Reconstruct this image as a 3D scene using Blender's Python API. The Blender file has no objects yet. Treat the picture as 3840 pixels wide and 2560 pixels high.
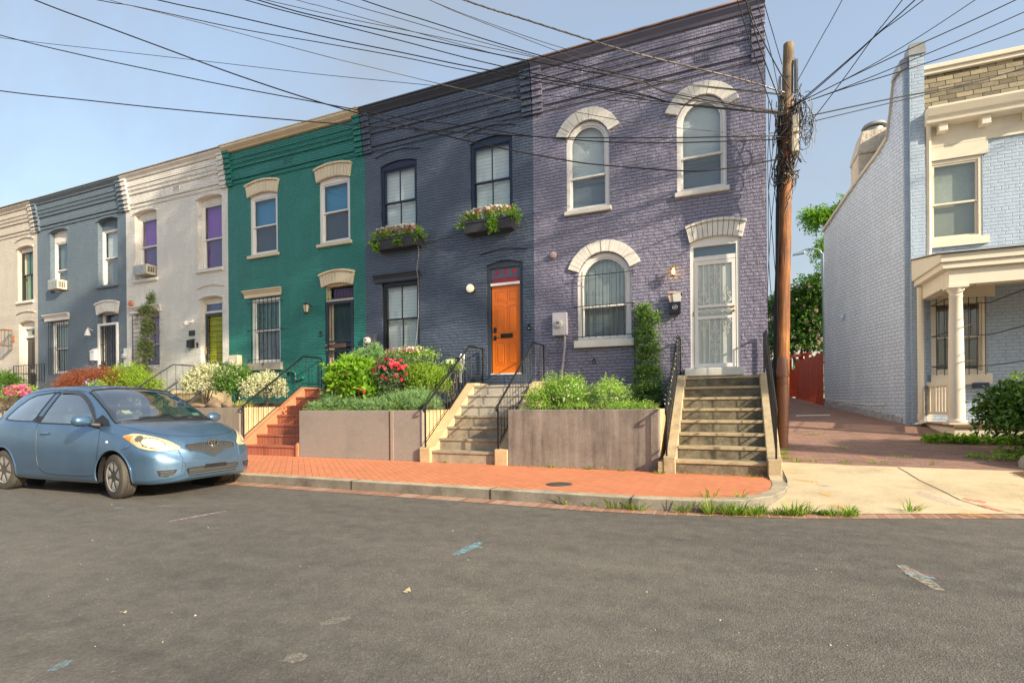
import bpy, bmesh, math, random
from math import sin, cos, pi, radians, sqrt, atan2
from mathutils import Vector, Matrix
from mathutils.geometry import tessellate_polygon
from mathutils.bvhtree import BVHTree
random.seed(11)
SC = bpy.context.scene
COL = SC.collection
# ------------------------------------------------------------------ camera
HC = 1.18
cam_d = bpy.data.cameras.new("camera")
cam = bpy.data.objects.new("camera", cam_d); COL.objects.link(cam)
yaw, roll = radians(22.65), radians(-0.48)
Rv = Vector((cos(yaw), sin(yaw), 0)); Fv = Vector((-sin(yaw), cos(yaw), 0)); Uv = Vector((0, 0, 1))
R3 = Rv*cos(roll) + Uv*sin(roll); U3 = -Rv*sin(roll) + Uv*cos(roll)
mw = Matrix((R3, U3, -Fv)).transposed().to_4x4(); mw.translation = (0, 0, HC)
cam.matrix_world = mw
cam_d.sensor_width = 36; cam_d.lens = 1955/3840*36; cam_d.shift_y = 236.5/3840
cam_d.clip_start = 0.05; cam_d.clip_end = 3000
SC.camera = cam
# ------------------------------------------------------------------ light
SUN_EL = radians(25); SUN_DIR = Vector((.934*cos(SUN_EL), -.357*cos(SUN_EL), sin(SUN_EL))).normalized()
w = bpy.data.worlds.new("World"); SC.world = w; w.use_nodes = True
nt = w.node_tree; bg = nt.nodes['Background']
sky = nt.nodes.new('ShaderNodeTexSky'); sky.sky_type = 'NISHITA'; sky.sun_disc = False
sky.sun_elevation = SUN_EL; sky.sun_rotation = atan2(SUN_DIR.x, SUN_DIR.y)
sky.air_density = 1.3; sky.dust_density = 3.0; sky.ozone_density = 2.0
# hazy morning air: thin high veil over the clear-sky model, with a few faint streaks of cirrus
tc = nt.nodes.new('ShaderNodeTexCoord'); mpp = nt.nodes.new('ShaderNodeMapping'); mpp.inputs['Scale'].default_value = (1.2, 3.5, 2.0); mpp.inputs['Rotation'].default_value = (.3, .2, .9)
cn_ = nt.nodes.new('ShaderNodeTexNoise'); cn_.inputs['Scale'].default_value = 1.6; cn_.inputs['Detail'].default_value = 7; cn_.inputs['Roughness'].default_value = .6
rp = nt.nodes.new('ShaderNodeValToRGB'); rp.color_ramp.elements[0].position = .40; rp.color_ramp.elements[0].color = (.50, .50, .50, 1); rp.color_ramp.elements[1].position = .75; rp.color_ramp.elements[1].color = (.78, .78, .78, 1)
mxs = nt.nodes.new('ShaderNodeMix'); mxs.data_type = 'RGBA'; mxs.inputs[7].default_value = (1.27, 1.38, 1.50, 1)
nt.links.new(tc.outputs['Generated'], mpp.inputs[0]); nt.links.new(mpp.outputs[0], cn_.inputs['Vector']); nt.links.new(cn_.outputs['Fac'], rp.inputs[0]); nt.links.new(rp.outputs[0], mxs.inputs[0])
nt.links.new(sky.outputs[0], mxs.inputs[6]); nt.links.new(mxs.outputs[2], bg.inputs[0]); bg.inputs[1].default_value = 0.15
sl = bpy.data.lights.new("sun", 'SUN'); sl.energy = 3.4; sl.angle = radians(0.8); sl.color = (1, .84, .62)
so = bpy.data.objects.new("sun", sl); COL.objects.link(so)
so.rotation_mode = 'QUATERNION'; so.rotation_quaternion = SUN_DIR.to_track_quat('Z', 'Y'); so.location = (20, -10, 20)
SC.view_settings.view_transform = 'Standard'; SC.view_settings.look = 'None'
SC.view_settings.exposure = 1.27; SC.view_settings.gamma = 1
SC.render.engine = 'CYCLES'
SC.render.resolution_x = 1024; SC.render.resolution_y = 682
# ------------------------------------------------------------------ node helpers
def newmat(name):
    m = bpy.data.materials.new(name); m.use_nodes = True
    return m, m.node_tree.nodes, m.node_tree.links, m.node_tree.nodes['Principled BSDF']
def c4(c): return (c[0], c[1], c[2], 1)
def N(ns, t, **k):
    n = ns.new('ShaderNode'+t)
    for a, b in k.items():
        if a.startswith('i_'):
            key = a[2:]; key = int(key) if key.isdigit() else key.replace('_', ' ')
            n.inputs[key].default_value = b
        else: setattr(n, a, b)
    return n
def mth(ns, ln, op, a, b=None, c=None, clamp=False):
    n = ns.new('ShaderNodeMath'); n.operation = op; n.use_clamp = clamp
    for i, x in enumerate((a, b, c)):
        if x is None: continue
        if isinstance(x, (int, float)): n.inputs[i].default_value = x
        else: ln.new(x, n.inputs[i])
    return n.outputs[0]
def mixc(ns, ln, f, a, b, mode='MIX'):
    n = ns.new('ShaderNodeMix'); n.data_type = 'RGBA'; n.blend_type = mode
    for i, x in ((0, f), (6, a), (7, b)):
        if isinstance(x, (int, float)): n.inputs[i].default_value = x
        elif isinstance(x, tuple): n.inputs[i].default_value = c4(x)
        else: ln.new(x, n.inputs[i])
    return n.outputs[2]
def noise(ns, ln, vec, scale, detail=4, rough=.55):
    n = N(ns, 'TexNoise', i_Scale=scale, i_Detail=detail, i_Roughness=rough)
    if vec is not None: ln.new(vec, n.inputs['Vector'])
    return n.outputs['Fac']
def ramp(ns, ln, f, stops):
    n = ns.new('ShaderNodeValToRGB'); e = n.color_ramp.elements
    while len(e) < len(stops): e.new(.5)
    for x, (p, c) in zip(e, stops): x.position = p; x.color = c4(c) if not isinstance(c, (int, float)) else (c, c, c, 1)
    ln.new(f, n.inputs[0]); return n.outputs[0]
def dk(c, k): return tuple(min(1, x*k) for x in c)
_mc = {}
def mat(name, col, rough=.6, metal=0, var=.12, vscale=3, bump=0, bscale=60, spec=.5, coat=0, col2=None, grime=0):
    """painted / plain surface with tone variation, grain and optional grime"""
    if name in _mc: return _mc[name]
    m, ns, ln, p = newmat(name)
    pos = N(ns, 'NewGeometry').outputs['Position']
    f = noise(ns, ln, pos, vscale, 6, .6)
    f2 = noise(ns, ln, pos, vscale*9, 3, .6)
    f = mth(ns, ln, 'ADD', mth(ns, ln, 'MULTIPLY', f, .7), mth(ns, ln, 'MULTIPLY', f2, .3))
    c = ramp(ns, ln, f, [(.3, dk(col, 1-var)), (.7, dk(col2 if col2 else col, 1+var))])
    if grime:
        g = noise(ns, ln, pos, 1.7, 8, .7)
        g = ramp(ns, ln, g, [(.45, 0.), (.72, 1.)])
        c = mixc(ns, ln, mth(ns, ln, 'MULTIPLY', g, grime), c, dk(col, .35))
    ln.new(c, p.inputs['Base Color'])
    p.inputs['Roughness'].default_value = rough; p.inputs['Metallic'].default_value = metal
    p.inputs['Specular IOR Level'].default_value = spec; p.inputs['Coat Weight'].default_value = coat
    if bump:
        h = noise(ns, ln, pos, bscale, 4, .65)
        b = N(ns, 'Bump'); b.inputs['Strength'].default_value = 1; b.inputs['Distance'].default_value = bump
        ln.new(h, b.inputs['Height']); ln.new(b.outputs[0], p.inputs['Normal'])
    _mc[name] = m; return m
def wall_uv(ns, ln):
    g = N(ns, 'NewGeometry')
    sp = N(ns, 'SeparateXYZ'); ln.new(g.outputs['Position'], sp.inputs[0])
    sn = N(ns, 'SeparateXYZ'); ln.new(g.outputs['True Normal'], sn.inputs[0])
    u = mth(ns, ln, 'SUBTRACT', mth(ns, ln, 'MULTIPLY', sp.outputs[1], sn.outputs[0]), mth(ns, ln, 'MULTIPLY', sp.outputs[0], sn.outputs[1]))
    c = N(ns, 'CombineXYZ'); ln.new(u, c.inputs[0]); ln.new(sp.outputs[2], c.inputs[1])
    return c.outputs[0], g.outputs['Position']
def brick(name, col, depth=.006, rough=.42, bw=.215, rh=.0675, mortar=.010, var=.10, mcol=None, mk=.8, peel=0, warp=.014, smooth=.55, lump=.006):
    """painted old brickwork: uneven courses, swollen paint, bricks standing proud at random"""
    if name in _mc: return _mc[name]
    m, ns, ln, p = newmat(name)
    uv, pos = wall_uv(ns, ln)
    nz = N(ns, 'TexNoise', i_Scale=2.3, i_Detail=3.0); ln.new(pos, nz.inputs['Vector'])
    sc = N(ns, 'VectorMath', operation='SUBTRACT'); ln.new(nz.outputs['Color'], sc.inputs[0]); sc.inputs[1].default_value = (.5, .5, .5)
    s2 = N(ns, 'VectorMath', operation='SCALE'); ln.new(sc.outputs[0], s2.inputs[0]); s2.inputs['Scale'].default_value = warp*4
    nz3 = N(ns, 'TexNoise', i_Scale=22.0, i_Detail=2.0); ln.new(pos, nz3.inputs['Vector'])
    sc3 = N(ns, 'VectorMath', operation='SUBTRACT'); ln.new(nz3.outputs['Color'], sc3.inputs[0]); sc3.inputs[1].default_value = (.5, .5, .5)
    s3 = N(ns, 'VectorMath', operation='SCALE'); ln.new(sc3.outputs[0], s3.inputs[0]); s3.inputs['Scale'].default_value = warp
    ad = N(ns, 'VectorMath', operation='ADD'); ln.new(uv, ad.inputs[0]); ln.new(s2.outputs[0], ad.inputs[1])
    ad2 = N(ns, 'VectorMath', operation='ADD'); ln.new(ad.outputs[0], ad2.inputs[0]); ln.new(s3.outputs[0], ad2.inputs[1])
    bt = N(ns, 'TexBrick', i_Scale=1.0); bt.offset = .5; bt.squash = .5; bt.squash_frequency = 6
    for k, v in (('Brick Width', bw), ('Row Height', rh), ('Mortar Size', mortar), ('Mortar Smooth', smooth), ('Bias', 0.0)): bt.inputs[k].default_value = v
    bt.inputs['Color1'].default_value = (0, 0, 0, 1); bt.inputs['Color2'].default_value = (1, 1, 1, 1); bt.inputs['Mortar'].default_value = (.5, .5, .5, 1)
    ln.new(ad2.outputs[0], bt.inputs['Vector'])
    rnd = bt.outputs['Color']; fac = bt.outputs['Fac']
    big = noise(ns, ln, pos, .9, 5, .6); fine = noise(ns, ln, pos, 45, 4, .65); mid = noise(ns, ln, pos, 9, 4, .6)
    tone = mth(ns, ln, 'ADD', mth(ns, ln, 'MULTIPLY', big, .6), mth(ns, ln, 'MULTIPLY', mid, .25))
    tone = mth(ns, ln, 'ADD', tone, mth(ns, ln, 'MULTIPLY', rnd, .15))
    c = ramp(ns, ln, tone, [(.3, dk(col, 1-var)), (.7, dk(col, 1+var))])
    mc = mcol if mcol else dk(col, mk)
    c = mixc(ns, ln, mth(ns, ln, 'MULTIPLY', fac, .9), c, mc)
    wz = N(ns, 'Mapping'); wz.inputs['Scale'].default_value = (3.5, 3.5, .8); ln.new(pos, wz.inputs[0])
    wf = ramp(ns, ln, noise(ns, ln, wz.outputs[0], 1.1, 8, .7), [(.50, 0.), (.80, .55)])
    c = mixc(ns, ln, wf, c, tuple(min(1., x*1.25+.03) for x in col))
    wd = ramp(ns, ln, noise(ns, ln, wz.outputs[0], 2.7, 7, .75), [(.56, 0.), (.82, .6)])
    c = mixc(ns, ln, wd, c, dk(col, .55))
    if peel:
        g = ramp(ns, ln, noise(ns, ln, pos, 6, 8, .7), [(.66, 0.), (.69, 1.)])
        c = mixc(ns, ln, mth(ns, ln, 'MULTIPLY', g, peel), c, (.30, .2, .15))
    ln.new(c, p.inputs['Base Color'])
    h = mth(ns, ln, 'MULTIPLY', fac, -depth)
    h = mth(ns, ln, 'ADD', h, mth(ns, ln, 'MULTIPLY', fine, .0022))
    h = mth(ns, ln, 'ADD', h, mth(ns, ln, 'MULTIPLY', mid, lump))
    h = mth(ns, ln, 'ADD', h, mth(ns, ln, 'MULTIPLY', rnd, mth(ns, ln, 'MULTIPLY', mth(ns, ln, 'SUBTRACT', 1.0, fac), depth*.95)))
    b = N(ns, 'Bump'); b.inputs['Strength'].default_value = 1; b.inputs['Distance'].default_value = 1.0
    ln.new(h, b.inputs['Height']); ln.new(b.outputs[0], p.inputs['Normal'])
    p.inputs['Roughness'].default_value = rough; p.inputs['Specular IOR Level'].default_value = .55
    _mc[name] = m; return m
def glassm(name, tint=(.9, .95, .95), refl=1.0, rough=.02, dark=0.0):
    """thin window glass: clear with a mirror sheen that grows at grazing angles"""
    if name in _mc: return _mc[name]
    m, ns, ln, p = newmat(name); ns.remove(p)
    out = [n for n in ns if n.type == 'OUTPUT_MATERIAL'][0]
    t = N(ns, 'BsdfTransparent'); t.inputs[0].default_value = c4(tint)
    g = N(ns, 'BsdfGlossy'); g.inputs['Roughness'].default_value = rough; g.inputs[0].default_value = (1, 1, 1, 1)
    pos = N(ns, 'NewGeometry').outputs['Position']
    b = N(ns, 'Bump'); b.inputs['Distance'].default_value = .004; b.inputs['Strength'].default_value = .35
    ln.new(noise(ns, ln, pos, 2.2, 2, .5), b.inputs['Height']); ln.new(b.outputs[0], g.inputs['Normal'])
    ge = N(ns, 'NewGeometry'); dp = N(ns, 'VectorMath', operation='DOT_PRODUCT'); ln.new(ge.outputs['Incoming'], dp.inputs[0]); ln.new(ge.outputs['Normal'], dp.inputs[1])
    cs = mth(ns, ln, 'SUBTRACT', 1., mth(ns, ln, 'ABSOLUTE', dp.outputs['Value']), clamp=True)
    f = mth(ns, ln, 'MULTIPLY', mth(ns, ln, 'ADD', .085, mth(ns, ln, 'MULTIPLY', mth(ns, ln, 'POWER', cs, 4.5), .9)), refl, clamp=True)
    mx = N(ns, 'MixShader'); ln.new(f, mx.inputs[0]); ln.new(t.outputs[0], mx.inputs[1]); ln.new(g.outputs[0], mx.inputs[2])
    ln.new(mx.outputs[0], out.inputs[0]); _mc[name] = m; return m
def stripem(name, col, period=.05, depth=.004, vert=False, dark=.75, rough=.6, duty=.2):
    """slatted blind, shutter or curtain: stripes belong to the cloth or slats"""
    if name in _mc: return _mc[name]
    m, ns, ln, p = newmat(name)
    uv, pos = wall_uv(ns, ln)
    s = N(ns, 'SeparateXYZ'); ln.new(uv, s.inputs[0])
    x = mth(ns, ln, 'FRACT', mth(ns, ln, 'DIVIDE', mth(ns, ln, 'ADD', s.outputs[0 if vert else 1], 50.), period))
    f = ramp(ns, ln, x, [(0, 1.), (duty, 0.), (1-duty*.4, 0.), (1, 1.)])
    ln.new(mixc(ns, ln, f, col, dk(col, dark)), p.inputs['Base Color'])
    b = N(ns, 'Bump'); b.inputs['Distance'].default_value = depth; ln.new(x, b.inputs['Height']); ln.new(b.outputs[0], p.inputs['Normal'])
    p.inputs['Roughness'].default_value = rough; _mc[name] = m; return m
def emis(name, col, e):
    m, ns, ln, p = newmat(name); p.inputs['Base Color'].default_value = c4(col)
    p.inputs['Emission Color'].default_value = c4(col); p.inputs['Emission Strength'].default_value = e
    return m
# ------------------------------------------------------------------ mesh helpers
def tag(o, label=None, cat=None, group=None, kind=None):
    for k, v in (('label', label), ('category', cat), ('group', group), ('kind', kind)):
        if v: o[k] = v
    return o
def thing(name, loc, label, cat, group=None, rz=0):
    o = bpy.data.objects.new(name, None); COL.objects.link(o); o.location = loc; o.rotation_euler = (0, 0, rz)
    o.empty_display_size = .2
    return tag(o, label, cat, group)
def wloc(o):
    v = Vector((0, 0, 0))
    while o is not None: v += o.location; o = o.parent
    return v
class MB:
    def __init__(s): s.v = []; s.f = []; s.m = []
    def add(s, vs, fs, mi=0):
        n = len(s.v); s.v += [tuple(x) for x in vs]; s.f += [tuple(i+n for i in q) for q in fs]; s.m += [mi]*len(fs); return s
    def quad(s, a, b, c, d, mi=0): return s.add([a, b, c, d], [(0, 1, 2, 3)], mi)
    def box(s, x0, x1, y0, y1, z0, z1, mi=0):
        return s.add([(x0,y0,z0),(x1,y0,z0),(x1,y1,z0),(x0,y1,z0),(x0,y0,z1),(x1,y0,z1),(x1,y1,z1),(x0,y1,z1)],
            [(0,3,2,1),(4,5,6,7),(0,1,5,4),(1,2,6,5),(2,3,7,6),(3,0,4,7)], mi)
    def hexa(s, b, t, mi=0):
        return s.add(list(b)+list(t), [(0,3,2,1),(4,5,6,7),(0,1,5,4),(1,2,6,5),(2,3,7,6),(3,0,4,7)], mi)
    def prism(s, poly, a, b, f, holes=(), mi=0, back=True, front=True, sides=True):
        """poly (2-D, any order) swept between depths a and b; f(u, w, depth) -> point"""
        polys = [list(poly)]+[list(h) for h in holes]
        flat = [q for P_ in polys for q in P_]
        tris = tessellate_polygon([[Vector((q[0], q[1], 0)) for q in P_] for P_ in polys])
        if front: s.add([f(q[0], q[1], a) for q in flat], tris, mi)
        if back: s.add([f(q[0], q[1], b) for q in flat], [t[::-1] for t in tris], mi)
        if sides:
            for P_ in polys:
                n = len(P_)
                s.add([f(q[0], q[1], a) for q in P_]+[f(q[0], q[1], b) for q in P_], [(i, (i+1) % n, (i+1) % n+n, i+n) for i in range(n)], mi)
        return s
    def ring(s, outer, inner, a, b, f, closed=True, mi=0):
        n = len(outer); m_ = n if closed else n-1
        vs = [f(q[0], q[1], a) for q in outer]+[f(q[0], q[1], a) for q in inner]+[f(q[0], q[1], b) for q in outer]+[f(q[0], q[1], b) for q in inner]
        fs = []
        for i in range(m_):
            j = (i+1) % n
            fs += [(i, j, n+j, n+i), (2*n+i, 3*n+i, 3*n+j, 2*n+j), (i, 2*n+i, 2*n+j, j), (n+i, n+j, 3*n+j, 3*n+i)]
        if not closed: fs += [(0, n, 3*n, 2*n), (n-1, 3*n-1, 4*n-1, 2*n-1)]
        return s.add(vs, fs, mi)
    def tube(s, pts, r, n=6, closed=False, mi=0):
        P_ = [Vector(p) for p in pts]; k = len(P_); R = r if isinstance(r, (list, tuple)) else [r]*k
        vs = []; prev = None
        for i, p in enumerate(P_):
            a = P_[(i-1) % k] if (closed or i > 0) else p; b = P_[(i+1) % k] if (closed or i < k-1) else p
            t = (b-a); t = t.normalized() if t.length > 1e-9 else Vector((0, 0, 1))
            if prev is None:
                u = t.orthogonal().normalized()
            else:
                u = (prev - t*prev.dot(t)); u = u.normalized() if u.length > 1e-6 else t.orthogonal().normalized()
            prev = u; w_ = t.cross(u)
            for j in range(n):
                an = 2*pi*j/n; vs.append(p+(u*cos(an)+w_*sin(an))*R[i])
        fs = []
        for i in range(k if closed else k-1):
            a0 = i*n; b0 = ((i+1) % k)*n
            for j in range(n): fs.append((a0+j, a0+(j+1) % n, b0+(j+1) % n, b0+j))
        if not closed: fs += [tuple(range(n))[::-1], tuple((k-1)*n+j for j in range(n))]
        return s.add(vs, fs, mi)
    def cyl(s, a, b, r, n=12, r2=None, mi=0): return s.tube([a, b], [r, r if r2 is None else r2], n, mi=mi)
    def lathe(s, prof, c, axis='z', n=20, mi=0):
        vs = []
        for r, h in prof:
            for j in range(n):
                an = 2*pi*j/n; x, y = r*cos(an), r*sin(an)
                q = {'z': (x, y, h), 'y': (x, h, y), 'x': (h, x, y)}[axis]
                vs.append((c[0]+q[0], c[1]+q[1], c[2]+q[2]))
        fs = [(i*n+j, i*n+(j+1) % n, (i+1)*n+(j+1) % n, (i+1)*n+j) for i in range(len(prof)-1) for j in range(n)]
        fs += [tuple(range(n)), tuple((len(prof)-1)*n+j for j in range(n))]
        return s.add(vs, fs, mi)
    def build(s, name, m, parent=None, smooth=False, bevel=0, local=False, weld=True, loc=None):
        if parent is not None: o0 = Vector((0, 0, 0)) if local else wloc(parent)
        else:
            if loc is None:
                xs = [q[0] for q in s.v]; ys = [q[1] for q in s.v]; zs = [q[2] for q in s.v]
                loc = ((min(xs)+max(xs))/2, (min(ys)+max(ys))/2, min(zs))
            o0 = Vector(loc)
        me = bpy.data.meshes.new(name)
        me.from_pydata([(q[0]-o0.x, q[1]-o0.y, q[2]-o0.z) for q in s.v], [], s.f)
        ms = m if isinstance(m, (list, tuple)) else [m]
        for x in ms: me.materials.append(x)
        if len(ms) > 1: me.polygons.foreach_set('material_index', s.m)
        if weld:
            bm = bmesh.new(); bm.from_mesh(me)
            if len(s.v) < 60000: bmesh.ops.remove_doubles(bm, verts=bm.verts, dist=1e-5)
            bmesh.ops.recalc_face_normals(bm, faces=bm.faces); bm.to_mesh(me); bm.free()
        if smooth:
            me.polygons.foreach_set('use_smooth', [True]*len(me.polygons))
            try: me.set_sharp_from_angle(angle=radians(40))
            except Exception: pass
        me.update()
        o = bpy.data.objects.new(name, me); COL.objects.link(o)
        if parent is not None: o.parent = parent
        else: o.location = o0
        if bevel:
            bv = o.modifiers.new('bevel', 'BEVEL'); bv.width = bevel; bv.segments = 2; bv.limit_method = 'ANGLE'; bv.angle_limit = radians(40)
        return o
def XZ(u, w_, d): return (u, d, w_)
def bz(name, m, parent, *boxes, **k):
    g = MB()
    for b in boxes: g.box(*b)
    return g.build(name, m, parent, **k)
def catmull(pts, sub=6):
    P_ = [Vector(p) for p in pts]; out = []
    for i in range(len(P_)-1):
        p0 = P_[max(i-1, 0)]; p1 = P_[i]; p2 = P_[i+1]; p3 = P_[min(i+2, len(P_)-1)]
        for k in range(sub):
            t = k/sub
            out.append(.5*((2*p1)+(p2-p0)*t+(2*p0-5*p1+4*p2-p3)*t*t+(3*p1-p0-3*p2+p3)*t*t*t))
    out.append(P_[-1]); return out
# ------------------------------------------------------------------ the row of houses
D = 10.85
WHT = mat('white_paint', (.74, .72, .66), .5, var=.08, grime=.28)
WHT2 = mat('white_trim_gloss', (.80, .79, .76), .35, var=.04, grime=.06)
BLK = mat('black_iron', (.012, .013, .015), .38, var=.2, bump=.001, bscale=90)
DARK = mat('dark_interior', (.012, .014, .016), .8)
GL = glassm('window_glass')
GLS = glassm('screened_glass', (.66, .70, .73), .9)
def outline(x0, x1, z0, z1, kind='flat', rise=.08, ins=0, n=14):
    """opening outline; z1 is the crown of the arch"""
    x0 += ins; x1 -= ins; z0 += ins; z1 -= ins
    if kind == 'flat': return [(x0, z0), (x1, z0), (x1, z1), (x0, z1)]
    w_ = x1-x0; c = (x0+x1)/2
    if kind == 'semi': R = w_/2; zc = z1-R; a = pi/2
    else: R = (w_*w_/4+rise*rise)/(2*rise); zc = z1-R; a = math.asin(min(1, w_/2/R))
    return [(x0, z0), (x1, z0)]+[(c+R*sin(a-2*a*i/n), zc+R*cos(a-2*a*i/n)) for i in range(n+1)]
def voussoirs(g, cx, zc, R0, R1, a0, a1, n, y0, y1, gap=.0022, jit=.006):
    rnd = random.Random(int((cx+50)*100))
    for i in range(n):
        p0 = a0+(a1-a0)*i/n; p1 = a0+(a1-a0)*(i+1)/n; ga = gap/((R0+R1)/2)
        p0 += ga/2; p1 -= ga/2; dy = rnd.uniform(-jit, jit); dr = rnd.uniform(-.006, .006)
        q = [(cx+R0*cos(p0), zc+R0*sin(p0)), (cx+(R1+dr)*cos(p0), zc+(R1+dr)*sin(p0)), (cx+(R1+dr)*cos(p1), zc+(R1+dr)*sin(p1)), (cx+R0*cos(p1), zc+R0*sin(p1))]
        g.hexa([(u, y0+dy, v) for u, v in q], [(u, y1, v) for u, v in q])
def seg_hood(root, x0, x1, z0, z1, m, y=D, name='window_hood', flare=.06, rise=.09):
    """arched brick hood with a drip course on top"""
    g = MB(); n = 11; w_ = x1-x0; c = (x0+x1)/2; rnd = random.Random(int((x0+60)*77))
    def arc(t, z, wd): return (c+wd*(t-.5), z-rise*(2*t-1)**2)
    for i in range(n):
        a, b = i/n, (i+1)/n; dy = rnd.uniform(-.004, .004)
        q = [arc(a+.004, z0+.0, w_-2*flare), arc(b-.004, z0, w_-2*flare), arc(b-.004, z1-.055, w_), arc(a+.004, z1-.055, w_)]
        g.hexa([(u, y-.05+dy, v) for u, v in q], [(u, y+.02, v) for u, v in q])
        q = [arc(a+.003, z1-.054, w_+.03), arc(b-.003, z1-.054, w_+.03), arc(b-.003, z1, w_+.03), arc(a+.003, z1, w_+.03)]
        g.hexa([(u, y-.085+dy, v) for u, v in q], [(u, y+.02, v) for u, v in q])
    return g.build(name, m, root, bevel=.006)
def flat_hood(root, x0, x1, z0, z1, m, y=D):
    g = MB(); h = z1-z0
    prof = [(0, z0), (.045, z0), (.05, z0+h*.45), (.075, z0+h*.55), (.085, z0+h*.72), (.12, z0+h*.80), (.125, z1-.012), (.0, z1)]
    for s, e in ((x0+.05, x1-.05),):
        pass
    vs = []; k = len(prof)
    for side, xx in ((-1, x0), (1, x1)):
        for p, z in prof:
            vs.append((xx-side*.055*(1-min(1, p/.12)), y-p, z))
    fs = [(i, (i+1) % k, k+(i+1) % k, k+i) for i in range(k)]+[tuple(range(k)), tuple(range(2*k-1, k-1, -1))]
    g.add(vs, fs); return g.build('window_hood', m, root, bevel=.004)
def eyebrow(g, x0, x1, z1, rise=.10, y=D, p=.035, n=12, h=.05):
    c = (x0+x1)/2; w_ = x1-x0
    for i in range(n):
        a, b = i/n, (i+1)/n
        za, zb = z1-rise*(2*a-1)**2, z1-rise*(2*b-1)**2
        xa, xb = x0+w_*a, x0+w_*b
        g.hexa([(xa, y-p, za-h), (xb, y-p, zb-h), (xb, y+.01, zb-h), (xa, y+.01, za-h)], [(xa, y-p, za), (xb, y-p, zb), (xb, y+.01, zb), (xa, y+.01, za)])
def window(root, x0, x1, z0, z1, kind='flat', rise=.08, rec=.10, fm=WHT2, cas=.07, sash=.035, meet=None, blind=None, blind2=None,
           muntin=False, sill=None, head=None, glass=None, glass2=None, y=D, split=None, headm=None):
    """double hung window: casing, two sashes, panes, blind, sill; head = top of the flat sash under an arched head panel"""
    zt = head if head else z1-cas; zb = z0+cas*.8; xa, xb = x0+cas, x1-cas
    meet = meet or (zt+zb)/2; yy = y+rec
    top = 'flat' if head or kind == 'flat' else kind
    inner = outline(xa, xb, zb, zt, top, rise)
    g = MB(); g.prism(outline(x0+.002, x1-.002, z0+.002, z1-.002, kind, rise), yy-.02, yy+.05, XZ, holes=[inner])
    wn = g.build('window', fm, root)
    if headm and head:
        g = MB(); o = outline(x0+.01, x1-.01, head+.02, z1-.01, kind, rise); g.prism(o, yy-.026, yy, XZ); g.build('head_panel', headm, wn)
    for nm, a, b, yo, kd, gl, bl in (('upper_sash', meet-.012, zt-.003, .0, top, glass or GL, blind), ('lower_sash', zb+.003, meet+.022, .035, 'flat', glass2 or glass or GL, blind2 or blind)):
        o = outline(xa+.003, xb-.003, a, b, kd, rise); i_ = outline(xa+.003+sash, xb-.003-sash, a+sash, b-sash, kd, rise)
        g = MB(); g.prism(o, yy+yo, yy+yo+.033, XZ, holes=[i_])
        if muntin: g.box((xa+xb)/2-.012, (xa+xb)/2+.012, yy+yo+.002, yy+yo+.028, a+sash-.004, b-sash*.5)
        s = g.build(nm, fm, wn)
        g = MB(); g.prism(outline(xa+.003+sash*.8, xb-.003-sash*.8, a+sash*.8, b-sash*.8, kd, rise), yy+yo+.014, yy+yo+.018, XZ, back=False, sides=False); g.build('pane', gl, wn)
        g = MB(); g.prism(outline(xa+.002, xb-.002, a+.002, b-.002, kd, rise), yy+.12-yo*.2, yy+.124, XZ, back=False, sides=False)
        g.build('blind', bl or DARK, wn)
    if sill: bz('sill', sill[1], wn, (x0-sill[2], x1+sill[2], y-sill[3], yy-.021, z0-sill[0], z0-.002), bevel=.008)
    return wn
def corbels(g, x0, x1, levels, y=D):
    """levels: (z0, z1, projection)"""
    for a, b, p in levels: g.box(x0, x1, y-p, y+.01, a, b)
LEV = [(7.600, 7.665, .028), (7.665, 7.720, .014), (7.720, 7.790, .05), (7.79, 8.02, .042), (8.020, 8.085, .075), (8.140, 8.205, .10), (8.085, 8.14, .078), (8.260, 8.325, .125), (8.205, 8.26, .103), (8.325, 8.46, .12)]
PIL = [(7.57, 7.635, .06), (7.635, 7.70, .085), (7.70, 7.77, .06), (7.77, 7.84, .10), (7.84, 7.91, .08), (7.91, 7.98, .12), (7.98, 8.05, .10), (8.05, 8.115, .145), (8.115, 8.19, .125), (8.19, 8.255, .165), (8.255, 8.33, .145), (8.33, 8.46, .18), (8.46, 8.52, .21)]
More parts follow.
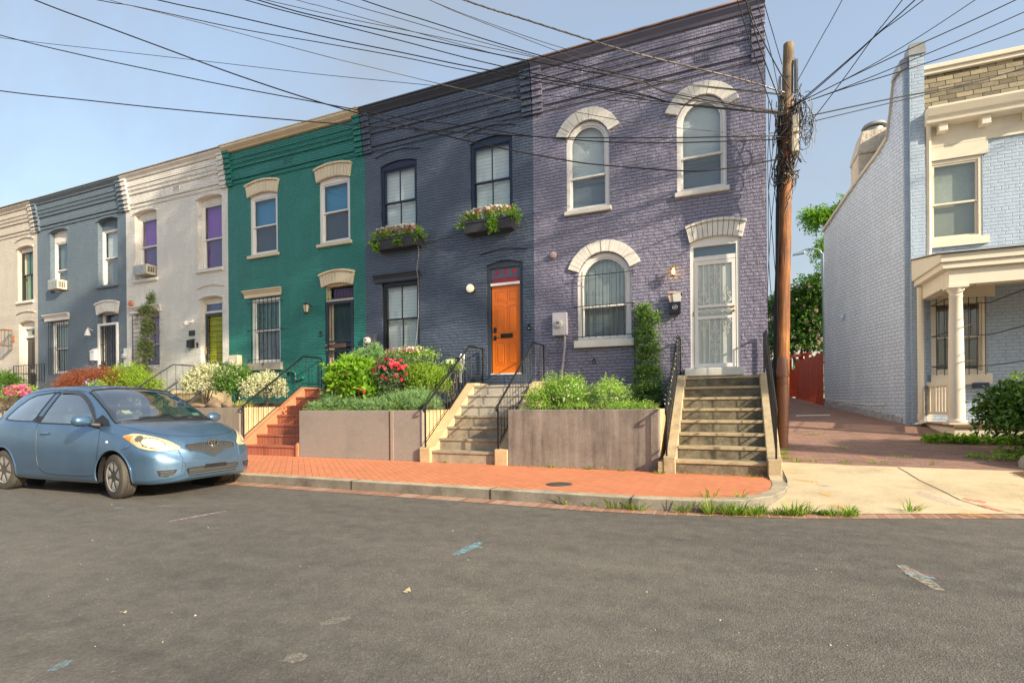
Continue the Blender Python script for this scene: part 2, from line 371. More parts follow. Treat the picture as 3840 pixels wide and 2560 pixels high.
def house(label, x0, x1, m, openings, capm, capstyle, depth=9.0, eyebrows=(), vents=(), vm=None, sidem=None, pil=(1, 1), fasc=None):
    root = thing('row_house', ((x0+x1)/2, D, 0), label, 'house', 'painted brick row houses')
    holes = [outline(*o[:4], o[4], o[5] if len(o) > 5 else .08) for o in openings]
    g = MB(); g.prism([(x0, -.3), (x1, -.3), (x1, 8.46), (x0, 8.46)], D, D+.01, XZ, holes=holes, back=False, sides=False)
    for h in holes:
        n = len(h); g.add([(u, D, v) for u, v in h]+[(u, D+.27, v) for u, v in h], [(i, (i+1) % n, (i+1) % n+n, i+n) for i in range(n)])
    g.build('wall', m, root, weld=False)
    g = MB(); corbels(g, x0+.245, x1-.245, LEV)
    g.build('brick_corbels', m, root, bevel=.006)
    for e in eyebrows: g = MB(); eyebrow(g, *e); g.build('brick_eyebrow', m, root)
    for a, b in ((x0+.012, x0+.245), (x1-.245, x1-.012)): g = MB(); corbels(g, a, b, PIL); g.build('end_corbel', m, root, bevel=.006)
    # body behind the front: flanks, rear, roof
    g = MB(); yb = D+depth; e = .004
    g.quad((x0+e, D+.002, -.3), (x0+e, yb, -.3), (x0+e, yb, 7.9), (x0+e, D+.002, 8.46)); g.quad((x1-e, D+.002, -.3), (x1-e, D+.002, 8.46), (x1-e, yb, 7.9), (x1-e, yb, -.3))
    g.quad((x0+e, yb, -.3), (x1-e, yb, -.3), (x1-e, yb, 7.9), (x0+e, yb, 7.9)); g.build('side_and_rear_walls', sidem or m, root)
    g = MB(); g.hexa([(x0+e, D+.02, 8.40), (x1-e, D+.02, 8.40), (x1-e, yb, 7.85), (x0+e, yb, 7.85)], [(x0+e, D+.02, 8.47), (x1-e, D+.02, 8.47), (x1-e, yb, 7.92), (x0+e, yb, 7.92)])
    g.build('roof', mat('roof_felt', (.1, .1, .1), .9), root)
    g = MB()
    if capstyle == 'gutter':
        prof = [(.13, 8.45), (.15, 8.46), (.17, 8.51), (.20, 8.55), (.23, 8.59), (.23, 8.63), (.02, 8.635), (.02, 8.45)]
    elif capstyle == 'deep':
        prof = [(.15, 8.48), (.18, 8.485), (.19, 8.51), (.24, 8.55), (.28, 8.585), (.285, 8.635), (.0, 8.65), (.0, 8.47)]
    else:
        prof = [(.15, 8.46), (.22, 8.50), (.24, 8.52), (.245, 8.60), (.0, 8.61), (.0, 8.46)]
    k = len(prof); xs = [x0+.03, x1-.03] if capstyle == 'deep' else [x0+.01, x1-.01]
    if capstyle != 'deep':
        pass
    g.add([(xx, D-p, z) for xx in xs for p, z in prof], [(i, (i+1) % k, k+(i+1) % k, k+i) for i in range(k)]+[tuple(range(k)), tuple(range(2*k-1, k-1, -1))])
    g.build('cornice', fasc or m, root)
    bz('coping', capm, root, (x0+.004, x1-.004, D-(.30 if capstyle == 'deep' else .26), D+.25, 8.64, 8.665))
    for vx, vz in vents:
        v = MB(); v.box(vx-.02, vx+.25, D-.056, D-.04, vz-.02, vz+.13)
        for i in range(5):
            for j in range(3): v.box(vx+i*.05, vx+i*.05+.022, D-.060, D-.055, vz+j*.04, vz+j*.04+.020, 1)
        o = v.build('roof_vent', [m, mat('vent_holes', dk(tuple(.05 for _ in 'abc'), 1.), .8)], root)
    return root
BLL = stripem('white_blind', (.62, .66, .68), .05, .006, dark=.86)
BLD = stripem('grey_blind', (.34, .40, .44), .05, .006, dark=.8)
SHUT = stripem('white_shutter', (.74, .79, .80), .085, .012, dark=.62, duty=.14)
CURT = stripem('pale_curtain', (.46, .53, .53), .09, .02, vert=True, dark=.7, duty=.4)
lav = brick('lavender_brick', (.240, .234, .328), .024, rough=.30, lump=.032, mk=.6)
nav = brick('navy_brick', (.086, .114, .172), .022, rough=.30, lump=.028, mk=.6)
grn = brick('green_brick', (.018, .215, .178), .019, rough=.34, lump=.026, mk=.6)
whb = brick('white_brick', (.78, .77, .71), .014, rough=.5, var=.07, mk=.92)
blg = brick('bluegrey_brick', (.14, .19, .235), .016, rough=.45)
crm = brick('cream_brick', (.62, .57, .48), .013, rough=.5, var=.07, mk=.92)
CREAMP = mat('cream_trim', (.70, .61, .43), .45, var=.08, grime=.15)
# --- lavender
X = [.67, -3.97, -8.55, -13.45, -18.10, -23.15, -27.9]
rust = mat('rusty_coping', (.22, .10, .06), .8, var=.4, vscale=4, col2=(.35, .22, .16))
H1 = house('lavender painted brick row house with white arched hoods, beside the utility pole', X[1], X[0], lav,
    [(-3.21, -2.28, 5.31, 7.18, 'semi'), (-.93, -.01, 5.34, 7.18, 'semi'), (-2.99, -1.85, 2.52, 4.36, 'semi'), (-.70, .20, 1.86, 4.42, 'seg', .07)],
    rust, 'gutter', sidem=mat('pale_bounce_flank', (.55, .53, .50), .8, var=.1), vents=((-2.86, 7.84), (-.55, 7.84)), fasc=mat('lavender_gutter', (.125, .125, .18), .5))  # unseen flank, colour made pale to bounce light into the alley
for a in ((-3.21, -2.28, 5.31, 7.18, 6.02), (-.93, -.01, 5.34, 7.18, 6.03)):
    wn = window(H1, *a[:4], 'semi', rec=.05, meet=a[4], blind=BLL, blind2=BLD, glass2=GLS, sill=(.09, WHT, .04, .07), cas=.075)
wn = window(H1, -2.99, -1.85, 2.52, 4.36, 'semi', rec=.06, meet=3.24, blind=CURT, blind2=stripem('dim_curtain', (.20, .25, .27), .11, .02, vert=True, dark=.7, duty=.4), sill=(.15, WHT, .06, .10), cas=.09)
for cx, zc, R0, R1, n in ((-2.745, 6.715, .475, .73, 17), (-.47, 6.72, .47, .725, 17), (-2.42, 3.79, .58, .82, 19)):
    g = MB(); voussoirs(g, cx, zc, R0, R1, radians(20), radians(160), n, D-.045, D+.02); g.build('arched_hood', WHT, H1, bevel=.006)
seg_hood(H1, -.77, .31, 4.41, 4.74, WHT, name='door_hood')
bz('door_step', WHT, H1, (-.80, .26, D-.20, D+.24, 1.70, 1.855), bevel=.015)
# --- navy
NVF = mat('navy_gloss_frame', (.012, .022, .055), .3, var=.1); NVW = mat('navy_wood', (.045, .055, .075), .45)
H2 = house('dark navy painted brick row house with orange door and two flower boxes', X[2], X[1], nav,
    [(-8.07, -6.99, 5.36, 7.26, 'seg', .09), (-5.54, -4.47, 5.42, 7.33, 'seg', .09), (-8.05, -6.95, 2.44, 4.24, 'flat'), (-5.14, -4.24, 1.62, 4.45, 'seg', .08)],
    mat('grey_coping', (.12, .13, .15), .6), 'gutter', eyebrows=((-8.21, -6.88, 7.56, .10), (-5.67, -4.36, 7.60, .10), (-5.28, -4.12, 4.76, .07)), vents=((-7.0, 7.84), (-5.0, 7.84)), fasc=NVW)
for a in ((-8.07, -6.99, 5.36, 7.26, 6.25), (-5.54, -4.47, 5.42, 7.33, 6.33)):
    window(H2, *a[:4], 'seg', .09, rec=.07, fm=NVF, meet=a[4], blind=SHUT, muntin=True, head=a[3]-.19, cas=.075, headm=NVF)
window(H2, -8.05, -6.95, 2.44, 4.24, 'flat', rec=.07, fm=mat('black_frame', (.015, .017, .02), .3), meet=3.33, blind=SHUT, muntin=True, cas=.07)
flat_hood(H2, -8.27, -6.88, 4.255, 4.46, NVW)
# --- green
H3 = house('bright green painted brick row house with cream hoods and a brick stair', X[3], X[2], grn,
    [(-12.58, -11.52, 5.46, 7.25, 'seg', .08), (-10.05, -9.02, 5.47, 7.25, 'seg', .08), (-12.54, -11.45, 2.41, 4.23, 'flat'), (-9.87, -8.93, 1.62, 4.47, 'seg', .08)],
    CREAMP, 'deep', vents=((-11.2, 7.86),), fasc=CREAMP)
BLU = mat('blue_blind', (.025, .22, .42), .6, var=.1); SMOKE = mat('smoky_blind', (.10, .13, .17), .7, var=.15)
for a in ((-12.58, -11.52, 5.46, 7.25, 6.27), (-10.05, -9.02, 5.47, 7.25, 6.30)):
    window(H3, *a[:4], 'seg', rec=.06, meet=a[4], blind=BLU, blind2=SMOKE, glass2=GLS, head=a[3]-.20, cas=.09, sill=(.09, CREAMP, .06, .06))
    seg_hood(H3, a[0]-.12, a[1]+.07, 7.20, 7.56, CREAMP)
window(H3, -12.54, -11.45, 2.41, 4.23, 'flat', rec=.06, meet=3.32, blind=stripem('teal_curtain', (.03, .16, .15), .10, .02, vert=True, dark=.6, duty=.4), blind2=SMOKE, sill=(.21, mat('beige_sill', (.42, .38, .30), .6), .08, .08))
flat_hood(H3, -12.80, -11.35, 4.26, 4.48, CREAMP)
seg_hood(H3, -10.02, -8.88, 4.40, 4.75, CREAMP, name='door_hood')
# --- white
PUR = mat('purple_blind', (.25, .05, .44), .6, var=.1); PUR2 = mat('purple_dim_blind', (.10, .03, .20), .6, var=.2)
H4 = house('off-white painted brick row house with purple window blinds and a lime door', X[4], X[3], whb,
    [(-17.66, -16.59, 5.28, 7.47, 'seg', .09), (-14.73, -13.70, 5.29, 7.47, 'seg', .09), (-17.71, -16.50, 2.45, 4.19, 'flat'), (-14.64, -13.71, 1.62, 4.46, 'seg', .08)],
    mat('stained_coping', (.40, .33, .25), .7, var=.3, vscale=5), 'gutter', eyebrows=((-17.76, -16.52, 7.80, .10), (-14.85, -13.6, 7.80, .10), (-14.75, -13.6, 4.84, .07), (-17.70, -16.55, 7.52, .085), (-14.78, -13.65, 7.52, .085), (-14.68, -13.66, 4.52, .07)), vents=((-15.7, 7.86),), fasc=WHT)
window(H4, -17.66, -16.59, 5.28, 7.47, 'seg', rec=.16, meet=6.35, blind=PUR, blind2=PUR2, head=7.24, cas=.07, sill=(.10, whb, .05, .06), headm=WHT)
window(H4, -14.73, -13.70, 5.29, 7.47, 'seg', rec=.16, meet=6.22, blind=PUR, blind2=PUR2, head=7.24, cas=.07, sill=(.10, whb, .05, .06), headm=WHT)
window(H4, -17.71, -16.50, 2.45, 4.19, 'flat', rec=.12, meet=3.2, blind=PUR, blind2=PUR2, cas=.08)
flat_hood(H4, -17.92, -16.35, 4.20, 4.43, WHT)
# --- blue grey
H5 = house('dusty blue-grey painted brick row house with a white door surround', X[5], X[4], blg,
    [(-22.35, -21.32, 5.28, 7.50, 'seg', .09), (-19.59, -18.54, 5.27, 7.50, 'seg', .09), (-22.38, -21.32, 2.40, 4.25, 'flat'), (-19.60, -18.53, 1.62, 4.46, 'seg', .08)],
    mat('pale_metal_coping', (.34, .38, .38), .5, var=.15), 'gutter', eyebrows=((-22.45, -21.2, 7.84, .10), (-19.70, -18.45, 7.84, .10), (-22.38, -21.27, 7.56, .085), (-19.63, -18.5, 7.56, .085)), fasc=blg)
window(H5, -22.35, -21.32, 5.28, 7.50, 'seg', rec=.16, meet=6.10, blind=mat('slate_blind', (.13, .18, .2), .7), head=7.08, cas=.07, headm=WHT)
BGF = mat('bluegrey_wood', (.10, .14, .18), .5)
window(H5, -19.59, -18.54, 5.27, 7.50, 'seg', rec=.16, meet=6.22, blind=BLL, blind2=mat('slate_blind2', (.17, .2, .23), .7), head=7.13, cas=.07, headm=BGF, sill=(.09, blg, .05, .06))
window(H5, -22.38, -21.32, 2.40, 4.25, 'flat', rec=.10, meet=3.3, blind=mat('slate_blind3', (.2, .26, .28), .7), blind2=SMOKE, cas=.08)
flat_hood(H5, -22.69, -21.16, 4.28, 4.52, WHT)
seg_hood(H5, -19.70, -18.46, 4.38, 4.76, WHT, name='door_hood')
# --- cream
H6 = house('cream painted brick row house with green window blinds, at the left edge', X[6], X[5], crm,
    [(-24.43, -23.43, 5.15, 7.18, 'seg', .08), (-27.2, -26.2, 5.15, 7.18, 'seg', .08), (-24.38, -23.36, 1.62, 4.42, 'seg', .08), (-27.2, -26.1, 2.4, 4.2, 'flat')],
    mat('dark_coping', (.16, .14, .11), .7), 'gutter', eyebrows=((-24.55, -23.35, 7.52, .10), (-24.46, -23.4, 7.22, .08), (-24.5, -23.3, 4.80, .07)), fasc=crm)
GRB = stripem('green_blind', (.03, .32, .17), .17, .01, vert=True, dark=.8); BKF = mat('black_frame', (.015, .017, .02), .3)
for xx in (-24.43, -27.2):
    window(H6, xx, xx+1.0, 5.15, 7.18, 'seg', rec=.14, fm=BKF, meet=6.15, blind=GRB, muntin=True, head=6.96, cas=.06, headm=WHT, sill=(.09, WHT, .05, .06))
window(H6, -27.2, -26.1, 2.4, 4.2, 'flat', rec=.1, blind=SMOKE)
# ------------------------------------------------------------------ ground
def asphalt():
    m, ns, ln, p = newmat('asphalt')
    pos = N(ns, 'NewGeometry').outputs['Position']
    mpa = N(ns, 'Mapping'); mpa.inputs['Scale'].default_value = (.35, 1.3, 1); mpa.inputs['Rotation'].default_value = (0, 0, .35); ln.new(pos, mpa.inputs[0])
    big = noise(ns, ln, mpa.outputs[0], .8, 7, .62); med = noise(ns, ln, pos, 6, 5, .6)
    v = N(ns, 'TexVoronoi', i_Scale=95.0); ln.new(pos, v.inputs['Vector'])
    v2 = N(ns, 'TexVoronoi', i_Scale=38.0); ln.new(pos, v2.inputs['Vector'])
    c = ramp(ns, ln, mth(ns, ln, 'ADD', mth(ns, ln, 'MULTIPLY', big, .6), mth(ns, ln, 'MULTIPLY', med, .4)), [(.36, (.098, .092, .083)), (.5, (.142, .133, .118)), (.64, (.182, .171, .148))])
    st = ramp(ns, ln, v.outputs['Color'], [(.0, .72), (.55, .95), (.86, 1.12), (1., 1.7)])
    c = mixc(ns, ln, 1., c, st, 'MULTIPLY')
    fl = ramp(ns, ln, mth(ns, ln, 'ADD', mth(ns, ln, 'MULTIPLY', v2.outputs['Distance'], 1.), mth(ns, ln, 'MULTIPLY', noise(ns, ln, pos, 11, 2), .35)), [(.17, 1.), (.185, 0.)])
    c = mixc(ns, ln, mth(ns, ln, 'MULTIPLY', fl, .35), c, (.40, .36, .27))
    ln.new(c, p.inputs['Base Color']); p.inputs['Roughness'].default_value = .82; p.inputs['Specular IOR Level'].default_value = .35
    h = mth(ns, ln, 'ADD', mth(ns, ln, 'MULTIPLY', v.outputs['Distance'], .0025), mth(ns, ln, 'MULTIPLY', noise(ns, ln, pos, 150, 3), .004))
    h = mth(ns, ln, 'ADD', h, mth(ns, ln, 'MULTIPLY', med, .006))
    b = N(ns, 'Bump'); b.inputs['Distance'].default_value = 1; ln.new(h, b.inputs['Height']); ln.new(b.outputs[0], p.inputs['Normal'])
    return m
def paver(name, col, herring=True, depth=.003, mk=.55, bw=.2, rh=.1, rough=.75, var=.13, rot=0, mcol=None, worn=0.):
    m, ns, ln, p = newmat(name)
    pos = N(ns, 'NewGeometry').outputs['Position']
    mp = N(ns, 'Mapping'); mp.inputs['Rotation'].default_value = (0, 0, rot); ln.new(pos, mp.inputs[0])
    bt = N(ns, 'TexBrick', i_Scale=1.0); bt.offset = .5
    for k, v in (('Brick Width', bw), ('Row Height', rh), ('Mortar Size', .004), ('Mortar Smooth', .2)): bt.inputs[k].default_value = v
    bt.inputs['Color1'].default_value = (0, 0, 0, 1); bt.inputs['Color2'].default_value = (1, 1, 1, 1)
    ln.new(mp.outputs[0], bt.inputs['Vector'])
    big = noise(ns, ln, pos, .8, 6, .65)
    t = mth(ns, ln, 'ADD', mth(ns, ln, 'MULTIPLY', big, .6), mth(ns, ln, 'MULTIPLY', bt.outputs['Color'], .4))
    c = ramp(ns, ln, t, [(.15, dk(col, 1-var)), (.85, dk(col, 1+var))])
    jk = noise(ns, ln, pos, 1.3, 3)
    jf = mth(ns, ln, 'MULTIPLY', bt.outputs['Fac'], ramp(ns, ln, jk, [(.4, .25), (.62, 1.)]))
    c = mixc(ns, ln, jf, c, mcol or dk(col, mk))
    if worn:
        g = ramp(ns, ln, noise(ns, ln, pos, 2.4, 8, .7), [(.5, 0.), (.75, 1.)])
        c = mixc(ns, ln, mth(ns, ln, 'MULTIPLY', g, worn), c, (.12, .10, .07))
    ln.new(c, p.inputs['Base Color']); p.inputs['Roughness'].default_value = rough
    h = mth(ns, ln, 'ADD', mth(ns, ln, 'MULTIPLY', bt.outputs['Fac'], -depth), mth(ns, ln, 'MULTIPLY', noise(ns, ln, pos, 60, 4), .003))
    h = mth(ns, ln, 'ADD', h, mth(ns, ln, 'MULTIPLY', bt.outputs['Color'], .002))
    b = N(ns, 'Bump'); b.inputs['Distance'].default_value = 1; ln.new(h, b.inputs['Height']); ln.new(b.outputs[0], p.inputs['Normal'])
    return m
def concrete(name, col, stain=.5, sc=2.2, streak=False, rough=.85, col2=None, bump=.004, spots=0.):
    m, ns, ln, p = newmat(name)
    pos = N(ns, 'NewGeometry').outputs['Position']
    f = noise(ns, ln, pos, sc, 8, .68)
    if streak:
        mp = N(ns, 'Mapping'); mp.inputs['Scale'].default_value = (7, 7, .55); ln.new(pos, mp.inputs[0])
        f2 = noise(ns, ln, mp.outputs[0], 1.0, 6, .65)
        sp = N(ns, 'SeparateXYZ'); ln.new(pos, sp.inputs[0])
        f = mth(ns, ln, 'ADD', mth(ns, ln, 'MULTIPLY', f, .45), mth(ns, ln, 'MULTIPLY', f2, .55))
    c = ramp(ns, ln, f, [(.30, dk(col, 1-stain)), (.5, col), (.72, col2 or dk(col, 1.25))])
    fine = noise(ns, ln, pos, 55, 4, .7)
    c = mixc(ns, ln, 1., c, ramp(ns, ln, fine, [(.3, .82), (.7, 1.15)]), 'MULTIPLY')
    if spots:
        g = ramp(ns, ln, noise(ns, ln, pos, 9, 6, .75), [(.60, 0.), (.68, 1.)])
        c = mixc(ns, ln, mth(ns, ln, 'MULTIPLY', g, spots), c, dk(col, .4))
    ln.new(c, p.inputs['Base Color']); p.inputs['Roughness'].default_value = rough
    h = mth(ns, ln, 'ADD', mth(ns, ln, 'MULTIPLY', fine, bump), mth(ns, ln, 'MULTIPLY', f, bump*2))
    b = N(ns, 'Bump'); b.inputs['Distance'].default_value = 1; ln.new(h, b.inputs['Height']); ln.new(b.outputs[0], p.inputs['Normal'])
    return m
def soilm(name, col):
    return mat(name, col, .95, var=.5, vscale=8, bump=.03, bscale=30)
def sheet(name, pts, m, kind='structure'):
    """flat or sloping ground sheet from an outline of 3-D points"""
    g = MB(); t = tessellate_polygon([[Vector((q[0], q[1], 0)) for q in pts]]); g.add(pts, t)
    o = g.build(name, m, loc=(sum(q[0] for q in pts)/len(pts), sum(q[1] for q in pts)/len(pts), 0)); o['kind'] = kind
    for pl in o.data.polygons:
        if pl.normal.z < 0: pl.flip()
    return o
SOIL = soilm('soil', (.07, .05, .035))
sheet("ground", [(-1500, -1500, -.30), (1500, -1500, -.30), (1500, 1500, -.30), (-1500, 1500, -.30)], mat("earth", (.12, .11, .08), .9, var=.3, vscale=.4))
sheet('road', [(-120, -9, 0), (60, -9, 0), (60, 9, 0), (12, 9.0, 0), (9.5, 8.9, 0), (2.7, 6.8, 0), (.65, 6.02, 0), (-.65, 5.72, 0), (-1.5, 5.9, 0), (-120, 5.9, 0)], asphalt())
# land behind the row, rising with the alley
EARTH = mat('yard_earth', (.13, .12, .07), .95, var=.35, vscale=2, bump=.02)
sheet('back_yard', [(-60, 19.8, .9), (.66, 19.8, 1.2), (1.2, 19.5, 1.30), (25, 19.5, 1.30), (90, 90, 1.6), (-90, 90, 1.6)], EARTH)
SW = paver('sidewalk_brick', (.60, .22, .105), rot=radians(45), depth=.003, mk=.7, mcol=(.26, .11, .07), var=.14)
ZS = .13
# kerb path: straight then round the corner
kerb_out = [(-60, 5.88), (-1.6, 5.88), (-.95, 5.88), (-.35, 5.95), (.10, 6.13), (.42, 6.48), (.60, 6.95), (.68, 7.4), (.70, 7.85)]
kerb_in = [(-60, 6.06), (-1.6, 6.06), (-.98, 6.06), (-.45, 6.12), (-.02, 6.29), (.27, 6.60), (.43, 7.0), (.49, 7.42), (.50, 7.85)]
sheet('sidewalk', [(x, y, ZS-.004) for x, y in kerb_in]+[(.50, 8.6, ZS-.004), (-.76, 8.6, ZS-.004), (-60, 8.6, ZS-.004)], SW)
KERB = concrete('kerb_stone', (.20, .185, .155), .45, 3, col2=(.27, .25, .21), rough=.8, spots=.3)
def kerb_lit_top():
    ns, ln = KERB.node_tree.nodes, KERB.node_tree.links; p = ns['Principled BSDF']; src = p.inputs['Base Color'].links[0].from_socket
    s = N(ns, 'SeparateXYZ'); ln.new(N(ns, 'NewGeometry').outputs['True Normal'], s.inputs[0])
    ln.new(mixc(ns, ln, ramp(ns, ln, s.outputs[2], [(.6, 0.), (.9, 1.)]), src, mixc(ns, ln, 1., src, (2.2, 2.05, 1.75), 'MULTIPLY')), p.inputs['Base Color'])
kerb_lit_top()   # top painted paler as sunlit, road face darker as in grazing light
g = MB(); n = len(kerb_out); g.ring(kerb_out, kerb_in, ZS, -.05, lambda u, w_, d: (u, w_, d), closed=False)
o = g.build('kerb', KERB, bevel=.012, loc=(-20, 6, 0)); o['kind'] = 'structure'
# joints in the kerb
g = MB()
for x in (-1.02, -2.75, -4.9, -7.2): g.box(x-.006, x+.006, 5.872, 6.064, .0, ZS+.002)
o = g.build('kerb_joints', mat('dark_joint', (.04, .035, .03), .9)); o['kind'] = 'structure'
# brick gutter strip
GUT = paver('gutter_brick', (.34, .17, .11), bw=.30, rh=.10, rot=radians(90), depth=.004, mcol=(.45, .36, .24), var=.2, worn=.35)
def gutter_mat():
    m, ns, ln, p = newmat('gutter_bricks')
    pos = N(ns, 'NewGeometry').outputs['Position']; s = N(ns, 'SeparateXYZ'); ln.new(pos, s.inputs[0])
    x = mth(ns, ln, 'DIVIDE', mth(ns, ln, 'ADD', s.outputs[0], 200.), .112)
    fr = mth(ns, ln, 'FRACT', x); fl = mth(ns, ln, 'FLOOR', x)
    wn = N(ns, 'TexWhiteNoise', noise_dimensions='1D'); ln.new(fl, wn.inputs['W'])
    c = ramp(ns, ln, wn.outputs['Value'], [(0, (.26, .12, .08)), (.6, (.36, .18, .12)), (1, (.42, .27, .2))])
    jf = ramp(ns, ln, fr, [(.0, 1.), (.07, 1.), (.10, 0.), (.97, 0.), (1, 1.)])
    c = mixc(ns, ln, jf, c, (.48, .38, .25))
    c = mixc(ns, ln, ramp(ns, ln, noise(ns, ln, pos, 3, 7, .7), [(.45, 0.), (.75, .6)]), c, (.30, .23, .16))
    ln.new(c, p.inputs['Base Color']); p.inputs['Roughness'].default_value = .85
    b = N(ns, 'Bump'); b.inputs['Distance'].default_value = 1
    ln.new(mth(ns, ln, 'ADD', mth(ns, ln, 'MULTIPLY', jf, -.004), mth(ns, ln, 'MULTIPLY', noise(ns, ln, pos, 60, 4), .005)), b.inputs['Height']); ln.new(b.outputs[0], p.inputs['Normal'])
    return m
GB = gutter_mat()
sheet('gutter_strip', [(-60, 5.64, .004), (-3, 5.64, .004), (-1.5, 5.62, .004), (-.65, 5.70, .004), (.65, 6.0, .004), (2.72, 6.76, .004), (4.2, 7.32, .004), (9.5, 9.35, .004), (9.42, 9.55, .006), (4.12, 7.52, .006), (2.64, 6.95, .006), (.57, 6.19, .006), (.1, 6.05, .004), (-.7, 5.9, .004), (-1.5, 5.878, .004), (-60, 5.878, .004)], GB)
# concrete apron, sloping up to the alley
APR = concrete('apron_concrete', (.55, .455, .29), .28, 1.5, col2=(.62, .53, .36), rough=.8, bump=.002)
ZA = lambda y: .008+.090*(y-6.1)
def ZP(x, y):
    """apron surface: rises from the gutter line to the alley"""
    yf = 6.19+(x-.57)*.367 if x > .57 else 5.96+(x+.3)*.264; yb = 9.1 if x < 4 else 9.1+(x-4)*.20
    return .010+(ZL(yb)-.012)*max(0, min(1.05, (y-yf)/(yb-yf)))
ZL = lambda y: .258+.114*(y-9.0)
def apron():
    g = MB()
    kx = [(-.3, 5.965), (.10, 6.13), (.42, 6.48), (.60, 6.95), (.68, 7.4), (.705, 7.9)]
    def yk(x):
        for a, b in zip(kx, kx[1:]):
            if a[0] <= x <= b[0]: return a[1]+(b[1]-a[1])*(x-a[0])/(b[0]-a[0])
        return 9.1
    xs = [-.3, -.1, .1, .26, .42, .52, .60, .66, .70]
    def strip_(x0, x1, ya0, ya1, yb0, yb1, n=8):
        for k in range(n):
            t, u = k/n, (k+1)/n; P_ = lambda x, a, b, q: (x, a+(b-a)*q, ZP(x, a+(b-a)*q))
            g.quad(P_(x0, ya0, yb0, t), P_(x1, ya1, yb1, t), P_(x1, ya1, yb1, u), P_(x0, ya0, yb0, u))
    yf = lambda x: 6.19+(x-.57)*.367 if x > .57 else 5.96+(x+.3)*.264
    for a, b in zip(xs, xs[1:]): strip_(a, b, yf(a), yf(b), max(yf(a), yk(a)), max(yf(b), yk(b)), 3)
    for a, b in zip((7.84, 8.1, 8.5), (8.1, 8.5, 9.1)): z_ = lambda y: .131+(ZP(.7, 9.1)-.131)*(y-7.84)/1.26; g.quad((.5, a, z_(a)), (.70, a, z_(a)), (.70, b, z_(b)), (.5, b, z_(b)))
    xs = [.70+.3*i for i in range(31)]; yb = lambda x: 9.1 if x < 4 else 9.1+(x-4)*.20
    for a, b in zip(xs, xs[1:]): strip_(a, b, yf(a), yf(b), yb(a), yb(b), 8)
    o = g.build('driveway_apron', APR, smooth=True, loc=(3, 8, 0)); o['kind'] = 'structure'
    for pl in o.data.polygons:
        if pl.normal.z < 0: pl.flip()
apron()
ALL = paver('alley_brick', (.275, .165, .130), bw=.22, rh=.105, depth=.005, mk=.5, var=.25, worn=.5, mcol=(.12, .08, .06))
ZL = lambda y: .258+.114*(y-9.0)
def A(x, y): return (x, y, ZL(y))
g = MB()
ys = [8.95+.35*i for i in range(32)]
for a, b in zip(ys, ys[1:]):
    xr = lambda y: 3.45-.299*(y-12.9) if y > 12.9 else (4.6 if y < 11.0 else 4.6-(y-11.0)/1.9*1.15)
    g.quad((.66, a, ZL(a)), (xr(a), a, ZL(a)), (xr(b), b, ZL(b)), (.66, b, ZL(b)))
o = g.build('alley', ALL, loc=(2, 14, 0)); o['kind'] = 'structure'
for pl in o.data.polygons:
    if pl.normal.z < 0: pl.flip()
MULCH = soilm('mulch', (.10, .06, .035))
sheet('mulch_bed', [(x, y, ZL(y)+.012) for x, y in ((3.4, 12.95), (4.2, 11.4), (4.35, 10.6), (3.9, 10.2), (3.75, 9.7), (4.0, 9.25), (5.0, 9.4), (9.4, 10.2), (9.4, 12.95))], MULCH)
sheet('side_ground', [(x, y, ZL(y)-.01) for x, y in ((4.2, 9.1), (9.4, 10.15), (30, 14), (30, 19.5), (9, 19.5), (4.4, 12.95))], EARTH)
# ------------------------------------------------------------------ stairs, planters, railings
CONC = concrete('step_concrete', (.165, .145, .10), .6, 7, col2=(.28, .25, .18), spots=.6)
CONCW = concrete('step_concrete_clean', (.43, .40, .34), .3, 3, col2=(.50, .47, .41), spots=.1)
CONCB = concrete('step_concrete_tan', (.34, .29, .215), .4, 4, col2=(.44, .37, .25), spots=.25)
CONCC = concrete('cheek_concrete', (.42, .34, .21), .35, 6, col2=(.50, .42, .28), spots=.35)
CONCT = concrete('cheek_concrete_tan', (.56, .42, .24), .2, 3, col2=(.60, .48, .30), spots=.08)
PLW = concrete('planter_concrete', (.222, .196, .174), .7, 1.9, streak=True, col2=(.34, .30, .265), spots=.4)
PLW2 = concrete('planter_stucco', (.285, .262, .238), .16, 1.6, col2=(.31, .265, .235), spots=0, bump=.006)
PLW3 = concrete('planter_grey', (.24, .22, .185), .4, 2.4, streak=True, col2=(.33, .30, .25), spots=.25)
def yz(u, w_, d): return (d, u, w_)
def steps(name, label, x0, x1, n, z0, z1, y0, run, m, cm, yback=D, mt=None, cheek=.10, slot=None, toe=.02, brickm=None):
    root = thing(name, ((x0+x1)/2, y0, z0), label, 'steps', 'front steps up to the row houses')
    rise = (z1-z0)/n
    for i in range(n):
        ya = y0+run*i; last = (i == n-1)
        g = MB(); g.box(x0, x1, ya, (yback if last else ya+run+.03), z0-.05 if i == 0 else z0+rise*i-.03, z0+rise*(i+1)-.045)
        g.box(x0, x1, ya-toe, (yback if last else ya+run+.03), z0+rise*(i+1)-.044, z0+rise*(i+1), 1)
        mm = m[0] if isinstance(m, list) and i < 4 else (m[1] if isinstance(m, list) else m); g.build('step', [mm, mt or mm], root, bevel=.006)
    return root
def cheek(root, x0, x1, pts, m, name='cheek_wall'):
    """side wall of a stair: outline in the (y, z) plane"""
    g = MB(); g.prism(pts, x0, x1, yz); return g.build(name, m, root, bevel=.012)
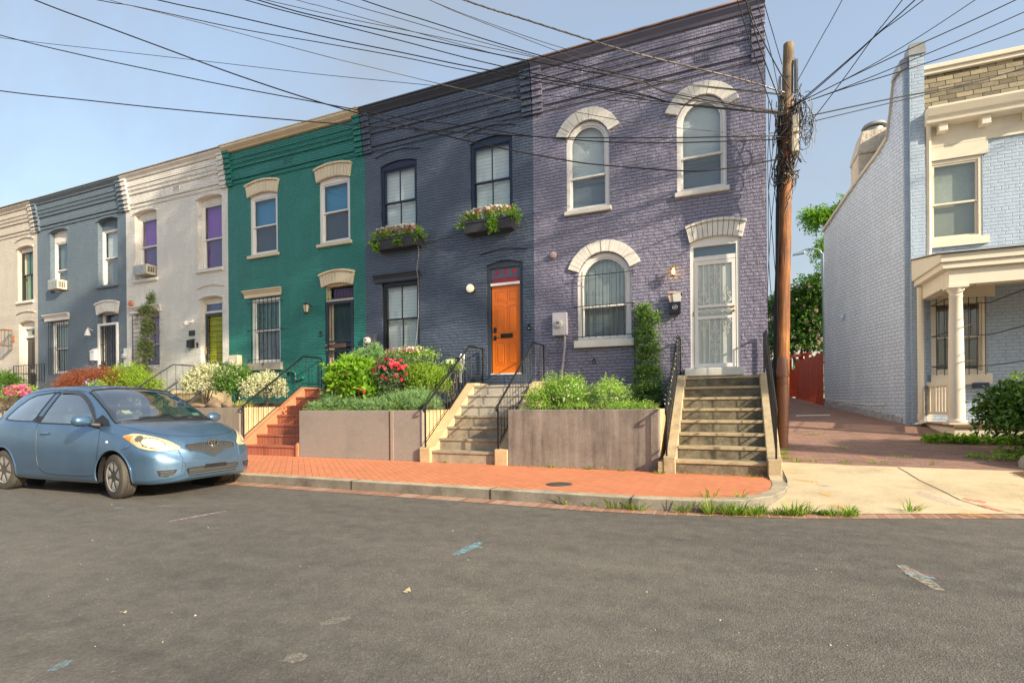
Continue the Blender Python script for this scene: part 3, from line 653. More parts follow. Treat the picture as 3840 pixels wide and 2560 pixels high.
# lavender stair: weathered concrete
S1 = steps('front_steps', 'weathered grey concrete steps leading up to the white security door of the lavender house', -.752, .487, 8, .13, 1.665, 8.22, .29, CONC, CONCC, mt=CONCC)  # sunlight put into the paler treads; risers mossy and darker
ck = [(8.12, .05), (8.12, .38), (8.36, .40), (10.18, 1.70), (D-.002, 1.70), (D-.002, .05)]
for a, b in ((-.93, -.754), (.489, .67)): cheek(S1, a, b, ck, CONCC)
# navy stair
S2 = steps('front_steps', 'pale concrete steps between the two planters, leading up to the orange door', -5.10, -3.80, 7, .13, 1.60, 8.36, .29, [CONCB, CONCW], CONCT)
ck = [(8.28, .05), (8.28, .40), (8.50, .42), (10.20, 1.66), (D-.002, 1.66), (D-.002, .05)]
cheek(S2, -5.33, -5.102, ck, CONCT); cheek(S2, -3.798, -3.55, ck, CONCT)
bz('door_base', nav, S2, (-5.42, -4.16, D-.06, D-.001, 1.605, 1.86))
# brick stair of the green house
BRS = paver('stair_brick', (.33, .115, .07), bw=.205, rh=.06, depth=.004, mcol=(.5, .36, .25), mk=.5)
def brickstep():
    m, ns, ln, p = newmat('stair_bricks')
    pos = N(ns, 'NewGeometry').outputs['Position']; s = N(ns, 'SeparateXYZ'); ln.new(pos, s.inputs[0])
    x = mth(ns, ln, 'DIVIDE', mth(ns, ln, 'ADD', s.outputs[0], 200.), .098); fr = mth(ns, ln, 'FRACT', x)
    wn = N(ns, 'TexWhiteNoise', noise_dimensions='1D'); ln.new(mth(ns, ln, 'FLOOR', x), wn.inputs['W'])
    c = ramp(ns, ln, wn.outputs['Value'], [(0, (.27, .08, .045)), (1, (.38, .13, .08))])
    jf = ramp(ns, ln, fr, [(.0, 1.), (.05, 1.), (.09, 0.), (.96, 0.), (1, 1.)])
    c = mixc(ns, ln, mth(ns, ln, 'MULTIPLY', jf, .8), c, (.42, .28, .19)); ln.new(c, p.inputs['Base Color']); p.inputs['Roughness'].default_value = .5
    b = N(ns, 'Bump'); b.inputs['Distance'].default_value = 1
    ln.new(mth(ns, ln, 'ADD', mth(ns, ln, 'MULTIPLY', jf, -.003), mth(ns, ln, 'MULTIPLY', noise(ns, ln, pos, 50, 4), .004)), b.inputs['Height']); ln.new(b.outputs[0], p.inputs['Normal'])
    return m
BST = brickstep()
S3 = steps('front_steps', 'red brick steps with a tiled cheek wall, leading up to the green house', -9.88, -8.42, 7, .13, 1.63, 8.38, .29, BST, BST)
TILE = paver('cheek_tile', (.52, .21, .11), bw=.30, rh=.27, rot=0, depth=.003, mcol=(.50, .36, .24), rough=.5)
ck = [(8.34, .05), (8.34, .40), (10.15, 1.66), (D-.002, 1.66), (D-.002, .05)]
cheek(S3, -10.05, -9.882, ck, TILE)
cheek(S3, -8.418, -8.335, [(8.34, .05), (8.34, .38), (8.62, .58), (9.2, 1.0), (9.3, 1.05), (D-.002, 1.66), (D-.002, .05)], TILE)
# farther stairs, mostly hidden by the car
S4 = steps('front_steps', 'tan concrete steps behind the car, leading up to the lime door', -14.75, -13.55, 7, .13, 1.60, 8.38, .29, CONCC, CONCC)
ck = [(8.30, .05), (8.30, .40), (10.15, 1.66), (D-.002, 1.66), (D-.002, .05)]
for a, b in ((-14.95, -14.752), (-13.548, -13.35)): cheek(S4, a, b, ck, CONCC)
S5 = steps('front_steps', 'pale steps behind the car leading up to the blue-grey house', -19.7, -18.5, 7, .13, 1.60, 8.38, .29, CONCC, CONCC)
for a, b in ((-19.9, -19.702), (-18.498, -18.3)): cheek(S5, a, b, ck, CONCC)
S6 = steps('front_steps', 'cream painted steps at the left edge, leading up to the door numbered 435', -24.6, -23.3, 7, .13, 1.60, 8.38, .29, CONCT, CONCT)
for a, b in ((-24.8, -24.602), (-23.298, -23.1)): cheek(S6, a, b, ck, CONCT)
# planters
def planter(label, x0, x1, m, zt=1.09, y0=8.30, joints=(), th=.16, sidem=None):
    root = thing('planter', ((x0+x1)/2, y0, .1), label, 'planter', 'raised planters along the pavement')
    g = MB(); g.box(x0, x1, y0, y0+th, .02, zt); g.build('front_wall', m, root, bevel=.012)
    for a, b in ((x0, x0+th), (x1-th, x1)): bz('side_wall', sidem or m, root, (a, b, y0+th+.001, D-.002, .02, zt), bevel=.012)
    g = MB(); nx, ny = 30, 14; rnd = random.Random(int(x0*10))
    hs = [[rnd.uniform(-.03, .03) for _ in range(ny+1)] for _ in range(nx+1)]
    vs = [(x0+th+.001+(x1-x0-2*th-.002)*i/nx, y0+th+.001+(D-.004-y0-th)*j/ny, zt-.05+.18*j/ny+hs[i][j]) for i in range(nx+1) for j in range(ny+1)]
    g.add(vs, [(i*(ny+1)+j, (i+1)*(ny+1)+j, (i+1)*(ny+1)+j+1, i*(ny+1)+j+1) for i in range(nx) for j in range(ny)]); g.build('soil', SOIL, root, smooth=True)
    for jx in joints:
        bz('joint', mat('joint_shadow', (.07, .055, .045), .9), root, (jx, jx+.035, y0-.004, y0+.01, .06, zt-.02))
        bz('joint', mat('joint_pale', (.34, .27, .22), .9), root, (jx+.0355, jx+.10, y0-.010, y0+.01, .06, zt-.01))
    return root
P1 = planter('stained concrete planter wall in front of the lavender house, full of light green weeds', -3.545, -1.005, PLW, sidem=CONCT)
P2 = planter('smooth taupe stucco planter with a vertical joint, in front of the navy house', -8.33, -5.335, PLW2, joints=(-6.06,), sidem=CONCT, y0=8.36)
P3 = planter('dark grey concrete planter edged with rocks, right behind the blue car', -13.34, -10.06, PLW3, zt=1.17, y0=8.36, sidem=CONCT)
P4 = planter('low grey planter hidden behind the car, holding the red maple and an evergreen', -18.29, -14.96, PLW3, zt=1.12, y0=8.36)
P5 = planter('low planter behind the car roof, in front of the blue-grey house', -23.09, -19.91, PLW3, zt=1.12, y0=8.36)
P6 = planter('cream planter with pink flowers at the left edge', -27.9, -24.81, CONCT, zt=1.1, y0=8.36)
for xx in (-.97,):
    bz('planter_footing', CONCC, P1, (-1.003, -.932, 8.13, D-.003, .02, .30))
# railings: handrail, posts, balusters
def railing(label, x, y0, y1, yend, zb0, zb1, h=.78, nb=12, scroll=True, lights=False, m=BLK, side_end=None, nbu=3):
    """iron stair railing in a plane of constant x; rises from y0 to y1 and runs level to yend"""
    root = thing('stair_railing', (x, y0, zb0), label, 'railing', 'black iron stair railings')
    s = (zb1-zb0)/(y1-y0)
    zl = lambda y: zb0+s*(min(y, y1)-y0)
    top = [(x, y0-.03, zb0+h-.10), (x, y0-.07, zb0+h-.06), (x, y0-.06, zb0+h-.02), (x, y0-.01, zb0+h+.0)]
    g = MB(); g.tube(top+[(x, y1, zb1+h), (x, y1+.03, zb1+h+.005), (x, yend, zb1+h+.005)], .019, 8); g.build('handrail', m, root, smooth=True)
    g = MB(); g.tube([(x, y0, zb0+.10), (x, y1, zb1+.10), (x, yend, zb1+.10)], .011, 6); g.build('bottom_rail', m, root)
    for yy in (y0, yend): bz('post', m, root, (x-.013, x+.013, yy-.013, yy+.013, zl(yy)-(.02), zl(yy)+h-.005), bevel=.002)
    ys_ = [y0+(y1-y0)*(i+1)/(nb+1) for i in range(nb)]+[y1+(yend-y1)*(i+.4)/nbu for i in range(nbu)]
    for yy in ys_: g = MB(); g.cyl((x, yy, zl(yy)+.10), (x, yy, zl(yy)+h-.005), .0062, 6); g.build('baluster', m, root)
    if lights:
        g = MB(); pts = []
        n = 130
        for i in range(n):
            t = i/(n-1); yy = y0+(y1-y0)*t; a = t*pi*2*17
            pts.append((x+.03*cos(a), yy, zl(yy)+h+.03*sin(a)-.0))
        g.tube(pts, .0035, 4); o = g.build('light_string', mat('green_wire', (.03, .07, .04), .6), root)
        for i in range(3, n, 4):
            p = Vector(pts[i]); d = Vector((random.uniform(-1, 1), random.uniform(-.5, .5), random.uniform(-1, 1))).normalized()
            g = MB(); g.cyl(p, p+d*.030, .006, 5, .004); g.build('fairy_bulb', mat('bulb_clear', (.62, .62, .55), .2), o)
    return root
railing('black railing on the left of the steps to the lavender house, wound with fairy lights', -.885, 8.19, 10.20, D-.06, .37, 1.70, h=.74, nb=13, lights=True)
railing('plain black railing on the right of the steps to the lavender house', .60, 8.19, 10.20, D-.06, .37, 1.70, h=.74, nb=13)
railing('black railing on the left of the steps to the orange door', -5.22, 8.32, 10.12, D-.06, .38, 1.68, h=.78, nb=12)
railing('black railing on the right of the steps to the orange door', -3.74, 8.32, 10.12, D-.06, .38, 1.68, h=.78, nb=12)
railing('black railing on the left of the brick steps', -9.96, 8.38, 10.15, D-.06, .42, 1.66, h=.78, nb=12)
railing('black railing on the right of the brick steps, half hidden by leaves', -8.38, 9.2, 10.15, D-.06, 1.0, 1.66, h=.78, nb=6)
IRN = mat('worn_iron', (.05, .05, .05), .5, var=.3)
railing('thin grey railing left of the steps to the lime door', -14.86, 8.42, 10.15, D-.06, .42, 1.62, h=.80, nb=9, m=IRN)
railing('thin grey railing right of the steps to the lime door', -13.46, 8.42, 10.15, D-.06, .42, 1.62, h=.80, nb=9, m=IRN)
railing('thin grey railing left of the steps to the blue-grey house', -19.8, 8.42, 10.15, D-.06, .42, 1.62, h=.80, nb=9, m=IRN)
railing('thin grey railing right of the steps to the blue-grey house', -18.4, 8.42, 10.15, D-.06, .42, 1.62, h=.80, nb=9, m=IRN)
railing('thin grey railing beside the pink flowers at the left edge', -23.2, 8.42, 10.15, D-.06, .42, 1.62, h=.80, nb=9, m=IRN)
# low iron fences
def fence(label, x0, x1, y, z, h, n, y2=None):
    root = thing('iron_fence', ((x0+x1)/2, y, z), label, 'fence')
    y2 = y if y2 is None else y2
    P_ = lambda t, zz: (x0+(x1-x0)*t, y+(y2-y)*t, zz)
    for nm, zz in (('top_rail', z+h), ('bottom_rail', z+.10)):
        g = MB(); g.tube([P_(0, zz), P_(1, zz)], .012, 6); g.build(nm, BLK, root)
    for i in range(n+1):
        g = MB(); g.cyl(P_(i/n, z), P_(i/n, z+h), .008 if i not in (0, n) else .014, 6); g.build('picket', BLK, root)
fence('low black iron fence behind the pink flowers at the left edge', -27.8, -24.3, 9.6, 1.1, .95, 16)
fence('small black iron balcony guard in front of the barred blue-grey window', -23.05, -21.2, 10.1, 2.05, .62, 12)
# ------------------------------------------------------------------ doors
def spiral(cx, cz, r, y, a0, turns=1.3, sgn=1, n=16):
    return [(cx+r*(1-.78*i/n)*cos(a0+sgn*turns*2*pi*i/n), y, cz+r*(1-.78*i/n)*sin(a0+sgn*turns*2*pi*i/n)) for i in range(n+1)]
def scrollwork(g, cx, cz, s, y, up=1, r=.0042):
    """mirrored S and C scrolls on a bar"""
    for sx in (-1, 1):
        g.tube([(cx+sx*(p[0]-cx), p[1], p[2]) for p in spiral(cx+.045*s, cz-.10*s*up, .032*s, y, pi*.5*up, 1.2, -1)], r, 5)
        g.tube([(cx+sx*(p[0]-cx), p[1], p[2]) for p in spiral(cx+.040*s, cz+.02*s*up, .026*s, y, -pi*.5*up, 1.2, 1)], r, 5)
        g.tube([(cx, y, cz-.14*s*up), (cx+sx*.05*s, y, cz-.12*s*up), (cx+sx*.075*s, y, cz-.07*s*up), (cx+sx*.03*s, y, cz-.02*s*up), (cx+sx*.012*s, y, cz+.04*s*up), (cx+sx*.028*s, y, cz+.09*s*up), (cx, y, cz+.15*s*up)], r, 5)
    g.tube([(cx, y, cz+.10*s*up), (cx, y, cz+.17*s*up)], r*1.4, 5)
# lavender: white storm door with scrolls
def casing(root, x0, x1, z0, z1, m, y=D, rec=.03, wd=.06, zt=None, kind='flat', name='door_frame', depth=.08):
    g = MB(); g.prism(outline(x0+.002, x1-.002, z0, z1-.002, kind, .07), y+rec, y+rec+depth, XZ, holes=[outline(x0+wd, x1-wd, z0+.0005, (zt or z1-wd))])
    return g.build(name, m, root, bevel=.004)
fr = casing(H1, -.70, .20, 1.86, 4.42, WHT2, rec=.015, wd=.065, zt=4.235, kind='seg')
bz('transom_rail', WHT2, fr, (-.634, .134, D+.02, D+.08, 3.955, 4.045), bevel=.004)
bz('transom_pane', GL, fr, (-.634, .134, D+.06, D+.064, 4.046, 4.234)); bz('transom_room', mat('transom_dark', (.05, .09, .11), .5), fr, (-.634, .134, D+.15, D+.154, 4.046, 4.234))
dr = MB().prism(outline(-.628, .128, 1.872, 3.95), D+.02, D+.055, XZ, holes=[outline(-.555, .055, 1.95, 2.815), outline(-.555, .055, 2.87, 3.04), outline(-.555, .055, 3.095, 3.875)]).build('storm_door', WHT2, H1, bevel=.004)
bz('pane', mat('milky_pane', (.54, .60, .56), .15, var=.05, spec=.8), dr, (-.56, .06, D+.06, D+.064, 1.94, 3.88))
g = MB(); yb = D+.03
for i in range(1, 6):
    x = -.555+.61*i/6
    if i == 0: continue
    g.box(x-.006, x+.006, yb-.006, yb+.006, 1.95, 2.815); g.box(x-.006, x+.006, yb-.006, yb+.006, 3.095, 3.875)
g.build('bars', WHT2, dr)
g = MB(); c0 = -.25
for z, s, u in ((3.66, 1.25, 1), (3.45, 1.25, -1), (2.55, 1.25, 1), (2.17, 1.25, -1)): scrollwork(g, c0, z, s, yb-.012, u)
for sx in (-1, 1):
    x = c0+sx*.205
    scrollwork(g, x, 3.28, 1.2, yb-.012, 1); scrollwork(g, x, 2.66, 1.2, yb-.012, -1)
for k in range(6):
    x = -.50+.10*k
    g.tube(spiral(x, 2.955, .052, yb-.008, 0 if k % 2 else pi, 1.4, 1 if k % 2 else -1), .0075, 5)
g.build('scrollwork', WHT2, dr)
brass = mat('brass', (.60, .40, .12), .3, metal=.9)
g = MB(); g.lathe([(.0, -.05), (.02, -.05), (.028, -.035), (.028, -.02), (.012, -.012), (.012, 0)], (.085, D+.02, 2.94), 'y', 14); g.lathe([(.0, -.02), (.02, -.02), (.024, 0)], (.085, D+.02, 3.03), 'y', 14); g.build('handle', brass, dr, smooth=True)
bz('hinge', brass, dr, (-.655, -.630, D+.012, D+.02, 2.88, 2.97))
# navy: orange six panel door
ORG = mat('orange_door', (.72, .17, .012), .38, var=.04, coat=.2)
fr = casing(H2, -5.14, -4.24, 1.862, 4.45, NVW, rec=.035, wd=.085, zt=4.30, kind='seg')
bz('transom_rail', WHT2, fr, (-5.05, -4.33, D+.02, D+.10, 3.895, 3.955), bevel=.004)
tr = bz('transom_pane', mat('transom_glass', (.055, .065, .11), .12, var=.2, spec=.8), fr, (-5.054, -4.326, D+.07, D+.074, 3.956, 4.299))
red = mat('red_film', (.36, .008, .02), .3)
g = MB()
for k in range(3):
    cx = -4.90+.21*k
    P_ = [(cx+(.085 if i % 2 == 0 else .034)*cos(pi/2+i*pi/5), 4.205+(.085 if i % 2 == 0 else .034)*sin(pi/2+i*pi/5)) for i in range(10)]
    g = MB(); g.prism(P_, D+.064, D+.068, XZ, back=False); g.build('star', red, fr)
for z in (4.035, 3.975): bz('stripe', red, fr, (-5.02, -4.36, D+.064, D+.068, z, z+.038))
def panel_door(root, x0, x1, z0, z1, m, y, panels, name='door'):
    d = bz(name, m, root, (x0, x1, y, y+.045, z0, z1), bevel=.003)
    g = MB(); w_ = x1-x0; h = z1-z0
    for a, b, c, e in panels:
        q = (x0+w_*a, x0+w_*b, z0+h*c, z0+h*e)
        o = outline(q[0], q[1], q[2], q[3]); i_ = outline(q[0]+.018, q[1]-.018, q[2]+.018, q[3]-.018)
        g.ring(o, i_, y-.007, y+.001, XZ); i2 = outline(q[0]+.045, q[1]-.045, q[2]+.045, q[3]-.045)
        g.prism(i2, y-.009, y+.001, XZ, back=False)
    g.build('panel_moulding', m, d, bevel=.003); return d
SIX = [(.13, .45, .10, .36), (.55, .87, .10, .36), (.13, .45, .44, .78), (.55, .87, .44, .78), (.13, .45, .83, .945), (.55, .87, .83, .945)]
dr = panel_door(H2, -5.035, -4.315, 1.895, 3.885, ORG, D+.075, SIX)
bz('letter_slot', mat('dark_bronze', (.04, .028, .022), .4, metal=.5), dr, (-4.82, -4.52, D+.055, D+.072, 2.70, 2.80), bevel=.008)
bz('lock', BLK, dr, (-4.99, -4.92, D+.045, D+.072, 2.83, 2.95), bevel=.01); bz('handle', BLK, dr, (-4.99, -4.93, D+.055, D+.072, 2.66, 2.76), (-4.96, -4.86, D+.035, D+.05, 2.70, 2.715), bevel=.004)
g = MB(); g.lathe([(.0, 0), (.008, 0), (.01, .01)], (-4.66, D+.064, 3.50), 'y', 8); g.build('peephole', BLK, dr)
bz('threshold', WHT2, fr, (-5.05, -4.30, D+.0, D+.12, 1.865, 1.893))
# green: dark gate and stained glass transom
fr = casing(H3, -9.87, -8.93, 1.62, 4.47, CREAMP, rec=.05, wd=.05, zt=4.33, kind='seg', depth=.15)
def stained():
    m, ns, ln, p = newmat('stained_glass'); pos = N(ns, 'NewGeometry').outputs['Position']
    v = N(ns, 'TexVoronoi', i_Scale=14.0); ln.new(pos, v.inputs['Vector'])
    ln.new(ramp(ns, ln, v.outputs['Color'], [(0, (.05, .01, .09)), (.5, (.10, .03, .14)), (.8, (.03, .03, .10)), (1, (.16, .03, .07))]), p.inputs['Base Color']); p.inputs['Roughness'].default_value = .15; return m
bz('transom_pane', stained(), fr, (-9.70, -8.985, D+.14, D+.145, 4.02, 4.27)); bz('transom_rail', CREAMP, fr, (-9.818, -8.982, D+.06, D+.17, 3.94, 4.0))
g = MB()
for i in range(9): g.cyl((-9.80+.105*i, D+.035, 3.98), (-9.80+.105*i, D+.035, 4.33), .006, 5)
for z in (4.02, 4.25): g.cyl((-9.84, D+.035, z), (-8.95, D+.035, z), .006, 5)
g.build('transom_bars', BLK, fr)
bz('door', mat('green_inner_door', (.02, .075, .07), .4), H3, (-9.80, -8.99, D+.16, D+.20, 1.64, 3.94)); bz('door_jamb', CREAMP, H3, (-9.80, -9.70, D+.12, D+.158, 1.64, 3.94))
NVI = mat('navy_iron', (.018, .024, .045), .4)
gt = MB().prism(outline(-9.845, -8.95, 1.66, 3.93), D+.0, D+.04, XZ, holes=[outline(-9.765, -9.03, 1.74, 2.62), outline(-9.765, -9.03, 2.66, 2.86), outline(-9.765, -9.03, 2.90, 3.85)]).build('security_gate', NVI, H3, bevel=.004)
g = MB()
for i in range(1, 8):
    x = -9.765+.735*i/8
    g.box(x-.006, x+.006, D+.012, D+.024, 1.74, 2.62); g.box(x-.006, x+.006, D+.012, D+.024, 2.90, 3.85)
g.build('bars', NVI, gt)
g = MB()
for z, u in ((3.50, 1), (3.22, -1), (2.35, 1), (2.05, -1)): scrollwork(g, -9.40, z, 1.3, D+.002, u)
for x in (-9.70, -9.64, -9.15, -9.09): g.tube(spiral(x, 2.76, .05, D+.008, 0, 1.3), .007, 5)
g.build('scrollwork', NVI, gt)
bz('letter_slot', mat('copper_slot', (.16, .09, .07), .4, metal=.6), gt, (-9.60, -9.20, D-.012, D+.01, 2.70, 2.82), bevel=.006)
g = MB(); g.lathe([(0, -.06), (.025, -.055), (.03, -.035), (.012, -.02), (.012, 0)], (-9.80, D-.001, 2.78), 'y', 12); g.lathe([(0, -.02), (.02, -.018), (.02, 0)], (-9.80, D-.001, 2.66), 'y', 12); g.build('handle', brass, gt, smooth=True)
# white: lime door behind dark gate
LIME = mat('lime_door', (.36, .40, .02), .45, var=.06)
fr = casing(H4, -14.64, -13.71, 1.62, 4.46, WHT, rec=.14, wd=.05, zt=4.27, kind='seg', depth=.1)
bz('transom_pane', mat('blue_transom', (.05, .09, .22), .15, spec=.8), fr, (-14.585, -13.765, D+.17, D+.175, 4.07, 4.26)); bz('transom_rail', WHT, fr, (-14.588, -13.762, D+.145, D+.23, 4.0, 4.066))
panel_door(H4, -14.50, -13.77, 1.64, 3.99, LIME, D+.20, SIX)
gt = MB().prism(outline(-14.585, -13.765, 1.64, 3.995), D+.12, D+.16, XZ, holes=[outline(-14.50, -13.85, 1.72, 3.91)]).build('security_gate', mat('slate_iron', (.03, .04, .06), .4), H4)
g = MB()
for i in range(13):
    z = 1.80+.165*i; g.box(-14.50, -13.85, D+.125, D+.14, z-.007, z+.007)
g.build('bars', BLK, gt); bz('lock', BLK, gt, (-14.56, -14.46, D+.10, D+.118, 2.62, 2.76)); bz('handle', brass, gt, (-14.56, -14.53, D+.09, D+.118, 2.78, 2.98), bevel=.008)
# blue grey: black gate in a white frame
fr = casing(H5, -19.60, -18.53, 1.62, 4.46, WHT, rec=.14, wd=.06, zt=4.32, kind='seg', depth=.1)
bz('transom_pane', mat('dark_transom', (.02, .03, .06), .12, spec=.8), fr, (-19.535, -18.595, D+.2, D+.205, 4.05, 4.31)); bz('transom_rail', WHT, fr, (-19.538, -18.592, D+.145, D+.23, 3.95, 4.048))
g = MB(); g.ring(outline(-19.60, -18.53, 1.63, 4.0), outline(-19.51, -18.62, 1.64, 3.93), D-.03, D+.05, XZ); f2 = g.build('gate_frame', WHT2, H5)
bz('door', mat('bluegrey_door', (.12, .15, .19), .5), H5, (-19.50, -18.60, D+.18, D+.22, 1.64, 3.94))
g = MB()
for i in range(8): x = -19.48+.84*i/7; g.box(x-.009, x+.009, D+.0, D+.018, 1.66, 3.92)
for z in (1.70, 2.25, 2.35, 2.75, 3.3, 3.7, 3.88): g.box(-19.50, -18.63, D-.004, D+.022, z-.009, z+.009)
gt = g.build('security_gate', BLK, H5); bz('lock', BLK, gt, (-19.36, -19.20, D-.02, D-.004, 2.55, 2.72))
g = MB(); g.lathe([(0, -.06), (.03, -.05), (.03, -.03), (.012, 0)], (-19.46, D-.005, 2.62), 'y', 10); g.build('handle', brass, gt, smooth=True)
# cream: dark door, number 435 on the transom
fr = casing(H6, -24.38, -23.36, 1.62, 4.42, WHT, rec=.14, wd=.10, zt=4.14, kind='seg', depth=.1)
tr = bz('transom_pane', mat('transom_grey', (.22, .28, .27), .15, spec=.8), fr, (-24.278, -23.462, D+.2, D+.205, 3.87, 4.135)); bz('transom_rail', WHT, fr, (-24.278, -23.462, D+.145, D+.23, 3.81, 3.868))
dr = panel_door(H6, -24.27, -23.47, 1.64, 3.81, mat('espresso_door', (.028, .024, .022), .4), D+.2, [(.14, .44, .5, .93), (.56, .86, .5, .93), (.14, .44, .06, .38), (.56, .86, .06, .38)])
bz('letter_slot', mat('steel_slot', (.45, .43, .4), .35, metal=.6), dr, (-24.05, -23.6, D+.185, D+.199, 2.52, 2.64))
def text(body, size, loc, rot, m, parent=None, name='lettering', depth=.004, align='CENTER'):
    cu = bpy.data.curves.new(name, 'FONT'); cu.body = body; cu.size = size; cu.extrude = depth; cu.align_x = align; cu.align_y = 'CENTER'
    tmp = bpy.data.objects.new('tmp', cu); COL.objects.link(tmp); bpy.context.view_layer.update()
    me = bpy.data.meshes.new_from_object(tmp.evaluated_get(bpy.context.evaluated_depsgraph_get())); bpy.data.objects.remove(tmp)
    me.materials.clear(); me.materials.append(m); o = bpy.data.objects.new(name, me); COL.objects.link(o)
    if parent is not None: o.parent = parent; o.location = Vector(loc)-wloc(parent)
    else: o.location = loc
    o.rotation_euler = rot; return o
text('435', .22, (-23.80, D+.19, 4.0), (pi/2, 0, 0), BLK, fr)
# ------------------------------------------------------------------ security bars on windows
def wbars(root, x0, x1, z0, z1, n, rows, y=D-.09, vert=True, tab=.05, scroll=(), m=BLK):
    g = MB()
    for i in range(n):
        if vert: x = x0+(x1-x0)*i/(n-1); g.cyl((x, y, z0-.05), (x, y, z1+.05), .008, 5)
        else: z = z0+(z1-z0)*i/(n-1); g.cyl((x0, y, z), (x1, y, z), .008, 5)
    for r in rows:
        if vert: g.tube([(x0-tab, D, r), (x0-tab, y, r), (x1+tab, y, r), (x1+tab, D, r)], .009, 5)
        else: g.tube([(r, y, z0), (r, y, z1)], .011, 5)
    if not vert: g.tube([(x0, y, z0), (x0, y, z1), (x1, y, z1), (x1, y, z0), (x0, y, z0)], .012, 5)
    o = g.build('security_bars', m, root)
    if scroll:
        g = MB()
        for (cx, cz, s) in scroll: scrollwork(g, cx, cz+.06, s, y-.008, 1); scrollwork(g, cx, cz-.20*s, s, y-.008, -1)
        g.build('scrollwork', m, o)
    return o
wbars(H1, -2.86, -1.98, 2.62, 3.92, 7, (2.60, 3.24, 3.88), tab=.18)
wbars(H3, -12.45, -11.52, 2.46, 4.18, 7, (2.50, 3.33, 4.10), tab=.16, scroll=((-12.0, 3.72, 1.5), (-12.0, 2.85, 1.5)))
wbars(H4, -17.66, -16.55, 2.62, 4.12, 12, (), vert=False)
wbars(H5, -22.30, -21.38, 2.42, 4.20, 8, (2.5, 3.3, 4.1), tab=.04)
# ------------------------------------------------------------------ the blue hatchback (own axes: x forward, y left, z up, origin under the rear axle)
def herm(xs, ys, x):
    n = len(xs)
    if x <= xs[0]: return ys[0]
    if x >= xs[-1]: return ys[-1]
    i = max(j for j in range(n-1) if xs[j] <= x)
    def sl(k):
        if k == 0: return (ys[1]-ys[0])/(xs[1]-xs[0])
        if k == n-1: return (ys[-1]-ys[-2])/(xs[-1]-xs[-2])
        a = (ys[k]-ys[k-1])/(xs[k]-xs[k-1]); b = (ys[k+1]-ys[k])/(xs[k+1]-xs[k])
        return 0 if a*b <= 0 else 2*a*b/(a+b)
    h = xs[i+1]-xs[i]; t = (x-xs[i])/h; a, b = sl(i)*h, sl(i+1)*h
    return (2*t**3-3*t*t+1)*ys[i]+(t**3-2*t*t+t)*a+(-2*t**3+3*t*t)*ys[i+1]+(t**3-t*t)*b
CU = [-.575, -.54, -.45, -.30, 0, .5, 1.0, 1.5, 2.0, 2.35, 2.6, 2.8, 2.95, 3.05, 3.15, 3.22, 3.25]
CT = dict(
 W=[.36, .60, .74, .805, .84, .845, .845, .845, .845, .845, .845, .83, .79, .735, .61, .43, .16],
 bot=[.42, .30, .24, .22, .20, .17, .17, .17, .17, .18, .185, .185, .185, .19, .205, .245, .36],
 belt=[.60, .80, .93, .985, .985, .97, .95, .93, .905, .89, .85, .795, .74, .69, .62, .55, .48],
 hr=[.64, .88, 1.06, 1.27, 1.385, 1.45, 1.46, 1.415, 1.17, .965, .925, .87, .815, .765, .685, .61, .50],
 top=[.68, .92, 1.10, 1.33, 1.455, 1.51, 1.525, 1.482, 1.215, 1.015, .97, .925, .87, .82, .74, .65, .52],
 Wb=[.32, .54, .68, .75, .78, .785, .785, .785, .78, .775, .76, .73, .675, .61, .48, .32, .10],
 Wr=[.24, .42, .50, .525, .55, .565, .57, .58, .645, .70, .67, .62, .56, .50, .40, .27, .08])
def cv(k, u): return herm(CU, CT[k], u)
SUBR = 5
def car_section(u):
    W, bo, be, hr, tp, Wb, Wr = [cv(k, u) for k in ('W', 'bot', 'belt', 'hr', 'top', 'Wb', 'Wr')]
    h = be-bo
    P_ = [(0, bo), (.80*W, bo), (W-.03, bo+.04), (W-.004, bo+.16*h/.75), (W, bo+.45*h), (W-.012, bo+.72*h), (Wb+(W-Wb)*.35, be-.045), (Wb, be), ((Wb+Wr)/2+.018, (be+hr)/2), (Wr, hr), (Wr*.83, hr+(tp-hr)*.55), (Wr*.45, tp-.006), (0, tp)]
    q = catmull([(a, b, 0) for a, b in P_], SUBR); return [(max(0, p.x), p.y) for p in q]
NU = 150
us = [CU[0]+(CU[-1]-CU[0])*(.5-.5*cos(pi*i/NU))*1.0 for i in range(NU+1)]
secs = [car_section(u) for u in us]; NR = len(secs[0])
RAILROW = 9*SUBR; BELTROW = 7*SUBR
def inpoly(x, y, P_):
    c = False; n = len(P_)
    for i in range(n):
        (x1, y1), (x2, y2) = P_[i], P_[(i+1) % n]
        if (y1 > y) != (y2 > y) and x < (x2-x1)*(y-y1)/(y2-y1)+x1: c = not c
    return c
doorwin = [(2.02, .955), (1.96, 1.03), (1.82, 1.17), (1.66, 1.29), (1.48, 1.375), (1.25, 1.418), (1.02, 1.425), (.97, 1.40), (.80, 1.02), (.78, .975), (1.4, .96)]
quart = [(.86, 1.412), (.66, 1.40), (.42, 1.375), (.25, 1.32), (.08, 1.20), (-.04, 1.08), (-.07, 1.03), (.10, 1.01), (.40, 1.0), (.62, .995), (.68, 1.04)]
ARCH = [((0, .29), .335), ((2.46, .29), .345)]
def shrink(P_, k):
    cx = sum(p[0] for p in P_)/len(P_); cy = sum(p[1] for p in P_)/len(P_)
    return [(cx+(p[0]-cx)*k, cy+(p[1]-cy)*k) for p in P_]
dwS, quS = shrink(doorwin, .97), shrink(quart, .95)
car = thing('parked_car', (-9.85, 5.0, 0), 'light blue three-door hatchback parked at the kerb, facing right, with steel hubcaps', 'car', rz=radians(1.5))
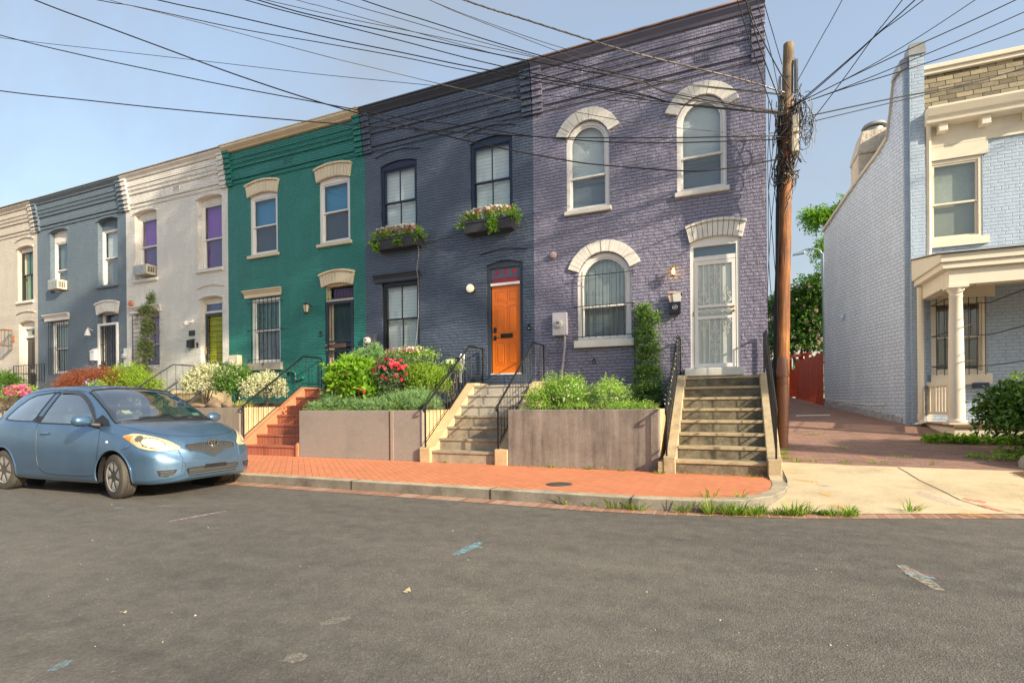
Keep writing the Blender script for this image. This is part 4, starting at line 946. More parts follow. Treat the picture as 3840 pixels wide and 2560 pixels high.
def car_body():
    full = MB(); vs = []
    for u, s in zip(us, secs):
        for (v, w_) in s: vs.append((u, -v, w_))
        for (v, w_) in s[::-1][1:-1]: vs.append((u, v, w_))
    M_ = 2*NR-2
    def vid(i, j): return i*M_+(j % M_)
    faces = []; holes = []
    for i in range(NU):
        for j in range(M_):
            f = (vid(i, j), vid(i, j+1), vid(i+1, j+1), vid(i+1, j)); c = [sum(vs[k][a] for k in f)/4 for a in range(3)]
            faces.append(f)
            jj = j if j < NR-1 else M_-1-j
            hole = False
            if 1.575 < c[0] < 2.30 and jj >= RAILROW+1: hole = True
            if BELTROW-2 <= jj < RAILROW+1 and (inpoly(c[0], c[2], dwS) or inpoly(c[0], c[2], quS)): hole = True
            if jj < RAILROW-10:
                for (a, b), R in ARCH:
                    if (c[0]-a)**2+(c[2]-b)**2 < (R-.004)**2 and abs(c[1]) > .42: hole = True
            holes.append(hole)
    faces.append(tuple(vid(0, j) for j in range(M_))[::-1]); holes.append(False)
    faces.append(tuple(vid(NU, j) for j in range(M_))); holes.append(False)
    bv = BVHTree.FromPolygons([Vector(v) for v in vs], faces)
    kept = [f for f, h in zip(faces, holes) if not h]
    # pull the arch rims onto clean circles
    V2 = [list(v) for v in vs]
    for k, v in enumerate(V2):
        for (a, b), R in ARCH:
            r = sqrt((v[0]-a)**2+(v[2]-b)**2)
            if abs(v[1]) > .42 and v[2] < .72 and R-.03 < r < R+.012 and r > 0:
                v[0] = a+(v[0]-a)*(R+.001)/r; v[2] = b+(v[2]-b)*(R+.001)/r
    return bv, V2, kept
cbv, cV, cF = car_body()
def paintm():
    m, ns, ln, p = newmat('blue_car_paint'); pos = N(ns, 'NewGeometry').outputs['Position']
    f = noise(ns, ln, pos, 2.2, 6, .65); g = ramp(ns, ln, noise(ns, ln, pos, 30, 5, .8), [(.63, 0.), (.72, 1.)])
    c = ramp(ns, ln, f, [(.3, (.085, .165, .275)), (.7, (.115, .21, .34))])
    c = mixc(ns, ln, mth(ns, ln, 'MULTIPLY', g, .35), c, (.36, .38, .38))
    ln.new(c, p.inputs['Base Color']); p.inputs['Metallic'].default_value = .62
    ln.new(ramp(ns, ln, noise(ns, ln, pos, 5, 6, .7), [(.3, .26), (.7, .42)]), p.inputs['Roughness'])
    p.inputs['Coat Weight'].default_value = .7; p.inputs['Coat Roughness'].default_value = .12
    b = N(ns, 'Bump'); b.inputs['Distance'].default_value = .004; b.inputs['Strength'].default_value = .4; ln.new(noise(ns, ln, pos, 3.2, 2), b.inputs['Height']); ln.new(b.outputs[0], p.inputs['Normal'])
    return m
PAINT = paintm(); TRIM = mat('black_trim', (.015, .016, .018), .45, var=.15); RUBBER = mat('tyre_rubber', (.075, .068, .058), .8, var=.35, vscale=6, bump=.003, bscale=90, grime=.3)
CG = glassm('car_glass', (.62, .72, .68), 3.2, .01); SILV = mat('hubcap_silver', (.50, .48, .44), .38, metal=.5, var=.12)
g = MB(); g.v = [tuple(v) for v in cV]; g.f = list(cF); g.m = [0]*len(cF)
body = g.build('body', PAINT, car, smooth=True, local=True, weld=True)
body.data.polygons.foreach_set('use_smooth', [True]*len(body.data.polygons))
def snap(p, off):
    loc, nor, _, _ = cbv.find_nearest(Vector(p))
    c = Vector((1.2, 0, .7)); 
    if nor.dot(loc-Vector((min(max(loc.x, .2), 2.7), 0, .55))) < 0: nor = -nor
    return loc+nor*off
def patch(name, m, top, bot, n=24, k=10, off=.005, parent=None, mi=None, mats=None, mirror=False, bulge=0):
    """panel laid on the body between two guide curves"""
    out = []
    for sgn in ((1, -1) if mirror else (1,)):
        T = catmull(top, n//(len(top)-1)); B = catmull(bot, n//(len(bot)-1)); L = min(len(T), len(B)); g = MB(); vs = []
        for i in range(L):
            for j in range(k+1):
                t = j/k; p = T[i].lerp(B[i], t); q = snap(p, off+bulge*sin(pi*t)*sin(pi*i/(L-1))); vs.append((q.x, q.y*sgn, q.z))
        fs = [(i*(k+1)+j, i*(k+1)+j+1, (i+1)*(k+1)+j+1, (i+1)*(k+1)+j) for i in range(L-1) for j in range(k)]
        g.v = vs; g.f = fs; g.m = [mi(((f[0]//(k+1))+.5)/(L-1), ((f[0] % (k+1))+.5)/k) if mi else 0 for f in fs]
        o = g.build(name, mats or m, parent or car, smooth=True, local=True, weld=False)
        o.data.polygons.foreach_set('use_smooth', [True]*len(o.data.polygons)); out.append(o)
    return out
def seam(pts, r=.0045, m=None, name='seam', parent=None, off=.0, sub=8, mirror=True):
    for sgn in ((1, -1) if mirror else (1,)):
        q = [snap(p, off) for p in catmull(pts, sub)]; g = MB(); g.tube([(p.x, p.y*sgn, p.z) for p in q], r, 6); g.build(name, m or TRIM, parent or body, local=True)
def sidept(u, w_): 
    s = car_section(u)
    for a, b in zip(s[2:], s[3:]):
        if a[1] <= w_ <= b[1]: t = (w_-a[1])/(b[1]-a[1]+1e-9); return Vector((u, -(a[0]+(b[0]-a[0])*t), w_))
    return Vector((u, -s[-1][0], w_))
# side glass with black surrounds
def sideglass(poly, name, inset=.025):
    for sgn in (-1, 1):
        # clip the outline into a fine grid, then drape it over the flank
        bm = bmesh.new(); bm.faces.new([bm.verts.new((a, 0, b)) for a, b in shrink(poly, 1.0)])
        for k in range(-4, 26):
            for co, no in (((k*.1, 0, 0), (1, 0, 0)), ((0, 0, .7+k*.05), (0, 0, 1))):
                bmesh.ops.bisect_plane(bm, geom=bm.faces[:]+bm.edges[:]+bm.verts[:], plane_co=co, plane_no=no)
        for v in bm.verts:
            q = sidept(v.co.x, v.co.z); v.co = (q.x, sgn*(-q.y+.001) if sgn > 0 else q.y-.001, q.z)
        me = bpy.data.meshes.new(name); bm.to_mesh(me); bm.free(); me.materials.append(CG); me.polygons.foreach_set('use_smooth', [True]*len(me.polygons))
        o = bpy.data.objects.new(name, me); COL.objects.link(o); o.parent = car
        g = MB(); n = len(poly); ins = shrink(poly, .945)
        sm = lambda P_: [P_[i] if t == 0 else ((P_[i][0]*(1-t)+P_[(i+1) % n][0]*t), (P_[i][1]*(1-t)+P_[(i+1) % n][1]*t)) for i in range(n) for t in (0, .25, .5, .75)]
        A_, B_ = sm(shrink(poly, 1.02)), sm(ins)
        def pt(p, d): q = sidept(p[0], p[1]); return (q.x, sgn*abs(q.y)+sgn*d, q.z)
        L = len(A_); g.add([pt(p, .005) for p in A_]+[pt(p, .005) for p in B_]+[pt(p, -.02) for p in A_]+[pt(p, -.02) for p in B_], [f for i in range(L) for j in [(i+1) % L] for f in ((i, j, L+j, L+i), (L+i, L+j, 3*L+j, 3*L+i), (i, 2*L+i, 2*L+j, j))])
        g.build('window_seal', TRIM, o, local=True, weld=False)
    return o
sideglass(doorwin, 'door_window'); sideglass(quart, 'quarter_window')
# black pillar between the two side windows
for sgn in (-1, 1):
    g = MB(); P_ = [(.985, 1.427), (.875, 1.422), (.69, 1.02), (.66, .985), (.80, .975), (.82, 1.02)]
    a = [sidept(*p) for p in P_]; g.add([(q.x, sgn*(-q.y+.004), q.z) for q in a], [tuple(range(6))]); g.build('pillar_trim', TRIM, car, local=True)
    g = MB(); vis = [(2.0, 1.0), (1.86, 1.15), (1.69, 1.285), (1.49, 1.385), (1.25, 1.43), (1.0, 1.435)]; vb = [(1.985, .992), (1.842, 1.122), (1.667, 1.250), (1.472, 1.347), (1.243, 1.390), (.99, 1.395)]
    a = [sidept(*p) for p in catmullxy(vis)] if False else [sidept(p.x, p.y) for p in catmull([(x, y, 0) for x, y in vis], 5)]
    b = [sidept(p.x, p.y) for p in catmull([(x, y, 0) for x, y in vb], 5)]; n = len(a)
    g.add([(q.x, sgn*(-q.y+.010), q.z) for q in a]+[(q.x, sgn*(-q.y+.022), q.z) for q in b], [(i, i+1, n+i+1, n+i) for i in range(n-1)])
    g.build('rain_visor', mat('smoked_visor', (.03, .03, .035), .12, spec=.9), car, local=True, smooth=True)
    g = MB(); tri = [(2.30, .945), (2.05, .95), (1.99, 1.03), (2.06, 1.09), (2.2, 1.02)]
    a = [sidept(*p) for p in tri]; g.add([(q.x, sgn*(-q.y+.014), q.z) for q in a], [tuple(range(5))]); g.build('corner_trim', TRIM, car, local=True)
# windscreen
i0 = min(range(len(us)), key=lambda i: abs(us[i]-1.56)); i1 = min(range(len(us)), key=lambda i: abs(us[i]-2.32))
g = MB(); rows = []
for i in range(i0, i1+1):
    s = secs[i][RAILROW:]; rows.append([(us[i], -v, w_+.002) for v, w_ in s]+[(us[i], v, w_+.002) for v, w_ in s[::-1][1:]])
L = len(rows[0]); g.v = [p for r in rows for p in r]; g.f = [(i*L+j, i*L+j+1, (i+1)*L+j+1, (i+1)*L+j) for i in range(len(rows)-1) for j in range(L-1)]; g.m = [0]*len(g.f)
ws = g.build('windscreen', CG, car, smooth=True, local=True, weld=False)
ws.data.polygons.foreach_set('use_smooth', [True]*len(ws.data.polygons))
for nm, idx in (('windscreen_seal', 0), ('windscreen_seal', len(rows)-1)):
    g = MB(); g.tube([(x, y, z+.002) for x, y, z in rows[idx]], .012, 6); g.build(nm, TRIM, ws, local=True)
for jj in (0, L-1):
    g = MB(); g.tube([r[jj] for r in rows], .012, 6); g.build('windscreen_seal', TRIM, ws, local=True)
seam([(2.33, .66, 1.0), (2.40, .35, 1.0), (2.42, 0, 1.0)], .012, name='cowl', sub=10)
seam([(2.38, .66, .96), (2.44, .35, .98), (2.46, 0, .98)], .012, name='cowl', sub=10)
g = MB()
for a, b, c in (((2.36, -.52, 1.0), (2.30, -.15, 1.045), (2.27, .06, 1.055)), ((2.39, .05, 1.02), (2.31, .32, 1.045), (2.29, .62, 1.02))):
    g.tube([a, b, c], .009, 6); g.tube([(b[0]-.03, b[1]-.22, b[2]+.008), (b[0]-.03, b[1]+.28, b[2]+.008)], .006, 5)
g.build('wipers', TRIM, car, local=True)
for (x, y, z, m) in ((2.12, -.44, 1.112, (.75, .72, .45)), (2.18, .55, 1.06, (.6, .75, .7))):
    g = MB(); a = .055; g.add([(x-.035, y-a, z+.035), (x-.035, y+a, z+.035), (x+.035, y+a, z-.012), (x+.035, y-a, z-.012)], [(0, 1, 2, 3)]); g.build('sticker', mat('sticker_%d' % int(x*100), m, .5), ws, local=True)
# seams
seam([(2.13, -.80, .94), (2.17, -.85, .72), (2.15, -.85, .50), (2.11, -.85, .36), (2.06, -.84, .29), (1.6, -.84, .27), (1.1, -.84, .28), (.93, -.84, .33), (.86, -.85, .45), (.83, -.85, .65), (.80, -.82, .85), (.76, -.79, .97)], .0042)
seam([(-.44, -.72, .66), (-.30, -.79, .665), (-.05, -.84, .67)], .003); seam([(2.78, -.80, .69), (2.70, -.83, .66), (2.62, -.84, .64)], .003)
seam([(2.42, -.72, .93), (2.70, -.66, .88), (2.92, -.56, .84), (3.03, -.42, .80), (3.09, -.2, .785), (3.105, 0, .785)], .0032)
seam([(1.50, -.60, 1.42), (.8, -.60, 1.46), (.2, -.58, 1.42), (-.2, -.54, 1.32)], .004)
seam([(2.95, -.62, .50), (3.12, -.52, .50), (3.2, -.43, .47), (3.205, -.40, .40), (3.18, -.42, .30)], .002)
seam([(2.98, -.50, .80), (3.12, -.46, .66), (3.185, -.44, .48), (3.16, -.46, .32)], .011, m=PAINT, name='bumper_crease', off=-.003)
# wheel arches: lips, liners, wheels
for (a, b), R in ARCH:
    for sgn in (-1, 1):
        pts = []
        for k in range(31):
            an = radians(-18)+radians(216)*k/30; u, w_ = a+(R+.004)*cos(an), b+(R+.004)*sin(an)
            if w_ < .20: continue
            q = sidept(u, w_); pts.append((u, sgn*abs(q.y), w_))
        g = MB(); g.tube(pts, .012, 6); g.build('arch_lip', PAINT, body, smooth=True, local=True)
        g = MB(); n = 24; ar = [(a+(R+.01)*cos(pi*2*k/n), b+(R+.01)*sin(pi*2*k/n)) for k in range(n)]
        yi, yo = sgn*.44, sgn*.80
        g.add([(u, yi, w_) for u, w_ in ar]+[(u, yo, w_) for u, w_ in ar], [(k, (k+1) % n, (k+1) % n+n, k+n) for k in range(n) if ar[k][1] > .2]+[tuple(range(n))]); g.build('wheel_well', mat('wheel_well_black', (.008, .008, .008), .9), car, local=True)
def wheel(a, sgn, steer=0):
    w_ = thing('wheel', (0, 0, 0), None, None); w_.parent = car; w_.location = (a, sgn*.735, .29); w_.rotation_euler = (0, 0, steer+(0 if sgn < 0 else pi))
    R = .293; prof = [(.195, -.082), (.205, -.092), (.25, -.093), (.280, -.082), (R-.003, -.062), (R, -.04), (R, .04), (R-.003, .062), (.280, .082), (.25, .093), (.205, .09), (.195, .08)]
    g = MB(); g.lathe(prof, (0, 0, 0), 'y', 56)
    t = g.build('tyre', RUBBER, w_, smooth=True, local=True)
    gr = MB()
    for y in (-.032, 0, .032): gr.lathe([(R+.0012, y-.003), (R+.0012, y+.003)], (0, 0, 0), 'y', 48)
    for k in range(56):
        an = 2*pi*k/56; gr.hexa([(R*cos(an+d), y, R*sin(an+d)) for d, y in ((-.006, -.06), (.006, -.06), (.03, -.036), (.018, -.036))], [((R+.0014)*cos(an+d), y, (R+.0014)*sin(an+d)) for d, y in ((-.006, -.06), (.006, -.06), (.03, -.036), (.018, -.036))])
    gr.build('tread_groove', TRIM, w_, local=True, weld=False)
    g = MB(); g.lathe([(.0, -.02), (.19, -.02), (.196, -.06), (.196, -.09), (.202, -.09), (.202, .05), (.0, .05)], (0, 0, 0), 'y', 36); rim = g.build('rim', mat('rim_dark', (.02, .02, .022), .5), w_, local=True)
    # hubcap: eight broad blades round a domed centre
    g = MB(); g.lathe([(.0, -.082), (.03, -.081), (.05, -.074), (.062, -.06)], (0, 0, 0), 'y', 24); g.lathe([(.176, -.078), (.190, -.090), (.203, -.088), (.203, -.07), (.18, -.065)], (0, 0, 0), 'y', 48)
    for k in range(7):
        an = 2*pi*k/7+.2
        def P3(r, d, y): return (r*cos(an+d), y, r*sin(an+d))
        o = [(.05, -.42), (.11, -.36), (.182, -.30), (.182, .36), (.11, .30), (.05, .42)]
        g.add([P3(r, d, -.066-.018*sin(min(1, r/.19)*pi*.5) + (-.008 if abs(d) < .1 else 0)) for r, d in o]+[P3(.115, -.03, -.098)], [(0, 1, 6), (1, 2, 6), (2, 3, 6), (3, 4, 6), (4, 5, 6), (5, 0, 6)])
    g.build('hubcap', SILV, w_, smooth=True, local=True)
for a, st in ((0, 0), (2.46, radians(-11))):
    for sgn in (-1, 1): wheel(a, sgn, st)
# lamps
HLt = [(2.60, .80, .82), (2.78, .745, .885), (2.93, .655, .845), (3.05, .545, .765), (3.13, .42, .645)]
HLb = [(2.60, .80, .81), (2.76, .82, .745), (2.90, .77, .66), (3.03, .64, .60), (3.13, .43, .615)]
LENS = mat('lamp_lens', (.46, .42, .27), .3, var=.10, spec=.5, coat=.4); LENB = mat('lamp_reflector', (.62, .58, .42), .3, var=.1, vscale=18, spec=.5, coat=.4)
AMB = mat('amber_lens', (.85, .25, .02), .2, coat=1.)
def hl(t, s):
    if t < .23 and s > .25+t*.6: return 1
    e = ((t-.62)/.20)**2+((s-.55)/.34)**2
    if e < .75: return 2
    if e < 1.05 or ((t-.36)/.07)**2+((s-.5)/.25)**2 < 1: return 3
    return 0
for o in patch('headlight', None, HLt, HLb, n=40, k=16, off=.007, mats=[LENS, AMB, LENB, mat('lamp_bezel', (.16, .15, .12), .3, metal=.4)], mi=hl, mirror=True, bulge=.018): pass
seam(HLt, .0045, name='headlight_gap'); seam(HLb, .0045, name='headlight_gap')
# grille
def front(v, w_): return (3.3, v, w_)
def fray(v, w_, off):
    h = cbv.ray_cast(Vector((4, v, w_)), Vector((-1, 0, 0)))
    return Vector((h[0].x+off, v, w_)) if h[0] else Vector((3.2, v, w_))
def frontpoly(name, m, poly, off=.004, parent=None, thick=0):
    bm = bmesh.new(); bm.faces.new([bm.verts.new((0, a, b)) for a, b in poly])
    for k in range(-20, 21):
        bmesh.ops.bisect_plane(bm, geom=bm.faces[:]+bm.edges[:]+bm.verts[:], plane_co=(0, k*.04, 0), plane_no=(0, 1, 0))
    for k in range(0, 24): bmesh.ops.bisect_plane(bm, geom=bm.faces[:]+bm.edges[:]+bm.verts[:], plane_co=(0, 0, .2+k*.03), plane_no=(0, 0, 1))
    for v in bm.verts: v.co = fray(v.co.y, v.co.z, off)
    me = bpy.data.meshes.new(name); bm.to_mesh(me); bm.free(); me.materials.append(m); o = bpy.data.objects.new(name, me); COL.objects.link(o); o.parent = parent or car
    me.polygons.foreach_set('use_smooth', [True]*len(me.polygons)); return o
GR = [(-.36, .69), (-.2, .705), (0, .715), (.2, .705), (.36, .69), (.385, .64), (.34, .60), (.17, .575), (.08, .53), (0, .505), (-.08, .53), (-.17, .575), (-.34, .60), (-.385, .64)]
GRD = mat('grille_black', (.012, .012, .013), .6)
gr = frontpoly('grille', GRD, GR, .003); mesh_m = mat('grille_mesh', (.16, .17, .18), .4, metal=.4)
g = MB()
for r in range(9):
    for c in range(-14, 15):
        v, w_ = c*.0285+(.014 if r % 2 else 0), .515+r*.0235
        if not inpoly(v, w_, shrink(GR, .95)): continue
        p = fray(v, w_, .006); n = 6; ring = [(p.x, v+.0125*cos(pi*k/3), w_+.0125*sin(pi*k/3)) for k in range(6)]; g.tube(ring, .0024, 4, closed=True)
g.build('grille_mesh', mesh_m, gr, local=True, weld=False)
q = [fray(v, w_, .006) for v, w_ in [P_ for P_ in GR]]; g = MB(); g.tube([tuple(p) for p in q], .009, 6, closed=True); g.build('grille_surround', PAINT, gr, smooth=True, local=True)
# round emblem of three crossing ovals
CHR = mat('chrome', (.75, .74, .72), .15, metal=1.); p0 = fray(0, .685, .022)
em = MB()
def oval(cy, cz, a, b, r): em.tube([(p0.x+.004, cy+a*cos(t*pi/12), cz+b*sin(t*pi/12)) for t in range(24)], r, 6, closed=True)
oval(0, .685, .074, .051, .007); oval(0, .705, .044, .018, .005); oval(0, .682, .020, .042, .005)
e_ = em.build('emblem', CHR, car, smooth=True, local=True)
g = MB(); g.add([(p0.x-.004, .072*cos(t*pi/12), .685+.049*sin(t*pi/12)) for t in range(24)], [tuple(range(24))]); g.build('emblem_plate', GRD, e_, local=True)
# lower intake, fog slots, plate
LI = [(-.37, .385), (.37, .385), (.40, .36), (.36, .275), (-.36, .275), (-.40, .36)]
li = frontpoly('lower_intake', GRD, LI, .004); g = MB()
for k in range(4): g.tube([tuple(fray(-.37+.74*i/16, .292+.026*k, .010)) for i in range(17)], .0035 if k % 2 else .006, 4)
for k in range(3): g.tube([tuple(fray(-.36+.72*i/48, .300+.028*k+(.009 if i % 2 else -.006), .010)) for i in range(49)], .0022, 4)
g.build('intake_slats', mesh_m, li, local=True, weld=False)
pl = [fray(v, w_, .018) for v, w_ in ((-.15, .405), (.17, .405), (.19, .39), (.18, .35), (-.16, .35), (-.17, .38))]
g = MB(); g.add([tuple(p) for p in pl]+[(p.x-.02, p.y, p.z) for p in pl], [tuple(range(6)), tuple(range(11, 5, -1))]+[(i, (i+1) % 6, 6+(i+1) % 6, 6+i) for i in range(6)]); g.build('plate_holder', TRIM, car, local=True, bevel=.003)
for sg in (-1, 1):
    fs_ = frontpoly('fog_slot', GRD, [(sg*.50, .375), (sg*.70, .375), (sg*.68, .30), (sg*.62, .285), (sg*.53, .32)], .004); g = MB()
    for k in range(3): g.tube([tuple(fray(sg*(.54+.13*i/4), .312+.021*k, .010)) for i in range(5)], .005, 5)
    g.build('fog_slat', mesh_m, fs_, local=True)
g = MB(); c_ = fray(-.43, .435, .0035); g.tube([tuple(fray(-.43+.022*cos(t*pi/8), .435+.022*sin(t*pi/8), .001)) for t in range(16)], .0015, 4, closed=True); g.build('tow_cover', TRIM, body, local=True)
# mirrors, handles, repeater, aerial, lip
for sgn in (-1, 1):
    g = MB(); rr = []
    for i in range(13):
        t = -1+2*i/12; ra = sqrt(max(0, 1-abs(t)**3.0))
        rr.append([(2.045+.085*ra*cos(a)*(1 if cos(a) > 0 else .35), sgn*(.955+.125*t), 1.015+.075*ra*sin(a)) for a in [2*pi*k/20 for k in range(20)]])
    g.v = [p for r in rr for p in r]; g.f = [(i*20+k, i*20+(k+1) % 20, (i+1)*20+(k+1) % 20, (i+1)*20+k) for i in range(12) for k in range(20)]; g.m = [0]*len(g.f)
    mi_ = g.build('door_mirror', PAINT, car, smooth=True, local=True, weld=False)
    g = MB(); g.tube([(2.10, sgn*.765, .945), (2.07, sgn*.82, .955), (2.055, sgn*.875, .97)], [.045, .035, .03], 8); g.build('mirror_foot', TRIM, mi_, smooth=True, local=True)
    g = MB(); q = sidept(1.0, .83); yy = abs(q.y); g.tube([(.93, sgn*(yy+.0), .83), (.95, sgn*(yy+.028), .832), (1.05, sgn*(yy+.03), .835), (1.08, sgn*(yy+.0), .835)], [.012, .014, .014, .012], 8); g.build('door_handle', PAINT, car, smooth=True, local=True)
    g = MB(); q = sidept(2.33, .735); g.lathe([(0, .010), (.02, .008), (.028, 0)], (2.33, -(abs(q.y)) if sgn < 0 else abs(q.y)-.01, .735), 'y', 14); g.v = [(v[0], (v[1]-2*(v[1]+abs(q.y)) if sgn < 0 else v[1]), .735+(v[2]-.735)*.65) for v in g.v]; g.build('side_repeater', mat('repeater', (.8, .72, .62), .2), car, local=True)
g = MB(); g.tube([(1.45, 0, 1.49), (1.15, 0, 1.66)], [.004, .0015], 5); g.build('aerial', TRIM, car, local=True)
patch('rear_window', mat('rear_glass_dark', (.01, .012, .014), .05, spec=.9), [(-.22, .43, 1.40), (-.22, 0, 1.42), (-.22, -.43, 1.40)], [(-.50, .46, 1.04), (-.50, 0, 1.04), (-.50, -.46, 1.04)], 12, 6)
patch('tail_lamp', mat('tail_red', (.45, .02, .02), .15, coat=1), [(-.36, .66, 1.10), (-.25, .74, 1.08)], [(-.50, .60, .80), (-.40, .74, .80)], 8, 6, mirror=True)
# cabin
FAB = mat('seat_fabric', (.10, .11, .12), .9, var=.2); DSH = mat('dashboard_grey', (.13, .15, .15), .7)
g = MB(); g.box(-.35, 2.3, -.70, .70, .24, .30); g.box(-.45, -.40, -.6, .6, .3, 1.0); g.build('cabin_floor', mat('carpet', (.03, .03, .03), .95), car, local=True)
g = MB(); g.hexa([(1.75, -.68, .55), (2.42, -.66, .55), (2.42, .66, .55), (1.75, .68, .55)], [(1.80, -.67, .90), (2.36, -.62, .93), (2.36, .62, .93), (1.80, .67, .90)]); g.build('dashboard', DSH, car, local=True, bevel=.03)
for sgn in (-1, 1):
    for a in (1.05, .25):
        g = MB(); g.hexa([(a, sgn*.36-.24, .36), (a+.50, sgn*.36-.24, .36), (a+.50, sgn*.36+.24, .36), (a, sgn*.36+.24, .36)], [(a, sgn*.36-.22, .52), (a+.5, sgn*.36-.22, .56), (a+.5, sgn*.36+.22, .56), (a, sgn*.36+.22, .52)])
        g.hexa([(a-.02, sgn*.36-.22, .5), (a+.12, sgn*.36-.22, .5), (a+.12, sgn*.36+.22, .5), (a-.02, sgn*.36+.22, .5)], [(a-.20, sgn*.36-.18, 1.08), (a-.09, sgn*.36-.18, 1.10), (a-.09, sgn*.36+.18, 1.10), (a-.20, sgn*.36+.18, 1.08)])
        g.hexa([(a-.20, sgn*.36-.12, 1.12), (a-.11, sgn*.36-.12, 1.12), (a-.11, sgn*.36+.12, 1.12), (a-.20, sgn*.36+.12, 1.12)], [(a-.23, sgn*.36-.10, 1.28), (a-.15, sgn*.36-.10, 1.28), (a-.15, sgn*.36+.10, 1.28), (a-.23, sgn*.36+.10, 1.28)])
        g.build('seat', FAB, car, local=True, bevel=.035)
g = MB(); g.tube([(1.72+.05*sin(t*pi/12), .36+.18*cos(t*pi/12), .90+.17*sin(t*pi/12)) for t in range(24)], .014, 6, closed=True); g.build('steering_wheel', TRIM, car, local=True, smooth=True)
g = MB(); g.box(-.4, 2.9, -.60, .60, .19, .23); g.build('underbody', mat('wheel_well_black', (.01, .01, .01), .9), car, local=True)
g = MB(); g.box(1.62, 1.66, -.10, .10, 1.33, 1.385); g.build('rear_view_mirror', TRIM, car, local=True, bevel=.01)
# ------------------------------------------------------------------ pale blue house across the alley
BF = 13.0
bbl = brick('sky_blue_brick', (.36, .46, .59), .004, rough=.6, var=.06, mk=.75, warp=.004)
bsd = brick('periwinkle_brick', (.53, .63, .82), .006, rough=.6, var=.05, mk=.6, rh=.078, mortar=.012, smooth=.25, warp=.012, peel=.25)
BW = mat('cream_white_paint', (.72, .66, .54), .5, var=.05, grime=.1)
BH = thing('corner_house', (6, BF, .6), 'pale blue brick house with mansard roof and white porch, right of the alley', 'house')
holes = [outline(3.755, 4.61, 4.41, 6.0), outline(3.77, 4.66, 1.72, 3.20)]
g = MB(); g.prism([(3.33, -.2), (12, -.2), (12, 6.5), (3.33, 6.5)], BF, BF+.01, XZ, holes=holes, back=False, sides=False)
for h in holes: g.add([(u, BF, v) for u, v in h]+[(u, BF+.3, v) for u, v in h], [(i, (i+1) % 4, (i+1) % 4+4, i+4) for i in range(4)])
g.build('front_wall', bbl, BH, weld=False)
bz('pilaster', bbl, BH, (3.42, 3.665, BF-.12, BF-.001, .2, 8.18)); bz('corner_strip', bbl, BH, (3.334, 3.419, BF-.05, BF-.001, .2, 8.0))
def SP(y, z, d=0): return (3.33-.299*(y-BF)-d, y-.299*d, z)
prof = [(BF, -.2), (BF, 8.0), (13.2, 8.0), (13.28, 7.75), (13.36, 7.3), (13.47, 6.83), (13.8, 6.66), (14.55, 6.42), (14.87, 6.30), (16.2, 5.76), (16.2, -.2)]
g = MB(); g.prism(prof, 0, .0, lambda u, w_, d: SP(u, w_, d), back=False, sides=False); g.build('side_wall', bsd, BH, weld=False)
g = MB(); q = [SP(a, b) for a, b in prof[1:-1]]
for a, b in zip(q, q[1:]):
    g.hexa([(a[0]-.05, a[1], a[2]-.02), (b[0]-.05, b[1], b[2]-.02), (b[0]+.30, b[1]+.05, b[2]-.02), (a[0]+.30, a[1]+.05, a[2]-.02)], [(a[0]-.05, a[1], a[2]+.05), (b[0]-.05, b[1], b[2]+.05), (b[0]+.30, b[1]+.05, b[2]+.05), (a[0]+.30, a[1]+.05, a[2]+.05)])
g.build('parapet_coping', mat('coping_paint', (.52, .48, .40), .6, var=.15, grime=.3), BH)
MET = mat('grey_metal_cap', (.30, .31, .31), .5, metal=.3, var=.2)
g = MB(); g.hexa([(3.40, BF-.15, 8.17), (3.69, BF-.15, 8.17), (3.69, BF+.25, 8.17), (3.40, BF+.25, 8.17)], [(3.42, BF-.14, 8.40), (3.67, BF-.14, 8.40), (3.67, BF+.22, 8.42), (3.42, BF+.22, 8.42)])
g.hexa([(3.24, BF-.07, 7.93), (3.41, BF-.07, 7.98), (3.41, BF+.3, 7.98), (3.2, BF+.3, 7.9)], [(3.28, BF-.05, 8.16), (3.41, BF-.05, 8.22), (3.41, BF+.28, 8.22), (3.24, BF+.28, 8.12)]); g.build('parapet_cap', MET, BH)
def slate():
    m, ns, ln, p = newmat('roof_slate'); uv, pos = wall_uv(ns, ln)
    bt = N(ns, 'TexBrick', i_Scale=1.0); bt.offset = .5
    for k, v in (('Brick Width', .26), ('Row Height', .112), ('Mortar Size', .007), ('Mortar Smooth', .1)): bt.inputs[k].default_value = v
    bt.inputs['Color1'].default_value = (0, 0, 0, 1); bt.inputs['Color2'].default_value = (1, 1, 1, 1); ln.new(uv, bt.inputs['Vector'])
    t = mth(ns, ln, 'ADD', mth(ns, ln, 'MULTIPLY', bt.outputs['Color'], .5), mth(ns, ln, 'MULTIPLY', noise(ns, ln, pos, 14, 6, .7), .5))
    c = ramp(ns, ln, t, [(.2, (.10, .085, .05)), (.5, (.19, .16, .10)), (.8, (.36, .31, .20))]); c = mixc(ns, ln, bt.outputs['Fac'], c, (.02, .02, .018))
    ln.new(c, p.inputs['Base Color']); p.inputs['Roughness'].default_value = .5
    b = N(ns, 'Bump'); b.inputs['Distance'].default_value = 1
    ln.new(mth(ns, ln, 'ADD', mth(ns, ln, 'MULTIPLY', bt.outputs['Fac'], -.012), mth(ns, ln, 'MULTIPLY', bt.outputs['Color'], .006)), b.inputs['Height']); ln.new(b.outputs[0], p.inputs['Normal']); return m
g = MB(); g.hexa([(3.667, BF-.14, 6.95), (12, BF-.14, 6.95), (12, BF+.8, 6.95), (3.667, BF+.8, 6.95)], [(3.667, BF+.10, 7.80), (12, BF+.10, 7.80), (12, BF+.8, 7.80), (3.667, BF+.8, 7.80)]); mr = g.build('mansard_roof', slate(), BH)
